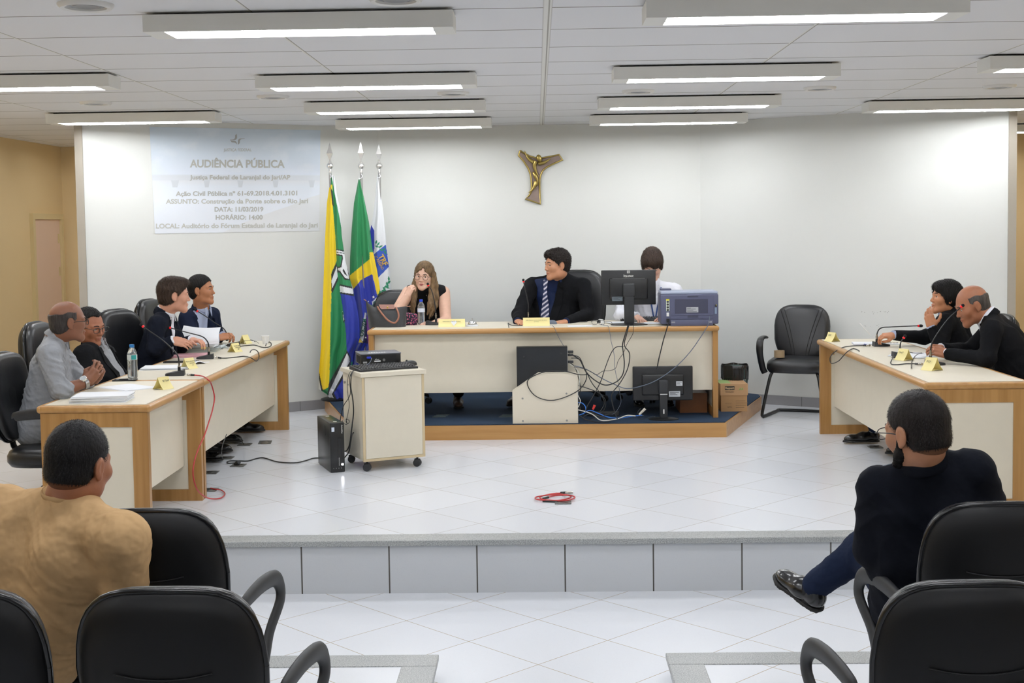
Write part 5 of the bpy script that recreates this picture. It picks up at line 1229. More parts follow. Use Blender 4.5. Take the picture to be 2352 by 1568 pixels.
CBL = [('thick black cable hanging in a loop from the desk monitor to the computer', [(1443, 745), (1437, 765), (1430, 790), (1431, 805), (1434, 835), (1430, 860), (1415, 877), (1390, 884), (1365, 872), (1345, 852), (1333, 828), (1320, 818), (1309, 815)], Yc - .01, .0045, None),
  ('second black cable from the desk monitor falling to the carpet', [(1445, 745), (1440, 765), (1434, 792), (1446, 812), (1442, 845), (1425, 878), (1408, 900), (1405, 915), (1410, 940), (1418, 962)], Yc - .02, .004, None),
  ('black cable arching from the desk cables down past the cream box', [(1432, 796), (1415, 797), (1403, 812), (1390, 845), (1380, 875), (1365, 905), (1350, 930), (1345, 945)], Yc - .04, .0035, None),
  ('black cable looped over the front of the cream metal box', [(1350, 860), (1330, 860), (1300, 853), (1265, 852), (1240, 857), (1215, 870), (1212, 885), (1225, 905), (1245, 916), (1270, 919), (1300, 911), (1330, 895), (1345, 875), (1347, 858), (1340, 840), (1330, 820), (1312, 815)], Yc - .015, .0038, None),
  ('thin wire falling from the desk to the floor left of the floor monitor', [(1455, 745), (1454, 765), (1440, 790), (1432, 810), (1420, 828), (1414, 845), (1400, 851), (1385, 852), (1370, 860), (1355, 852), (1335, 845), (1318, 843)], Yc - .02, .002, None),
  ('black cable drooping behind the cream box into the tangle', [(1328, 885), (1345, 890), (1375, 902), (1390, 918), (1390, 935), (1380, 950)], Yc + .02, .0035, None),
  ('black cable crossing down into the tangle under the desk', [(1312, 822), (1330, 825), (1345, 850), (1360, 880), (1378, 902), (1388, 925), (1378, 945)], Yc + .0, .0035, None),
  ('bright blue network cable on the carpet under the main desk', [(1328, 924), (1338, 926), (1345, 935), (1343, 947), (1330, 953), (1340, 949), (1355, 942), (1372, 948), (1395, 957), (1420, 960), (1450, 956), (1475, 953)], Yc - .0, .0035, '#2a6fc8'),
  ('white network cable lying along the carpet under the main desk', [(1328, 941), (1345, 945), (1362, 952), (1378, 964), (1396, 965), (1420, 961), (1440, 954), (1460, 955)], Yc - .01, .004, '#cfcfc8'),
  ('black cable lying in the tangle beside the cream box', [(1330, 953), (1345, 962), (1365, 968), (1395, 972), (1398, 963), (1375, 955), (1355, 950), (1340, 958), (1350, 965), (1370, 960), (1400, 950)], Yc - .0, .0035, None),
  ('white cable running down the back of the black computer case', [(1308, 836), (1322, 845), (1331, 862), (1330, 885), (1327, 905), (1333, 920), (1328, 935)], Yc - .0, .003, '#cfcfc8'),
  ('black cable running down the back of the black computer case', [(1308, 832), (1320, 842), (1328, 865), (1333, 890), (1330, 920), (1335, 945), (1345, 955)], Yc + .01, .003, None),
  ('thin black cord looping beside the foot of the floor monitor', [(1478, 953), (1466, 955), (1465, 945), (1472, 938), (1466, 960), (1478, 963), (1492, 958), (1505, 956)], Yc - .0, .0022, None)]
for lb, pts, Y, r, c in CBL: 
    ps = YC(pts, Y)
    for p in ps: p.z = max(p.z, PZ + r)
    cable(lb, ps, r, mat('cable_' + c[1:], c, rough=.45) if c else None)
for lb, p, q, col in (('red and white plug standing in the cable tangle', (1362, 940), (1366, 930), '#c03028'), ('white plug with a red cap by the floor monitor', (1468, 952), (1482, 938), '#c9c4b8')):
    m = MB(); a, b_ = P(*p, Yc), P(*q, Yc); m.cyl(a, b_, .008, .011, seg=12); o = m.build('power_plug', mat('plug_' + col[1:], col, rough=.5), None, smooth=50); tag(o, lb, 'plug')
m = MB(); a = G(1385, 955, PZ); m.rbox((a.x - .12, a.y - .02, PZ), (a.x + .13, a.y + .03, PZ + .035), .006); o = m.build('power_strip', M_BLKPL2, None, smooth=40); tag(o, 'black power strip in the cable tangle under the main desk', 'power strip')
# wooden pedestal behind the floor monitor
m = MB(); a, b_ = G(1562, 948, PZ), G(1625, 948, PZ); m.box((a.x, a.y, PZ), (b_.x, a.y + .35, PZ + .165)); o = m.build('wooden_footstool', mat('dark_wood', '#7a4a22', rough=.5, var=.2, vscale=5), None); tag(o, 'small brown wooden box behind the floor monitor under the main desk', 'box')
# ---- paper box and waste basket
k9 = lambda x, y: (1640 + x/11.2, 820 + y/11.2)
a, b_ = G(*k9(185, 1400), PZ), G(*k9(850, 1390), PZ)
bw = (b_ - a).length; bx_ = thing('paper_box', 'brown cardboard paper box with a lid standing on the platform corner', 'box', (a.x, a.y, PZ), 0.0)
M_CARD = mat('brown_cardboard', '#a58058', rough=.8, var=.04, vscale=8); M_CARD2 = mat('brown_cardboard_lid', '#b08c66', rough=.8)
BH = .225
m = MB(); m.box((0, 0, 0), (bw, .30, BH*.9)); m.build('box_body', M_CARD, bx_)
m = MB(); m.box((-.006, -.006, BH*.60), (bw + .006, .306, BH + .004)); lid = m.build('lid', M_CARD2, bx_)
M_GRN = mat('print_green', '#7fa05a', rough=.7); M_DKP = mat('print_dark', '#2c2a26', rough=.7); M_FNT = mat('print_faint', '#7c6244', rough=.8)
X, Z, nf = Vector((1, 0, 0)), Vector((0, 0, 1)), Vector((0, -1, 0))
m = MB(); m.box((.03, -.0072, BH*.80), (.11, -.006, BH*.94)); m.build('logo_patch', M_DKP, lid)
text_mesh('lettering', 'Report', .026, frame(Vector((.07, -.0082, BH*.872)), X, Z, nf), mat('print_cream', '#cbb28e', rough=.7), lid, bold=.0005)
text_mesh('lettering', 'RECICLATO', .013, frame(Vector((.07, -.0075, BH*.73)), X, Z, nf), M_DKP, lid)
text_mesh('lettering', 'A4', .030, frame(Vector((.165, -.0075, BH*.83)), X, Z, nf), M_GRN, lid, bold=.0006)
m = MB(); m.box((-.006, .05, BH + .004), (.09, .306, BH + .0048)); m.build('green_print', mat('lid_green', '#8aa468', rough=.8), lid)
text_mesh('lettering', 'RECICLE', .013, frame(Vector((.06, -.001, BH*.30)), X, Z, nf), M_FNT, bx_)
text_mesh('lettering', 'SAC', .020, frame(Vector((.07, -.001, BH*.17)), X, Z, nf), M_FNT, bx_, bold=.0006)
for i in range(4):
    q = MB(); q.box((.12, -.001, BH*(.38 - .08*i)), (.12 + (.08, .1, .09, .07)[i], 0, BH*(.40 - .08*i))); q.build('print_line', M_FNT, bx_)
g = G(1688, 905, PZ); g.y = 10.95; g.x = P(1688, 850, 10.95).x; zr = P(1688, 840, 10.95).z
wb_ = thing('waste_basket', 'dark green slotted waste basket with a black bin bag behind the paper box', 'waste basket', (g.x, g.y, PZ)); H = zr - PZ
m = MB(); R0, R1 = .085, .112
m.lathe([(0, 0), (R0, 0), (R0*1.02, .02), (R0*1.02, .03)], seg=40); m.lathe([(R1*.97, H*.72), (R1*.99, H*.75), (R1, H), (R1*.97, H)], seg=40)
for k in range(36):
    a = 2*PI*k/36; c_, s_ = math.cos(a), math.sin(a); m.cyl((R0*c_, R0*s_, .02), (R1*.97*c_, R1*.97*s_, H*.74), .0035, seg=5)
m.build('slotted_body', mat('dark_green_plastic', '#1d3a36', rough=.5), wb_, smooth=40)
m = MB()
def bag(u, v):
    a = u*2*PI; w = math.sin(a*9) + .6*math.sin(a*17 + 2) + .4*math.sin(a*31 + v*9)
    if v < .5: z = H*.68 + (H*.36)*(v/.5); r = R1*(.98 + .04*v) + .004*w*(1 - v) + .004
    else: z = H*1.04 - (v - .5)*H*.5; r = R1*.97 - (v - .5)*.03 + .002*w
    return Vector((r*math.cos(a), r*math.sin(a), z + .004*math.sin(a*5)*(1 if v < .2 or v > .4 else 1)))
m.grid(bag, 90, 14); m.build('bin_bag', mat('black_bag', '#141416', rough=.22), wb_, smooth=70)

# ---- visitor chair by the wall
ck = lambda x, y: (1720 + x/5.806, 690 + y/5.806)
base_g = G(1805, 948, 0); vy = 11.15
vc = thing('visitor_chair', 'empty black leather visitor chair against the right alcove wall', 'chair', (P(1832, 850, vy).x, vy, 0), -.35)
# local frame: faces -Y (towards the camera)
m = MB(); pad(m, .50, .48, .11, T3((0, 0, .44)), puff=.02); m.build('seat', M_LEATH, vc, smooth=70)
o2 = back_outline(.49, .50); 
def vback():
    m = MB(); T = Matrix.Translation((0, .25, .70)) @ Matrix.Rotation(-.20, 4, 'X'); vs = []
    prof = [(.15, .03), (.9, .03), (1.0, .0), (1.0, -.03), (.95, -.05), (.8, -.06), (.4, -.064), (.002, -.064)]
    for s_, yy in prof:
        for x, z in [(-x, z) for x, z in o2]:
            z_ = z*s_; vs.append(T @ Vector((x*s_*(1 + .0), yy + .02*(x*s_/.25)**2, -z_ if False else z_)))
    n = len(prof); N = len(o2); m.add(vs, [(i*N + k, i*N + (k+1) % N, (i+1)*N + (k+1) % N, (i+1)*N + k) for i in range(n-1) for k in range(N)])
    bk = m.build('backrest', M_LEATH, vc, smooth=60)
    for s in (-1, 1):
        for o_ in (0, .035):
            q = MB(); q.tube([T @ Vector((s*(.15 - .11*math.sin(t_*1.25) + o_*(1 - .3*t_)), -.064 + .004, .200 - .42*t_)) for t_ in np.linspace(0, 1, 12)], .0035, seg=6); q.build('seam', mat('leather_seam', '#0a0a0b', rough=.5), bk, smooth=60)
vback()
m = MB(); m.tube([(0, .10, .40), (0, .27, .42), (0, .29, .60)], .035, seg=10, smooth=4, flat=(1, .3)); m.build('back_bracket', M_BLKMET, vc, smooth=60)
for s in (-1, 1):
    m = MB(); x = s*.29
    m.tube([(x, .12, .665), (x, .04, .675), (x, -.10, .68), (x, -.19, .66), (x, -.215, .60), (x, -.19, .53), (x*.97, -.12, .42), (x*.92, -.10, .38)], [.018, .024, .028, .030, .030, .028, .028, .03], seg=12, smooth=5, flat=(1, .62)); m.build('armrest', M_BLKPL, vc, smooth=60)
m = MB()
m.tube([(-.19, -.17, .39), (-.21, -.20, .33), (-.26, -.25, .06), (-.26, -.235, .018), (-.25, -.18, .014), (-.20, .14, .014), (-.17, .20, .014), (.17, .20, .014), (.20, .14, .014), (.25, -.18, .014), (.26, -.235, .018), (.26, -.25, .06), (.21, -.20, .33), (.19, -.17, .39)], .0135, seg=10, smooth=5); m.build('sled_frame', M_BLKMET, vc, smooth=60)
g = P(1790, 822, vy - .06); m = MB(); zs = .44 + .055 + .02
m.lathe([(.028, 0), (.045, 0), (.045, .06), (.028, .06), (.028, 0)], Matrix.Translation((g.x, g.y, zs)), seg=28); o = m.build('tape_roll', mat('brown_tape', '#9a8568', rough=.4), None, smooth=40); tag(o, 'roll of brown packing tape standing on the empty visitor chair', 'tape roll')
# ================================================================== people: smooth bodies grown from joints
def vv(*a): return np.array(a if len(a) > 1 else a[0], dtype=np.float64)
def un(a): a = vv(a); return a/np.linalg.norm(a)
class Field:
    def __init__(s, lo, hi, h):
        s.o = vv(lo); s.h = h; s.n = np.ceil((vv(hi) - s.o)/h).astype(int) + 1
        s.A = np.full(tuple(s.n), .5, np.float32)
    def sub(s, lo, hi, m):
        a = np.clip(((vv(lo) - m - s.o)/s.h).astype(int), 0, s.n - 1); b = np.clip(((vv(hi) + m - s.o)/s.h).astype(int) + 2, 1, s.n)
        sl = tuple(slice(x, y) for x, y in zip(a, b))
        g = np.meshgrid(*[(s.o[i] + s.h*np.arange(a[i], b[i])).astype(np.float32) for i in range(3)], indexing='ij')
        return sl, g
    def blend(s, sl, d, k):
        a = s.A[sl]
        if k <= 0: s.A[sl] = np.minimum(a, d); return
        h = np.clip(.5 + .5*(a - d)/k, 0, 1); s.A[sl] = a*(1 - h) + d*h - k*h*(1 - h)
    def cone(s, a, b, ra, rb, k=.02, flat=None, fs=1.0):
        a, b = vv(a), vv(b); r = max(ra, rb); sl, (X, Y, Z) = s.sub(np.minimum(a, b) - r, np.maximum(a, b) + r, k + .02)
        if X.size == 0: return
        X = X - a[0]; Y = Y - a[1]; Z = Z - a[2]; d = b - a
        if flat is not None:
            f = un(flat); w = (X*f[0] + Y*f[1] + Z*f[2])*(fs - 1); X = X + f[0]*w; Y = Y + f[1]*w; Z = Z + f[2]*w
            d = d + f*np.dot(d, f)*(fs - 1)
        t = np.clip((X*d[0] + Y*d[1] + Z*d[2])/max(np.dot(d, d), 1e-9), 0, 1)
        D = np.sqrt((X - t*d[0])**2 + (Y - t*d[1])**2 + (Z - t*d[2])**2) - (ra + (rb - ra)*t)
        s.blend(sl, D.astype(np.float32), k)
    def ell(s, c, r, k=.02, R=None, neg=False):
        c = vv(c); r = vv(r); m = r.max(); sl, (X, Y, Z) = s.sub(c - m, c + m, k + .02)
        if X.size == 0: return
        q = [X - c[0], Y - c[1], Z - c[2]]
        if R is not None: q = [q[0]*R[0][i] + q[1]*R[1][i] + q[2]*R[2][i] for i in range(3)]
        k0 = np.sqrt(sum((q[i]/r[i])**2 for i in range(3))); k1 = np.sqrt(sum((q[i]/r[i]**2)**2 for i in range(3))) + 1e-6
        D = (k0*(k0 - 1)/k1).astype(np.float32)
        if neg:
            a = s.A[sl]; D = -D; h = np.clip(.5 - .5*(a - D)/k, 0, 1); s.A[sl] = a*(1 - h) + D*h + k*h*(1 - h)
        else: s.blend(sl, D, k)
    def cut(s, fn):
        """keep where fn(x, y, z) < 0"""
        g = np.meshgrid(*[(s.o[i] + s.h*np.arange(s.n[i])).astype(np.float32) for i in range(3)], indexing='ij')
        s.A = np.maximum(s.A, fn(*g).astype(np.float32))
    def at(s, p):
        q = (vv(p) - s.o)/s.h; i = np.floor(q).astype(int)
        if (i < 0).any() or (i >= s.n - 1).any(): return .5
        f = q - i; v = s.A[i[0]:i[0]+2, i[1]:i[1]+2, i[2]:i[2]+2]
        v = v[0]*(1 - f[0]) + v[1]*f[0]; v = v[0]*(1 - f[1]) + v[1]*f[1]; return v[0]*(1 - f[2]) + v[1]*f[2]
    def hit(s, p, d, L=.5, n=100):
        """first surface point from p along d"""
        p, d = vv(p), un(d)
        for i in range(n):
            if s.at(p + d*L*i/n) < 0: return p + d*L*(i - .5)/n
        return None
    def mesh(s):
        A = s.A; A[0] = A[-1] = .5; A[:, 0] = A[:, -1] = .5; A[:, :, 0] = A[:, :, -1] = .5
        S_ = A < 0; c = np.zeros(tuple(s.n - 1), np.int8)
        for dx in (0, 1):
            for dy in (0, 1):
                for dz in (0, 1): c += S_[dx:S_.shape[0]-1+dx, dy:S_.shape[1]-1+dy, dz:S_.shape[2]-1+dz]
        I = np.argwhere((c > 0) & (c < 8)); ids = np.full(c.shape, -1, np.int32); ids[tuple(I.T)] = np.arange(len(I))
        acc = np.zeros((len(I), 3)); cnt = np.zeros(len(I))
        cor = [vv(x, y, z).astype(int) for x in (0, 1) for y in (0, 1) for z in (0, 1)]
        for p in range(8):
            for q in range(p + 1, 8):
                if np.abs(cor[p] - cor[q]).sum() != 1: continue
                v0 = A[tuple((I + cor[p]).T)]; v1 = A[tuple((I + cor[q]).T)]; m = (v0 < 0) != (v1 < 0)
                t = np.where(m, v0/np.where(m, v0 - v1, 1), 0); acc += m[:, None]*(cor[p] + t[:, None]*(cor[q] - cor[p])); cnt += m
        V = s.o + s.h*(I + acc/cnt[:, None]); F = []
        for ax, (u, w), fl in ((0, (1, 2), 0), (1, (0, 2), 1), (2, (0, 1), 0)):
            a = [slice(None)]*3; b = [slice(None)]*3; a[ax] = slice(0, -1); b[ax] = slice(1, None)
            E = np.argwhere(S_[tuple(a)] != S_[tuple(b)]); E = E[(E[:, u] > 0) & (E[:, w] > 0)]
            ins = S_[tuple(E.T)]
            def cell(du, dw):
                K = E.copy(); K[:, u] += du; K[:, w] += dw; return ids[tuple(K.T)]
            Q = np.stack([cell(-1, -1), cell(0, -1), cell(0, 0), cell(-1, 0)], 1)
            f = ins if not fl else ~ins; Q[~f] = Q[~f][:, ::-1]; F.append(Q)
        return V, np.concatenate(F)
def mk(name, parts, mats_, parent=None, noise_amp=0.0, nfreq=60.0, label=None, fold=None):
    V = []; F = []; M = []; k = 0
    for i, pt in enumerate(parts):
        v, f = pt[0], pt[1]; V.append(v); F.append(f + k); k += len(v); M.append(np.full(len(f), pt[2] if len(pt) > 2 else 0, np.int32))
    V = np.concatenate(V); F = np.concatenate(F); M = np.concatenate(M)
    me = bpy.data.meshes.new(name); n, q = len(V), len(F)
    me.vertices.add(n); me.vertices.foreach_set('co', V.astype(np.float32).ravel())
    me.loops.add(q*4); me.loops.foreach_set('vertex_index', F.astype(np.int32).ravel())
    me.polygons.add(q); me.polygons.foreach_set('loop_start', np.arange(0, q*4, 4, dtype=np.int32)); me.polygons.foreach_set('loop_total', np.full(q, 4, np.int32))
    for m in (mats_ if isinstance(mats_, (list, tuple)) else [mats_]): me.materials.append(m)
    me.polygons.foreach_set('material_index', M); me.update(calc_edges=True); me.validate()
    if noise_amp:
        N = np.zeros(n*3, np.float32); me.vertices.foreach_get('normal', N); N = N.reshape(-1, 3)
        a = nfreq; x, y, z = V.T
        if fold == 'hair': w = np.sin(a*x + 2*np.sin(a*.21*z)) * np.sin(a*.8*y + 1.5*np.sin(a*.17*z + 2)) + .6*np.sin(a*1.9*(x + .4*y) + .3*a*z*.2)
        elif fold == 'curl': w = np.sin(a*x + 2*np.sin(a*.6*y))*np.sin(a*y + 2*np.sin(a*.6*z))*np.sin(a*z + 2*np.sin(a*.6*x))*1.5
        else:
            f1 = np.sin(a*(.5*x + .25*y + .8*z) + 2.2*np.sin(a*.35*(y - x) + 1) + 1.3*np.sin(a*.5*z)); f2 = np.sin(a*1.9*(.35*x - .6*y + .5*z) + 2*np.sin(a*.4*(x + z)) + 1)
            msk = .55 + .45*np.sin(a*.3*(x - y + z) + 1.5*np.sin(a*.21*x)); w = (1 - 2.2*np.abs(f1))*msk + .55*(1 - 2.2*np.abs(f2))*(1.1 - msk)
        V = V + N*(noise_amp*w)[:, None]; me.vertices.foreach_set('co', V.astype(np.float32).ravel())
    me.polygons.foreach_set('use_smooth', np.ones(q, bool)); me.update()
    return link(name, me, parent, label=label)
def xf(M, mesh_, i=0):
    v, f = mesh_[0], mesh_[1]; R = np.array(M)[:3, :3]; t = np.array(M)[:3, 3]; v2 = v @ R.T + t
    if np.linalg.det(R) < 0: f = f[:, ::-1]
    return (v2, f, i)
def head_frame(c, face, up=(0, 0, 1), s=1.0):
    y = un(face); z = vv(up); z = un(z - y*np.dot(z, y)); x = np.cross(y, z); M = np.eye(4)
    M[:3, 0] = x*s; M[:3, 1] = y*s; M[:3, 2] = z*s; M[:3, 3] = vv(c); return M
def head_mesh(female=False, fat=0.0, jaw=0.0, h=.0036, neck=(0, -.045, -.20), nr=.056):
    F_ = Field((-.105, -.13, -.22), (.105, .135, .135), h)
    F_.ell((0, -.014, .034), (.075, .094, .083), .01)
    F_.ell((0, .022, -.018), (.063 + fat*.5, .068, .082), .03)
    F_.cone((-.034 - fat*.6, .018, -.068), (-.012, .068, -.096), .026 + jaw + fat, .018, .03); F_.cone((.034 + fat*.6, .018, -.068), (.012, .068, -.096), .026 + jaw + fat, .018, .03)
    F_.ell((0, .070, -.098), (.020, .017, .015), .02)
    for s_ in (-1, 1):
        F_.ell((s_*.042, .058, -.022), (.022 + fat, .022, .024), .025)            # cheek
        F_.cone((s_*.014, .082, .020), (s_*.046, .068, .020), .009, .008, .015)    # brow
        F_.ell((s_*.031, .094, .003), (.017, .014, .011), .010, neg=True)          # socket
        F_.cone((s_*.017, .0795, .009), (s_*.031, .0855, .0125), .0035, .0038, .003); F_.cone((s_*.031, .0855, .0125), (s_*.045, .076, .008), .0038, .0035, .003)
        F_.cone((s_*.018, .079, -.006), (s_*.043, .076, -.006), .0035, .0035, .004)
        F_.ell((s_*.078, -.008, -.004), (.007, .019, .031), .006); F_.ell((s_*.085, -.004, -.002), (.004, .010, .018), .003, neg=True); F_.ell((s_*.077, -.001, -.030), (.006, .009, .010), .004)
        F_.ell((s_*.0110, .093, -.033), (.0068, .0085, .0062), .005)
    F_.cone((0, .083, .012), (0, .1015, -.026), .0055, .0078, .010)
    F_.ell((0, .1015, -.030), (.0095 if not female else .0078, .0088, .0075), .007)
    F_.ell((0, .0835, -.057), (.023, .010, .007), .010); F_.ell((0, .0825, -.070), (.020, .009, .007), .010)
    F_.ell((0, .095, -.0635), (.020, .005, .0013), .004, neg=True)
    F_.cone((0, -.018, -.06), neck, nr, nr + .006, .025)
    return F_.mesh()
def hair_mesh(style, h=.004):
    lo, hi = ((-.12, -.14, -.14), (.12, .135, .155)); F_ = Field(lo, hi, h)
    if style == 'ring':
        F_.ell((0, -.016, .030), (.0785, .0985, .082), .01); F_.ell((0, -.040, -.022), (.0685, .066, .060), .02); F_.cut(lambda x, y, z: np.maximum(np.maximum(.80*y - .60*z - .020, z - .062 - .2*np.minimum(y, 0) + .003*np.sin(y*90)), -.070 - z)); F_.cut(lambda x, y, z: y - .030)
        for s_ in (-1, 1): F_.ell((s_*.080, -.004, -.004), (.016, .024, .034), .004, neg=True)
        return F_.mesh()
    t = {'short': .009, 'quiff': .012, 'curly': .015, 'fringe': .014, 'long': .012, 'buzz': .0045, 'bowl': .016, 'recede': .007, 'stubble': .0018}[style]
    F_.ell((0, -.015, .036), (.075 + t*.8, .094 + t, .083 + t*1.2), .01); F_.ell((0, -.040, -.022), (.0665 + t*.4, .064 + t*.4, .058), .02)
    if style in ('quiff', 'curly'): F_.ell((.0, .055, .085), (.055, .045, .035), .03)
    if style in ('fringe', 'bowl'): F_.ell((0, .055, .070), (.072, .045, .040), .03)
    if style in ('fringe', 'bowl'):
        for s_ in (-1, 1): F_.ell((s_*.070, .01, .01), (.016, .055, .05), .02)
        F_.cut(lambda x, y, z: np.maximum(.86*y - .51*z - (.058 if style == 'fringe' else .045) + .010*np.sin(x*60), -.062 - z))
    elif style == 'long':
        F_.cut(lambda x, y, z: .80*y - .60*z - .022 - .30*np.abs(x) + .016*(np.abs(x + .008) < .012))
    elif style == 'recede': F_.cut(lambda x, y, z: np.maximum(.82*y - .57*z + .002 - .010*np.cos(x*60), -.068 - z))
    else:
        c = {'short': .014, 'quiff': .022, 'curly': .026, 'buzz': .020, 'stubble': .026}[style]
        F_.cut(lambda x, y, z: np.maximum(.79*y - .61*z - c + .25*np.maximum(np.abs(x) - .045, 0), -{'buzz': .050, 'stubble': .088}.get(style, .074) - z))
    if style not in ('long', 'bowl'):
        for s_ in (-1, 1): F_.ell((s_*.080, -.004, -.006), (.016, .024, .034), .004, neg=True)
    return F_.mesh()
def hand_mesh(curl=(.35, .45, .4), spread=.0, thumb=0, h=.0032, fingers=(1, 1, 1, 1), per=(0, 0, 0, 0)):
    """left hand seen from above: +x thumb side, +y fingers, +z back of the hand"""
    F_ = Field((-.075, -.06, -.11), (.10, .21, .06), h)
    F_.cone((0, -.018, 0), (0, .020, 0), .0255, .027, .01, (0, 0, 1), 1.25)
    F_.cone((-.020, .02, 0), (-.026, .078, 0), .018, .0135, .012, (0, 0, 1), 1.15); F_.cone((.018, .02, -.002), (.026, .085, 0), .020, .0135, .012, (0, 0, 1), 1.15); F_.cone((0, .02, 0), (0, .088, .002), .020, .014, .012, (0, 0, 1), 1.15)
    F_.ell((.028, .035, -.008), (.018, .030, .014), .012)
    for i, (x, y, L, r) in enumerate(((.028, .088, .074, .0092), (.0095, .093, .082, .0094), (-.0095, .089, .076, .0088), (-.0275, .080, .060, .0078))):
        p = vv(x, y, .0); a = 0.0; sp = (x/.028)*spread; 
        for j, (fr, c) in enumerate(((.45, curl[0]), (.31, curl[1]), (.24, curl[2]))):
            a += c + (per[i] if j < 2 else 0); d = vv(math.sin(sp)*math.cos(a), math.cos(sp)*math.cos(a), -math.sin(a)); q = p + d*L*fr
            r2 = r*(1 - .10*(j + 1)); F_.cone(p, q, r*(1 - .10*j), r2, .003); p = q
    tb = vv(.026, .022, -.006)
    t1 = (vv(.052, .050, -.014), vv(.062, .078, -.018), vv(.064, .100, -.024)) if thumb == 0 else ((vv(.046, .055, -.026), vv(.034, .082, -.038), vv(.018, .098, -.044)) if thumb == 1 else (vv(.060, .040, -.006), vv(.080, .062, -.006), vv(.090, .085, -.008)))
    F_.cone(tb, t1[0], .015, .0120, .010); F_.cone(t1[0], t1[1], .0118, .0105, .004); F_.cone(t1[1], t1[2], .0105, .0085, .004)
    return F_.mesh()
def hand_frame(w, d, dorsal, right, s=1.0):
    y = un(d); z = vv(dorsal); z = un(z - y*np.dot(z, y)); x = np.cross(y, z)*(-1 if right else 1); M = np.eye(4)
    M[:3, 0] = x*s; M[:3, 1] = y*s; M[:3, 2] = z*s; M[:3, 3] = vv(w); return M
def strands_of(V, F, M, count, L, w, seed=1, out=.5, lie=(0, 0, -1), whorl=(0, -.05, .10)):
    """short tapering hairs growing out of a hair surface; V, F in head space, M head frame"""
    rg = np.random.default_rng(seed); f = F[rg.integers(0, len(F), count)]; a, b, c, d = (V[f[:, k]] for k in range(4))
    u, v = rg.random((count, 1)), rg.random((count, 1)); p = a*(1-u)*(1-v) + b*u*(1-v) + c*u*v + d*(1-u)*v
    n = np.cross(b - a, d - a); n /= np.linalg.norm(n, axis=1)[:, None] + 1e-9
    n = np.where(((n*(p - vv(0, -.01, .02))).sum(1) < 0)[:, None], -n, n)
    fl = (p - vv(whorl)); fl = fl/(np.linalg.norm(fl, axis=1)[:, None] + 1e-6) + vv(lie)*.4 + rg.normal(0, .28, (count, 3)); fl -= n*(fl*n).sum(1)[:, None]; fl /= np.linalg.norm(fl, axis=1)[:, None] + 1e-9
    Ls = L*(.6 + .8*rg.random((count, 1))); s = np.cross(fl, n); s = s*w/2
    q1 = p + (fl*.55 + n*out*.8)*Ls*.55; q2 = q1 + (fl*.9 + n*out*.15)*Ls*.5; p = p - n*.001
    X = np.stack([p - s, p + s, q1 + s*.8, q1 - s*.8, q2 + s*.25, q2 - s*.25], 1).reshape(-1, 3); k = np.arange(count)[:, None]*6
    Q = np.concatenate([k + np.array([0, 1, 2, 3]), k + np.array([3, 2, 4, 5])])
    return xf(M, (X, Q))
def skin(name, col): return mat('skin_' + name, col, rough=.5, bump=.12, bscale=220, bdist=.003, var=.05, vscale=40, sss=.04)
def cloth(name, col, rough=.85, bump=.5, bscale=10, dist=.012, var=0.0): return mat('cloth_' + name, col, rough=rough, bump=bump, bscale=bscale, bdist=dist, detail=3.0, sheen=.15)
def hairm(name, col, var=.35): return mat('hair_' + name, col, rough=.5, bump=.6, bscale=55, bdist=.004, var=var, vscale=60, stretch=(1, 1, .25))
def cloth(name, col, rough=.9, bump=.5, bscale=10, dist=.012, var=0.0): return mat('cloth_' + name, col, rough=rough, bump=min(1, bump*1.4), bscale=bscale, bdist=dist*1.6, detail=3.0, spec=.12)
def hairm(name, col, var=.35): return mat('hair_' + name, col, rough=.55, bump=.8, bscale=70, bdist=.004, var=var, vscale=60, stretch=(1, 1, .25), spec=.22)
M_SCL = mat('eye_white', '#d8d2cc', rough=.2); M_IRIS = mat('iris_brown', '#2c1a10', rough=.15)
def eyes(par, M, gaze=(0, 1, 0)):
    g = un(gaze)
    for s_ in (-1, 1):
        bm = bmesh.new(); bmesh.ops.create_uvsphere(bm, u_segments=20, v_segments=14, radius=.0118)
        m = MB(); c = vv(s_*.031, .0722, .002); bm.verts.ensure_lookup_table()
        vs = [Vector((np.array(M)[:3, :3] @ (c + vv(v.co))) + np.array(M)[:3, 3]) for v in bm.verts]
        for f in bm.faces:
            n_ = un(f.calc_center_median()); m.f.append(tuple(v.index for v in f.verts)); m.m.append(1 if np.dot(n_, g) > .86 else 0)
        m.v = [tuple(v) for v in vs]; bm.free(); m.build('eye', [M_SCL, M_IRIS], par, smooth=180)
def local_tube(par, M, pts, rs, name, m_, seg=8, sm=4, flat=None):
    T = Matrix([list(r) for r in np.array(M)]); q = MB(); q.tube([T @ Vector(p) for p in pts], rs, seg=seg, smooth=sm, flat=flat); return q.build(name, m_, par, smooth=70)
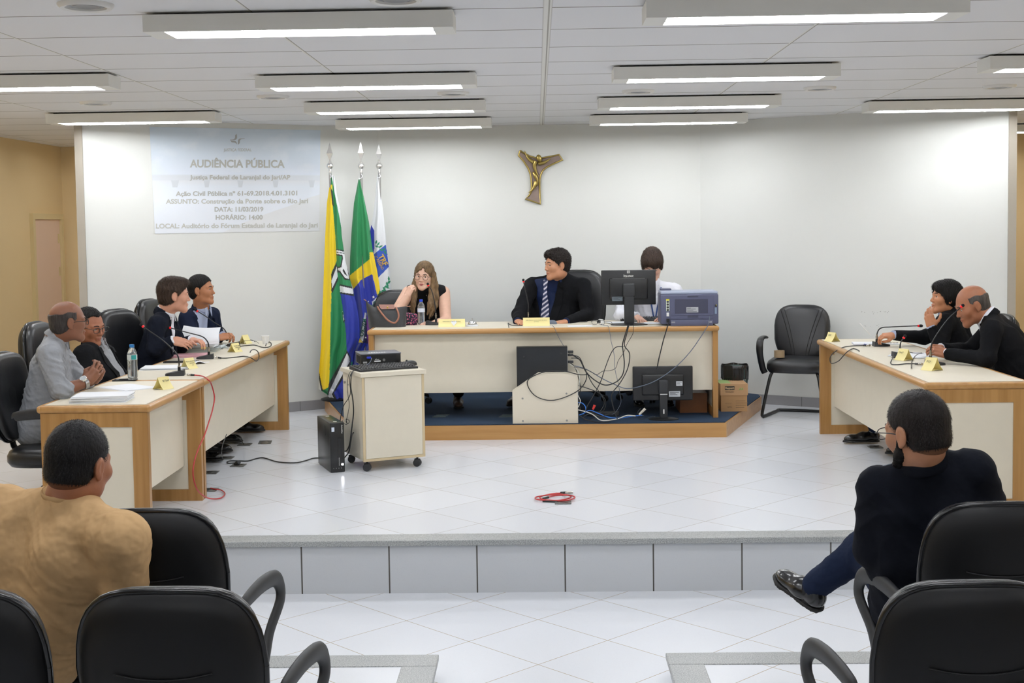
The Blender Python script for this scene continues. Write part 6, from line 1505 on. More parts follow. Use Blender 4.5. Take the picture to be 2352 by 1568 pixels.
def ribbon(fld, pts, F, U_, w, name, m_, par, th=.005, off=.004, side=None):
    """cloth strip lying on a body: pts are start points in front of the body, cast back along -F"""
    hit = []
    for p in pts:
        q = fld.hit(vv(p) + vv(F)*.30, -vv(F), .6, 150); hit.append(None if q is None else q)
    hit = [q for q in hit if q is not None]
    if len(hit) < 3: return None
    W_ = w if isinstance(w, (list, tuple)) else [w]*len(hit); m = MB(); vs = []; n = len(hit)
    for i, q in enumerate(hit):
        t = un(hit[min(i+1, n-1)] - hit[max(i-1, 0)]); s_ = un(np.cross(t, vv(F))); ww = np.interp(i/(n-1), np.linspace(0, 1, len(W_)), W_)
        for a, b in ((-1, 0), (-1, 1), (1, 1), (1, 0)):
            e = q + s_*a*ww/2; e2 = fld.hit(e + vv(F)*.30, -vv(F), .6, 150); e = e if e2 is None else e2; e = e + vv(F)*(off + th*b)
            vs.append(tuple(e))
    fs = [(i*4 + k, i*4 + (k+1) % 4, (i+1)*4 + (k+1) % 4, (i+1)*4 + k) for i in range(n-1) for k in range(4)] + [(0, 1, 2, 3), tuple((n-1)*4 + k for k in (3, 2, 1, 0))]
    m.add(vs, fs); return m.build(name, m_, par, smooth=40)
def shoe(par, heel, toe, m_, s=1.0, up=(0, 0, 1), sole=None):
    """a leather shoe from heel to toe point, sole side opposite to up"""
    a, b = vv(heel), vv(toe); d = un(b - a); u = vv(up); u = un(u - d*np.dot(u, d)); L = np.linalg.norm(b - a)
    lo = np.minimum(a, b) - .09; hi = np.maximum(a, b) + .12; F_ = Field(lo, hi, .006); x = np.cross(d, u)
    F_.cone(a + d*.03 + u*.035, a + d*L*.45 + u*.040, .034*s, .036*s, .02); F_.cone(a + d*L*.45 + u*.032, a + d*(L - .05) + u*.026, .040*s, .034*s, .03, u, 1.3); F_.cone(a + d*(L - .06) + u*.02, a + d*(L - .02) + u*.018, .030*s, .018*s, .02)
    F_.cone(a + d*.035 + u*.05, a + d*.045 + u*.085, .034*s, .032*s, .02)
    o_, u_ = a, u; F_.cut(lambda X, Y, Z: -((X - o_[0])*u_[0] + (Y - o_[1])*u_[1] + (Z - o_[2])*u_[2]) + .010)
    o = mk('shoe', [F_.mesh()], m_, par)
    G_ = Field(lo, hi, .006); G_.cone(a + d*.03, a + d*L*.30, .036*s, .034*s, .01); G_.cone(a + d*L*.30, a + d*(L - .05), .036*s, .042*s, .02); G_.cone(a + d*(L - .05), a + d*(L - .015), .038*s, .022*s, .02)
    G_.cut(lambda X, Y, Z: (lambda q: np.maximum(q - .013, -q - .003))(((X - o_[0])*u_[0] + (Y - o_[1])*u_[1] + (Z - o_[2])*u_[2])))
    mk('sole', [G_.mesh()], mat('shoe_sole', '#101010', rough=.6), o); return o

def person(label, head, face, S0, S1, H, E, Wr, K, A, skin_m, hair, hair_m, outer, hands, up=(0, 0, 1), hs=1.0, inner=None, vneck=None, tie=None,
           belly=.0, girth=1.0, gaze=(0, 1, 0), fat=0.0, female=False, pants=None, shoes=None, h=.010, sleeve=1.0, brow=None, lips=None, collar=None, hh=.0036,
           name='person', neck_s=1.0, outer_name='jacket', wr=.004, gaze_eyes=True, lapel=True, chestF=None, toes=None, sleeveless=False, jaw=0.0, nr=.056, Nb=None, cuff=None, wf=34, sk=.016):
    """index 0: the person's left side, 1: the right side; all points in metres in the room"""
    S = [vv(S0), vv(S1)]; H = vv(H); E = [vv(e) for e in E]; Wr = [vv(w) for w in Wr]; head = vv(head)
    mid = (S[0] + S[1])/2; R = un(S[1] - S[0]); U_ = un(mid - H); U_ = un(U_ - R*np.dot(U_, R)); Fv = np.cross(U_, R)
    root = thing(name, label, 'person', tuple(H*0) if False else (0, 0, 0)); root['label'] = label
    Mh = head_frame(head, face, up, hs)
    N = mid + U_*.072 if Nb is None else vv(Nb)
    nl = np.linalg.inv(Mh) @ np.append(N + U_*.01, 1); nk = nl[:3]; nk[2] = max(nk[2], -.20); nk[0] = np.clip(nk[0], -.06, .06); nk[1] = np.clip(nk[1], -.095, .05)
    hm = head_mesh(female, fat, jaw, hh, tuple(nk), nr)
    parts = [xf(Mh, hm)]
    # skin core of trunk and arms, one surface
    allp = [S[0], S[1], H, N, *E, *Wr]; lo = np.min(allp, 0) - .16; hi = np.max(allp, 0) + .16
    g = girth
    pad_ = False
    def trunk(Fd, e, arms=True, bl=belly, up_to=1.0):
        w = .085*g
        Fd.cone(H - R*.07, H + R*.07, .115*g + e, .115*g + e, .03)
        B_ = H + (mid - H)*.42
        Fd.cone(H - R*w*.8 + Fv*bl*.5, B_ - R*w*.8 + Fv*bl, .105*g + e + bl*.3, .110*g + e + bl*.3, .05); Fd.cone(H + R*w*.8 + Fv*bl*.5, B_ + R*w*.8 + Fv*bl, .105*g + e + bl*.3, .110*g + e + bl*.3, .05)
        C_ = H + (mid - H)*.80
        for s_ in (-1, 1): Fd.cone(B_ + R*s_*w*.8 + Fv*bl*.6, C_ + R*s_*w*1.0, .110*g + e, .098*g + e, .05, Fv, 1.08)
        Fd.cone(S[0] + R*.02, S[1] - R*.02, .052 + e, .052 + e, .04)
        if pad_:
            for i in (0, 1): Fd.ell(S[i] + U_*.014 + R*(.004 if i else -.004), (.052, .052, .046), .03)
        for i in (0, 1): Fd.cone(N - U_*.01, S[i]*.8 + N*.2 - U_*.015, .046*neck_s + e*.8, .046 + e, .045)
        if arms:
            for i in (0, 1):
                Fd.cone(S[i], E[i], .054*sleeve + e, .045*sleeve + e, sk); Fd.cone(E[i], Wr[i], .042*sleeve + e, .031*sleeve + e*.9, .02)
    Fc = Field(lo, hi, max(h, .008)); trunk(Fc, -.012 if not female else -.006)
    if cuff is not None or sleeveless:
        for i in (0, 1): Fc.cone(E[i], Wr[i], .041, .025, .02)
        if sleeveless:
            for i in (0, 1): Fc.cone(S[i], E[i], .050, .040, .03)
    parts.append((*Fc.mesh(), 0)); pad_ = vneck is not None
    for i, hd in enumerate(hands):
        if hd is None: continue
        d, dors, kw = hd; kw = dict(kw); sc = kw.pop('s', .93)
        parts.append(xf(hand_frame(Wr[i], d, dors, i == 1, sc), hand_mesh(**kw)))
    body = mk('body', parts, skin_m, root)
    # clothes
    Fo = Field(lo - .02, hi + .02, h); trunk(Fo, .010, arms=False)
    z0 = np.dot(N - H, U_)
    if vneck is not None:          # open jacket front
        depth, half = vneck; zb = z0 - depth
        def wedge(X, Y, Z):
            x = (X - H[0])*R[0] + (Y - H[1])*R[1] + (Z - H[2])*R[2]; y = (X - mid[0])*Fv[0] + (Y - mid[1])*Fv[1] + (Z - mid[2])*Fv[2]; z = (X - H[0])*U_[0] + (Y - H[1])*U_[1] + (Z - H[2])*U_[2]
            w = half*np.clip((z - zb)/depth, 0, 1.0)**.85 + .0; w = np.where(z < zb, .004 + (.05*np.clip((zb - z)/.25, 0, 1) if half > .085 else 0), w)
            return -np.maximum(np.abs(x) - w, -(y - .01))
        Fo.cut(wedge)
    Fo.ell(N + U_*.045 + Fv*.015, (.062*nr/.056, .062*nr/.056, .046), .012, neg=True)
    Ft_ = Field(lo, lo, h); Ft_.o, Ft_.n, Ft_.A = Fo.o, Fo.n, Fo.A.copy()      # the trunk alone, for lapels and ties
    if not sleeveless:
        for i in (0, 1): Fo.cone(S[i], E[i], .054*sleeve + .010, .045*sleeve + .010, sk); Fo.cone(E[i], Wr[i], .042*sleeve + .010, .040, .02)
    if cuff is not None:            # rolled sleeves end before the wrist
        for i in (0, 1):
            if cuff[i] is None: continue
            a_, b_ = E[i], Wr[i]; c_ = a_ + (b_ - a_)*cuff[i]; d_ = un(b_ - a_)
            sl, (X, Y, Z) = Fo.sub(np.minimum(a_, b_) - .08, np.maximum(a_, b_) + .08, .05)
            q = (X - c_[0])*d_[0] + (Y - c_[1])*d_[1] + (Z - c_[2])*d_[2]
            near = np.sqrt(np.maximum((X - c_[0])**2 + (Y - c_[1])**2 + (Z - c_[2])**2 - q*q, 0)) < (.075 if cuff[i] > .1 else .09)
            Fo.A[sl] = np.where((q > 0) & near, np.maximum(Fo.A[sl], q), Fo.A[sl])
            Fo.cone(c_ - d_*.05, c_ - d_*.012, .052, .050, .01)
    if sleeveless:
        for i in (0, 1): Fo.ell(S[i] + R*(.055 if i else -.055) - U_*.01, (.062, .062, .085), .01, neg=True)
    else:
        for i in (0, 1):
            if cuff is None or cuff[i] is None: # open the sleeve end
                d_ = un(Wr[i] - E[i]); c_ = Wr[i] + d_*.005; sl, (X, Y, Z) = Fo.sub(c_ - .06, c_ + .06, .02)
                q = (X - c_[0])*d_[0] + (Y - c_[1])*d_[1] + (Z - c_[2])*d_[2]
                near = np.sqrt((X - c_[0])**2 + (Y - c_[1])**2 + (Z - c_[2])**2) < .075
                Fo.A[sl] = np.where((q > 0) & near, np.maximum(Fo.A[sl], q), Fo.A[sl])
    Fi = None
    if inner is not None:
        Fi = Field(lo, hi, h); trunk(Fi, .001, arms=False); Fi.ell(N + U_*.045 + Fv*.02, (.060, .060, .045), .012, neg=True)
        mk('shirt', [Fi.mesh()], inner, root, noise_amp=.0015, nfreq=45)
        if cuff is None:
            for i in (0, 1):
                d_ = un(Wr[i] - E[i]); q = MB(); q.tube([Wr[i] - d_*.03, Wr[i] + d_*.012, Wr[i] + d_*.014], [.034, .034, .028], seg=18); q.build('shirt_cuff', inner, root, smooth=50)
    jk = mk(outer_name, [Fo.mesh()], outer, root, noise_amp=wr, nfreq=wf)
    if vneck is not None:
        depth, half = vneck
        for s_ in ((-1, 1) if lapel else ()):
            pts = [H + U_*(z0 - depth*(1 - t)) + R*s_*(half*t**.85 + .026 + .012*math.sin(t*PI)) for t in np.linspace(.02, .93, 14)]
            ribbon(Ft_, pts, Fv, U_, [.012, .06, .075, .085, .045], 'lapel', outer, jk, th=.004, off=.003)
        q = MB(); q.tube([tuple(N + U_*.018 + Fv*(-.068*math.cos(a)) + R*.074*math.sin(a) - U_*.020*(1 - math.cos(a))*.8) for a in np.linspace(-1.75, 1.75, 18)], .016, seg=8, smooth=2, flat=(.6, 1.9)); q.build('jacket_collar', outer, jk, smooth=60)
    if collar is not None:
        q = MB(); q.tube([tuple(N + U_*.048 + Fv*(-.061*math.cos(a) + .012) + R*.064*math.sin(a) - U_*.020*(1 - math.cos(a))) for a in np.linspace(-2.75, 2.75, 26)], .018, seg=8, smooth=2, flat=(.40, 1.35)); co = q.build('shirt_collar', collar, root, smooth=60)
        for s_ in (-1, 1):
            q = MB(); b_ = N + Fv*.066 - U_*.0; q.add([tuple(b_ + R*s_*.010 + U_*.014), tuple(b_ + R*s_*.046 + U_*.024 - Fv*.012), tuple(b_ + R*s_*.040 - U_*.042 + Fv*.014), tuple(b_ + R*s_*.010 + U_*.014 + Fv*.008), tuple(b_ + R*s_*.046 + U_*.024 - Fv*.004), tuple(b_ + R*s_*.040 - U_*.042 + Fv*.022)], [(0, 1, 2), (5, 4, 3), (0, 3, 4, 1), (1, 4, 5, 2), (2, 5, 3, 0)]); q.build('collar_point', collar, co)
    if tie is not None:
        pts = [H + U_*(z0 - .01 - t*tie[1]) for t in np.linspace(0, 1, 22)]
        tm = MB(); o = ribbon(Fi or Fo, pts, Fv, U_, [.030, .022, .040, .062, .075, .078, .03], 'tie', tie[0], root, th=.006, off=.006)
    # trousers and shoes
    if K is not None:
        K = [vv(k) for k in K]; A = [vv(a) for a in A]; lp = [H, *K, *A]; Ft = Field(np.min(lp, 0) - .16, np.max(lp, 0) + .16, max(h, .012))
        Ft.cone(H - R*.08 - U_*.03, H + R*.08 - U_*.03, .098*g, .098*g, .04)
        for i, s_ in ((0, -1), (1, 1)):
            Ft.cone(H + R*s_*.080, K[i], .084*g, .066, .04); Ft.cone(K[i], A[i] + (K[i] - A[i])*.10, .064, .052, .03)
        mk('trousers', [Ft.mesh()], pants, root, noise_amp=.003, nfreq=40)
        for i in (0, 1):
            if toes is not None and toes[i] is None: continue
            t_ = vv(toes[i]) if toes is not None else Fv
            fl_ = vv(A[i]); fl_[2] = A[i][2] - .075; a_ = fl_ - un(t_)*.05; shoe(root, a_, a_ + un(t_)*.27, shoes)
            if female: pass
    # face details
    if gaze_eyes: eyes(body, Mh, gaze)
    if brow is not None:
        for s_ in (-1, 1): local_tube(body, Mh, [(s_*.014, .092, .0225), (s_*.030, .0895, .0275), (s_*.047, .076, .022)], [.0022, .003, .0016], 'eyebrow', brow)
    lm = lips or mat('lips_' + skin_m.name, tuple(c*k for c, k in zip(skin_m.node_tree.nodes['Principled BSDF'].inputs['Base Color'].default_value[:3], (.85, .6, .6))), rough=.45)
    lp_ = local_tube(body, Mh, [(-.023, .0835, -.0625), (-.008, .0935, -.0592), (0, .0935, -.060), (.008, .0935, -.0592), (.023, .0835, -.0625)], [.0012, .0032, .0028, .0032, .0012], 'lips', lm, sm=5)
    local_tube(lp_, Mh, [(-.020, .083, -.0645), (0, .0925, -.0695), (.020, .083, -.0645)], [.0012, .0040, .0012], 'lower_lip', lm, sm=5)
    if hair is not None:
        hv = hair_mesh(hair); st = {'ring': (2600, .006, .0011, .35), 'short': (3000, .012, .0014, .45), 'quiff': (3600, .016, .0015, .5), 'curly': (3000, .012, .0016, .8), 'fringe': (3000, .022, .0016, .25), 'bowl': (3400, .022, .0016, .25), 'long': (2500, .030, .0014, .15), 'recede': (2600, .011, .0013, .4), 'buzz': (9000, .0085, .0008, .75)}[hair]
        mk('hair', [xf(Mh, hv), strands_of(hv[0], hv[1], Mh, *st[:3], out=st[3])], hair_m, body, noise_amp={'curly': .004, 'buzz': .0006, 'ring': .0008, 'short': .0016}.get(hair, .0022), nfreq={'curly': 170, 'buzz': 500}.get(hair, 330), fold='curl' if hair == 'curly' else 'hair')
    if hair == 'buzz': mk('hair_fade', [xf(Mh, hair_mesh('stubble'))], mat('stubble_' + hair_m.name, tuple(.55*a + .45*b_ for a, b_ in zip(lin('#1a1412')[:3], skin_m.node_tree.nodes['Principled BSDF'].inputs['Base Color'].default_value[:3])), rough=.8, spec=.2, bump=.5, bscale=500, bdist=.002), body)
    return root, body, Mh, dict(N=N, U=U_, R=R, F=Fv, H=H, mid=mid, Fo=Ft_, Fi=Fi, jk=jk)
def specs(body, Mh, round_=False, m_=None, z=.0, y=.098):
    T = Matrix([list(r) for r in np.array(Mh)]) @ Matrix.Translation((0, y, z))
    o = spectacles(body, T, 1.1, m_, round_, w=.146); return o
# ------------------------------------------------------------------ the eleven people
NAVY = cloth('dark_navy_suit', '#131722'); BLACKS = cloth('black_suit', '#121316'); NAVY2 = cloth('navy_suit', '#161d30')
WHITE = cloth('white_shirt', '#dfe1ea', rough=.7, bump=.5); GREYS = cloth('grey_shirt', '#93969b', rough=.7, bump=.9, bscale=9, dist=.02)
NAVYS = cloth('navy_shirt', '#14203f', rough=.5); LBLUE = cloth('light_blue_shirt', '#a9b4cf', rough=.7); JEANS = cloth('dark_jeans', '#1a2338'); BLKT = cloth('black_trousers', '#121317')
M_SHOE = mat('black_shoe_leather', '#0e0e10', rough=.22, coat=.3, bump=.2, bscale=60, bdist=.003); M_SHOEB = mat('brown_shoe_leather', '#4a352a', rough=.4)
HB_BLK = hairm('black', '#0d0b0b'); HB_DK = hairm('dark_brown', '#1c1512'); HB_BR = hairm('brown', '#352820'); HB_GREY = hairm('greying', '#3b3634'); HB_GREY2 = hairm('grey_short', '#4c4744')
def PV(x, y, Y): return vv(P(x, y, Y))
SZ = .12
# ---- woman at the main desk
seat = PZ + .56
hc = PV(974, 634, 11.02)
r, b, M, I = person('young woman with long fair hair, round glasses and a black sleeveless top', hc, (-.17, -1, -.06), PV(1019, 672, 11.12), PV(938, 672, 11.08), (P(978, 700, 11.25).x, 11.28, seat),
    [PV(1024, 737, 10.98), PV(907, 722, 10.80)], [PV(1000, 742, 10.78), PV(934, 682, 10.84)], [(-.62, 10.85, PZ + .55), (-1.08, 10.85, PZ + .55)], [(-.70, 11.0, PZ + .10), (-1.12, 11.1, PZ + .10)],
    skin('fair', '#d9b09a'), 'long', hairm('fair_brown', '#6f5a41', .5), cloth('black_top', '#101114', rough=.6), [((-1, -.3, 0), (0, -.2, 1), dict(curl=(.3, .4, .3))), ((.42, .05, .9), (-.6, -.75, .1), dict(curl=(.8, 1.0, .7), thumb=1))],
    up=(.06, 0, 1), hs=.98, female=True, girth=.86, pants=BLKT, shoes=M_SHOEB, h=.009, sleeveless=True, brow=HB_BR, lips=mat('dark_red_lipstick', '#801a30', rough=.3), outer_name='top', wr=.0015, nr=.046, toes=[(0.1, -1, 0), (0, -1, 0)], gaze=(-.35, 1, 0))
def strands(Mh, body, m_, sets):
    F_ = Field((-.17, -.17, -.46), (.17, .16, .12), .0065)
    for pts, rs in sets:
        for i in range(len(pts) - 1): F_.cone(pts[i], pts[i+1], rs[i], rs[i+1], .018, (0, 1, .1), 1.5)
    F_.ell((0, .085, -.01), (.074, .092, .130), .01, neg=True)
    return mk('long_hair', [xf(Mh, F_.mesh())], m_, body, noise_amp=.0020, nfreq=240, fold='hair')
sets = []
for s_ in (-1, 1):
    for dx, dy, L in ((0, 0, 1), (.018, -.03, .95), (-.012, .02, .9)):
        sets.append(([(s_*.045, -.01 + dy, .09), (s_*(.070 + dx*.4), -.015 + dy, .02), (s_*(.080 + dx), -.015 + dy, -.08), (s_*(.088 + dx), .01 + dy, -.18), (s_*(.088 + dx), .04 + dy, -.27*L), (s_*(.070 + dx), .06 + dy, -.37*L)], [.012, .018, .022, .026, .024, .006]))
sets.append(([(0, -.07, .08), (0, -.10, -.02), (0, -.10, -.14), (0, -.09, -.24)], [.04, .055, .06, .03]))
strands(M, b, MATS['hair_fair_brown'], sets)
specs(b, M, True, mat('tortoise_frame', '#3a2a24', rough=.3), z=-.002)
q = MB(); q.tube([tuple(I['N'] + I['F']*.066*math.cos(a) + I['R']*.058*math.sin(a) - I['U']*(.03 + .02*math.cos(a))) for a in np.linspace(-1.5, 1.5, 14)], .0012, seg=5, smooth=2); q.cyl(tuple(I['N'] + I['F']*.075 - I['U']*.055), tuple(I['N'] + I['F']*.078 - I['U']*.066), .004, seg=8); q.build('necklace', M_NICK, b)
# ---- judge
r, b, M, I = person('heavy set man in a black suit, navy shirt and striped tie at the main desk', PV(1279, 608, 11.12), (-1, -.52, -.05), PV(1340, 656, 11.12), PV(1222, 655, 11.24), (P(1268, 700, 11.3).x, 11.36, seat),
    [PV(1350, 722, 11.0), PV(1192, 722, 10.90)], [PV(1302, 738, 10.74), PV(1189, 737, 10.70)], [(.30, 10.80, PZ + .55), (.02, 10.80, PZ + .55)], [(.22, 10.95, PZ + .10), (-.18, 11.1, PZ + .10)],
    skin('light_tan', '#bd8767'), 'curly', HB_DK, BLACKS, [((-1, -.35, -.1), (-.1, -.2, 1), dict(curl=(.35, .4, .3))), ((.35, -1, -.1), (0, -.1, 1), dict(curl=(.4, .5, .3)))],
    hs=1.08, Nb=PV(1284, 634, 11.18), inner=NAVYS, vneck=(.42, .115), belly=.045, girth=1.22, fat=.008, pants=BLKT, shoes=M_SHOEB, h=.010, sleeve=1.15, brow=HB_BLK, collar=NAVYS, neck_s=1.2, nr=.064, wr=.003, gaze=(-.5, 1, 0), jaw=.004, toes=[(0, -1, 0), (-.4, -1, 0)])
TIE = mat('striped_tie', '#1c2850', rough=.5)
def _tie(m_, a, b_, ang, per, duty=.5):
    nt, bs = nodes(m_); tc = nt.nodes.new('ShaderNodeTexCoord'); sp = nt.nodes.new('ShaderNodeSeparateXYZ'); nt.links.new(tc.outputs['Object'], sp.inputs[0])
    t = math_node(nt, 'FRACT', math_node(nt, 'DIVIDE', math_node(nt, 'ADD', math_node(nt, 'MULTIPLY', sp.outputs['X'], -ang), sp.outputs['Z']), per))
    nt.links.new(mixcol(nt, math_node(nt, 'LESS_THAN', t, duty), lin(a), lin(b_)), bs.inputs['Base Color'])
_tie(TIE, '#1c2850', '#c9c7d6', .75, .040, .42)
z0 = np.dot(I['N'] - I['H'], I['U'])
ribbon(I['Fi'], [I['H'] + I['U']*(z0 - .01 - t*.46) + I['R']*.02*t*0 for t in np.linspace(0, 1, 26)], I['F'], I['U'], [.040, .026, .045, .062, .072, .076, .080], 'tie', TIE, r, th=.008, off=.008)
# ---- man in white shirt
r, b, M, I = person('man in a white shirt typing, half hidden behind the desk monitor', PV(1498, 606, 11.18), (-.12, -1, -.85), PV(1551, 667, 11.24), PV(1440, 668, 11.22), (P(1498, 700, 11.3).x, 11.34, seat),
    [PV(1563, 735, 11.05), PV(1424, 725, 10.98)], [PV(1528, 727, 10.80), PV(1463, 727, 10.80)], [(1.10, 10.85, PZ + .55), (.85, 10.85, PZ + .55)], [(1.1, 11.0, PZ + .10), (.85, 11.0, PZ + .10)],
    skin('fair_pink', '#dcae98'), 'fringe', HB_BR, WHITE, [((-.5, -1, -.3), (.2, .1, 1), dict(curl=(.5, .5, .3), spread=.2)), ((.4, -1, -.35), (0, .2, 1), dict(curl=(.45, .5, .3), spread=.2))],
    hs=1.08, girth=.98, pants=BLKT, shoes=M_SHOE, h=.010, brow=HB_BR, collar=WHITE, outer_name='shirt', wr=.0040, toes=[(0, -1, 0), (0, -1, 0)], wf=60)
z0 = np.dot(I['N'] - I['H'], I['U']); LAN = mat('blue_lanyard', '#2c4a86', rough=.6)
for s_ in (-1, 1): ribbon(I['Fo'], [I['H'] + I['U']*(z0 - .02 - t*.30) + I['R']*s_*(.055*(1 - t)) for t in np.linspace(0, 1, 14)], I['F'], I['U'], .012, 'lanyard', LAN, r, th=.002, off=.004)
q = MB(); c_ = I['Fo'].hit(I['H'] + I['U']*(z0 - .36) + I['F']*.3, -I['F'], .6, 150); c_ = c_ if c_ is not None else I['H'] + I['F']*.15
T = Matrix.Translation(tuple(c_ + I['F']*.012)); q.box((-.027, -.001, -.045), (.027, .001, .04), T); bd = q.build('id_badge', M_PAPER, r)
q = MB(); q.box((-.010, -.003, -.018), (.010, -.001, .010), T); q.build('badge_photo', mat('badge_print', '#5a4a44', rough=.5), bd)
# ---- near left: bald man in grey shirt
r, b, M, I = person('balding man in a grey shirt with rolled sleeves, hands clasped on the left desk', PV(157, 738, 7.38), (1, .68, -.03), PV(131, 803, 7.60), PV(111, 815, 7.16), (P(95, 960, 7.4).x, 7.38, .56),
    [PV(190, 880, 7.58), PV(138, 898, 7.10)], [PV(222, 868, 7.50), PV(198, 878, 7.22)], [(-2.40, 7.52, .52), (-2.40, 7.24, .52)], [(-2.56, 7.52, .09), (-2.56, 7.24, .09)],
    skin('dark_brown', '#7d5039'), 'ring', HB_GREY, GREYS, [((.45, -.35, .75), (.3, .8, .0), dict(curl=(.55, .45, .3), spread=.22, thumb=1)), ((.5, .35, .62), (.3, -.8, -.2), dict(curl=(.45, .4, .3), spread=.25, thumb=1))],
    up=(.10, .0, 1), hs=1.0, girth=1.05, belly=.03, pants=cloth('black_trousers', '#121317'), shoes=M_SHOE, h=.0085, brow=HB_GREY, collar=GREYS, outer_name='shirt', wr=.0042, cuff=[.35, .30], toes=[(1, 0, 0), (1, 0, 0)], wf=66, gaze=(.3, 1, 0))
specs(b, M)
q = MB(); w_ = vv(PV(195, 880, 7.21)); d_ = un(PV(198, 878, 7.22) - PV(138, 898, 7.10)); q.tube([tuple(w_ - d_*.011), tuple(w_ + d_*.011)], .0335, seg=24); wt = q.build('wristwatch', M_STEEL, r, smooth=40)
q = MB(); fx_ = w_ + vv(.0, -.6, .8)*.032; q.cyl(tuple(fx_), tuple(fx_ + vv(0, -.6, .8)*.010), .020, seg=24); wf_ = q.build('watch_case', M_CHROME, wt, smooth=40)
q = MB(); q.cyl(tuple(fx_ + vv(0, -.6, .8)*.010), tuple(fx_ + vv(0, -.6, .8)*.0108), .016, seg=24); q.build('watch_dial', mat('watch_dial', '#aeb3b8', rough=.3), wf_)
# ---- second left: man in black jacket and glasses leaning back
r, b, M, I = person('man in a black jacket and glasses leaning back beside the man in grey', PV(206, 750, 8.25), (1, -.45, -.22), PV(243, 815, 8.48), PV(192, 815, 8.10), (P(235, 900, 8.3).x, 8.28, .55),
    [PV(268, 873, 8.55), PV(203, 890, 8.02)], [PV(290, 905, 8.35), PV(262, 905, 8.15)], [(-2.42, 8.42, .52), (-2.42, 8.14, .52)], [(-2.58, 8.42, .09), (-2.58, 8.14, .09)],
    skin('tan', '#9a6247'), 'recede', HB_BLK, BLACKS, [((1, -.3, -.1), (0, 0, 1), dict(curl=(.4, .5, .3))), ((1, .3, -.1), (0, 0, 1), dict(curl=(.4, .5, .3)))],
    up=(-.10, 0, 1), hs=1.0, inner=GREYS, vneck=(.45, .10), belly=.035, girth=1.08, pants=BLKT, shoes=M_SHOE, h=.009, brow=HB_BLK, collar=GREYS, wr=.003, toes=[(1, 0, 0), (1, 0, 0)])
specs(b, M)
# ---- young man with papers
r, b, M, I = person('young man in a dark navy suit leafing through papers on the left desk', PV(400, 678, 9.36), (1, .42, -.06), PV(386, 738, 9.58), PV(360, 746, 9.16), (P(345, 850, 9.35).x, 9.37, .57),
    [PV(415, 795, 9.58), PV(354, 803, 9.10)], [PV(440, 780, 9.46), PV(396, 782, 9.10)], [(-2.42, 9.5, .52), (-2.42, 9.25, .52)], [(-2.54, 9.55, .09), (-2.52, 9.22, .09)],
    skin('pale', '#c48f77'), 'quiff', HB_BR, NAVY, [((.9, -.4, -.1), (.1, 0, 1), dict(curl=(.5, .6, .4))), ((1, .15, -.22), (0, -.75, .6), dict(curl=(.35, .45, .3), thumb=1))],
    up=(.05, 0, 1), hs=1.07, inner=WHITE, vneck=(.40, .085), girth=1.04, pants=BLKT, shoes=M_SHOE, h=.009, brow=HB_BR, collar=WHITE, wr=.0025, toes=[(1, .1, 0), (1, -.1, 0)], gaze=(.2, 1, 0))
# ---- man with folded hands
r, b, M, I = person('dark haired man in a navy suit with folded hands, furthest on the left side', PV(463, 666, 10.25), (1, -.12, .04), PV(488, 725, 10.50), PV(428, 732, 10.16), (P(425, 850, 10.3).x, 10.32, .57),
    [PV(500, 773, 10.52), PV(446, 782, 10.10)], [PV(512, 770, 10.34), PV(500, 776, 10.14)], [(-2.42, 10.3, .52), (-2.42, 10.0, .52)], [(-2.50, 10.52, .09), (-2.56, 10.02, .09)],
    skin('light_brown', '#a8714f'), 'short', HB_BLK, NAVY2, [((.9, -.4, .1), (.2, .3, 1), dict(curl=(.7, .7, .4), thumb=1)), ((.9, .5, .15), (.1, -.6, .8), dict(curl=(.8, .8, .5), thumb=1))],
    hs=1.0, inner=LBLUE, vneck=(.42, .09), girth=1.08, pants=BLKT, shoes=M_SHOE, h=.0095, brow=HB_BLK, collar=LBLUE, wr=.0028, belly=.02, toes=[(1, .1, 0), (1, -.1, 0)], gaze=(.1, 1, 0))
# ---- right: young man with hand on chin
r, b, M, I = person('young man with thick black hair, hand on his chin, on the right side', PV(2172, 684, 9.25), (-1, -.10, .12), PV(2170, 742, 9.08), PV(2200, 738, 9.45), (P(2215, 850, 9.3).x, 9.30, .57),
    [PV(2160, 790, 8.98), PV(2122, 775, 9.60)], [PV(2140, 752, 9.0), PV(2054, 769, 9.50)], [(2.62, 9.16, .52), (2.62, 9.45, .52)], [(2.70, 9.2, .09), (2.52, 9.70, .09)],
    skin('warm_tan', '#b47b58'), 'bowl', HB_BLK, BLACKS, [((-.22, .08, .95), (-.6, -.75, .0), dict(curl=(.35, .5, .4), thumb=2)), ((-1, -.05, -.05), (.0, -.3, 1), dict(curl=(.6, .8, .5), thumb=1))],
    up=(.05, 0, 1), hs=1.0, inner=LBLUE, vneck=(.40, .08), girth=.98, pants=JEANS, shoes=M_SHOE, h=.009, brow=HB_BLK, collar=LBLUE, wr=.0028, toes=[(-1, -.1, 0), (-1, -.05, 0)], gaze=(0, 1, .1))
pen('white pen held by the black haired man on the right side', P(1999, 769, 9.42), P(1974, 742, 9.42), M_WHITEPL, .0045)
q = MB(); c_ = un(vv(-.22, .08, .95)); 
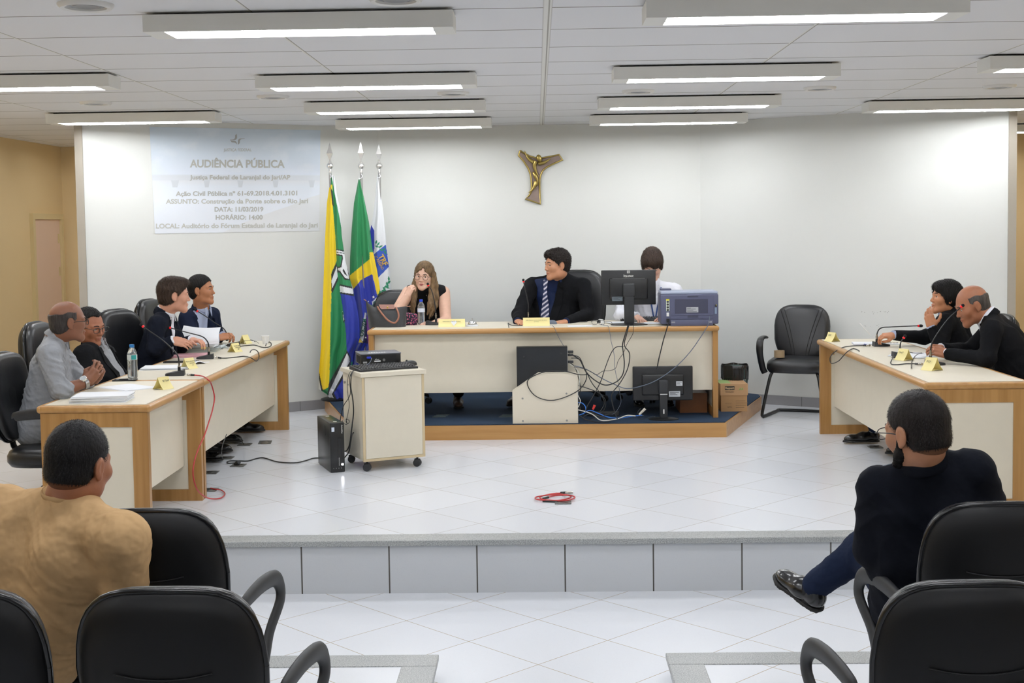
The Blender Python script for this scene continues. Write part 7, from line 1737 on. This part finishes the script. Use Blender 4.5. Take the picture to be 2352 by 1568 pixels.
# ---- right: bald man leaning on the desk
r, b, M, I = person('bald man in a black suit leaning with clasped hands on the right desk', PV(2232, 701, 8.42), (-1, -.04, -.40), PV(2278, 759, 8.18), PV(2292, 743, 8.60), (P(2392, 925, 8.4).x, 8.40, .56),
    [PV(2268, 824, 8.12), PV(2225, 805, 8.68)], [PV(2176, 813, 8.34), PV(2162, 800, 8.52)], [(2.66, 8.25, .52), (2.66, 8.55, .52)], [(2.74, 8.25, .09), (2.74, 8.55, .09)],
    skin('brown', '#9c6548'), 'ring', HB_GREY2, BLACKS, [((-1, .25, .28), (-.1, -.75, .6), dict(curl=(.6, .6, .4), spread=.15, thumb=1)), ((-1, -.35, .15), (-.1, .5, .8), dict(curl=(.6, .6, .4), spread=.15, thumb=1))],
    up=(-.05, 0, 1), hs=1.07, inner=WHITE, vneck=(.42, .115), girth=1.15, belly=.02, fat=.004, pants=BLKT, shoes=M_SHOE, h=.009, brow=HB_GREY2, collar=WHITE, wr=.003, tie=(mat('patterned_tie', '#6f665c', rough=.6, var=.6, vscale=120), .40), toes=[(-1, 0, 0), (-1, 0, 0)], gaze=(0, 1, -.2), nr=.060)
# ---- foreground left: tan shirt
TAN = cloth('tan_tshirt', '#bd9c72', rough=.9, bump=.8, bscale=7, dist=.025)
r, b, M, I = person('man in a tan short sleeved shirt seen from behind in the left audience', PV(180, 1064, 3.86), (.30, 1, -.12), PV(-8, 1172, 3.98), PV(284, 1240, 3.72), (P(30, 1520, 4.05).x, 4.06, TIER + .56),
    [PV(-60, 1400, 4.10), PV(292, 1385, 3.80)], [PV(20, 1480, 4.35), PV(262, 1480, 4.06)], [(-1.70, 4.50, TIER + .52), (-1.30, 4.45, TIER + .52)], [(-1.70, 4.62, TIER + .09), (-1.25, 4.60, TIER + .09)],
    skin('light_brown_neck', '#9a6448'), 'buzz', hairm('black_short', '#0c0b0d'), TAN, [((.2, 1, -.2), (0, 0, 1), dict(curl=(.4, .5, .3))), ((-.2, 1, -.2), (0, 0, 1), dict(curl=(.4, .5, .3)))],
    up=(.06, -.12, 1), hs=1.07, Nb=PV(160, 1150, 3.86), girth=1.34, belly=.05, fat=.008, pants=JEANS, shoes=M_SHOE, h=.0075, hh=.0032, sleeve=1.2, brow=HB_BLK, outer_name='shirt', wr=.0028, sk=.07, cuff=[.02, .02], neck_s=1.35, nr=.062, toes=[(0, 1, 0), (0, 1, 0)], wf=42)
q = MB(); N_, U__, F__, R__ = I['N'], I['U'], I['F'], I['R']
q.tube([tuple(N_ + U__*.030 + F__*(-.070*math.cos(a)) + R__*.082*math.sin(a)) for a in np.linspace(-PI, PI, 30)], .009, seg=8, smooth=2, flat=(.5, 1.3)); q.build('neckband', TAN, I['jk'], smooth=60)
# ---- foreground right: dark suit, crossed legs
r, b, M, I = person('bearded man with glasses in a dark suit seen from behind, legs crossed', PV(2106, 990, 4.12), (-.62, 1, -.16), PV(2018, 1118, 4.20), PV(2236, 1082, 4.10), (P(2150, 1400, 4.3).x, 4.32, TIER + .57),
    [PV(2004, 1262, 4.26), PV(2290, 1235, 4.22)], [PV(2060, 1300, 4.52), PV(2290, 1330, 4.50)], [(P(1985, 1255, 4.62).x, 4.62, P(1985, 1262, 4.62).z), (P(2080, 1300, 4.7).x, 4.72, TIER + .54)], [tuple(P(1862, 1352, 4.72)), (P(2080, 1300, 4.7).x, 4.80, TIER + .10)],
    skin('olive', '#a87658'), 'buzz', hairm('dark_fade', '#171211'), cloth('midnight_suit', '#10131b', bump=.4), [((.3, 1, -.3), (0, 0, 1), dict(curl=(.4, .5, .3))), ((-.2, 1, -.2), (0, 0, 1), dict(curl=(.4, .5, .3)))],
    up=(-.05, -.06, 1), hs=1.07, Nb=PV(2124, 1058, 4.13), lapel=False, inner=cloth('grey_blue_shirt', '#59616e'), vneck=(.40, .08), girth=1.12, pants=JEANS, shoes=M_SHOE, h=.0078, hh=.0032, sleeve=1.15, brow=HB_BLK, collar=cloth('grey_blue_shirt', '#59616e'), wr=.0032, nr=.060, toes=[None, (0, 1, 0)], wf=34)
specs(b, M)
F_ = Field((-.10, -.03, -.15), (.10, .13, .02), .0038)
for s_ in (-1, 1):
    F_.cone((s_*.067, .012, -.01), (s_*.062, .022, -.06), .007, .014, .01); F_.cone((s_*.060, .024, -.065), (s_*.02, .072, -.112), .019, .022, .015)
F_.ell((0, .078, -.112), (.032, .026, .030), .02); F_.ell((0, .100, -.050), (.026, .008, .005), .01)
mk('beard', [xf(M, F_.mesh())], hairm('beard_black', '#0d0a0a'), b, noise_amp=.0015, nfreq=420, fold='curl')
# crossed leg: sock and loafer
ank = P(1862, 1352, 4.72); toe = P(1782, 1322, 4.86); heel = P(1884, 1402, 4.70)
q = MB(); q.tube([tuple(P(1880, 1345, 4.72)), tuple(ank), tuple(P(1862, 1378, 4.73))], [.040, .038, .036], seg=16, smooth=4); q.build('sock', mat('black_sock', '#101114', rough=.9), r, smooth=60)
sh_ = shoe(r, tuple(heel), tuple(toe), M_SHOE, 1.05, up=tuple(vv(ank) - vv(heel)*.5 - vv(toe)*.5))
# ---- chairs of the seated people
def chair_at(label, x, y, rz, h, z=0.0, **kw): return exec_chair(label, (x, y, z), rz, h, **kw)
chair_at('black office chair with armrests at the left edge, behind the balding man', P(25, 900, 7.2).x + .25, 7.25, -PI/2, 1.0)
chair_at('black office chair behind the man in the black jacket on the left', P(96, 760, 8.25).x + .27, 8.30, -PI/2, 1.10)
chair_at('tall black leather office chair behind the young man with the papers', P(280, 760, 9.15).x + .25, 9.10, -PI/2 - .35, 1.12, arms=False)
chair_at('black leather office chair behind the man with folded hands', P(345, 740, 10.0).x + .27, 10.12, -PI/2 - .15, 1.14, arms=False)
chair_at('black office chair of the black haired man on the right side', 3.02, 9.25, PI/2, 1.0, arms=False)
chair_at('black office chair of the bald man on the right side', 3.42, 8.40, PI/2, .95, arms=False)
chair_at('black leather chair behind the woman at the main desk', P(915, 700, 11.5).x, 11.38, PI, .99, PZ, arms=False)
chair_at('black leather chair behind the judge', P(1318, 700, 11.5).x, 11.42, PI - .15, 1.15, PZ, arms=False)
chair_at('black office chair of the man in the white shirt', P(1490, 700, 11.5).x, 11.45, PI, .85, PZ, arms=False)
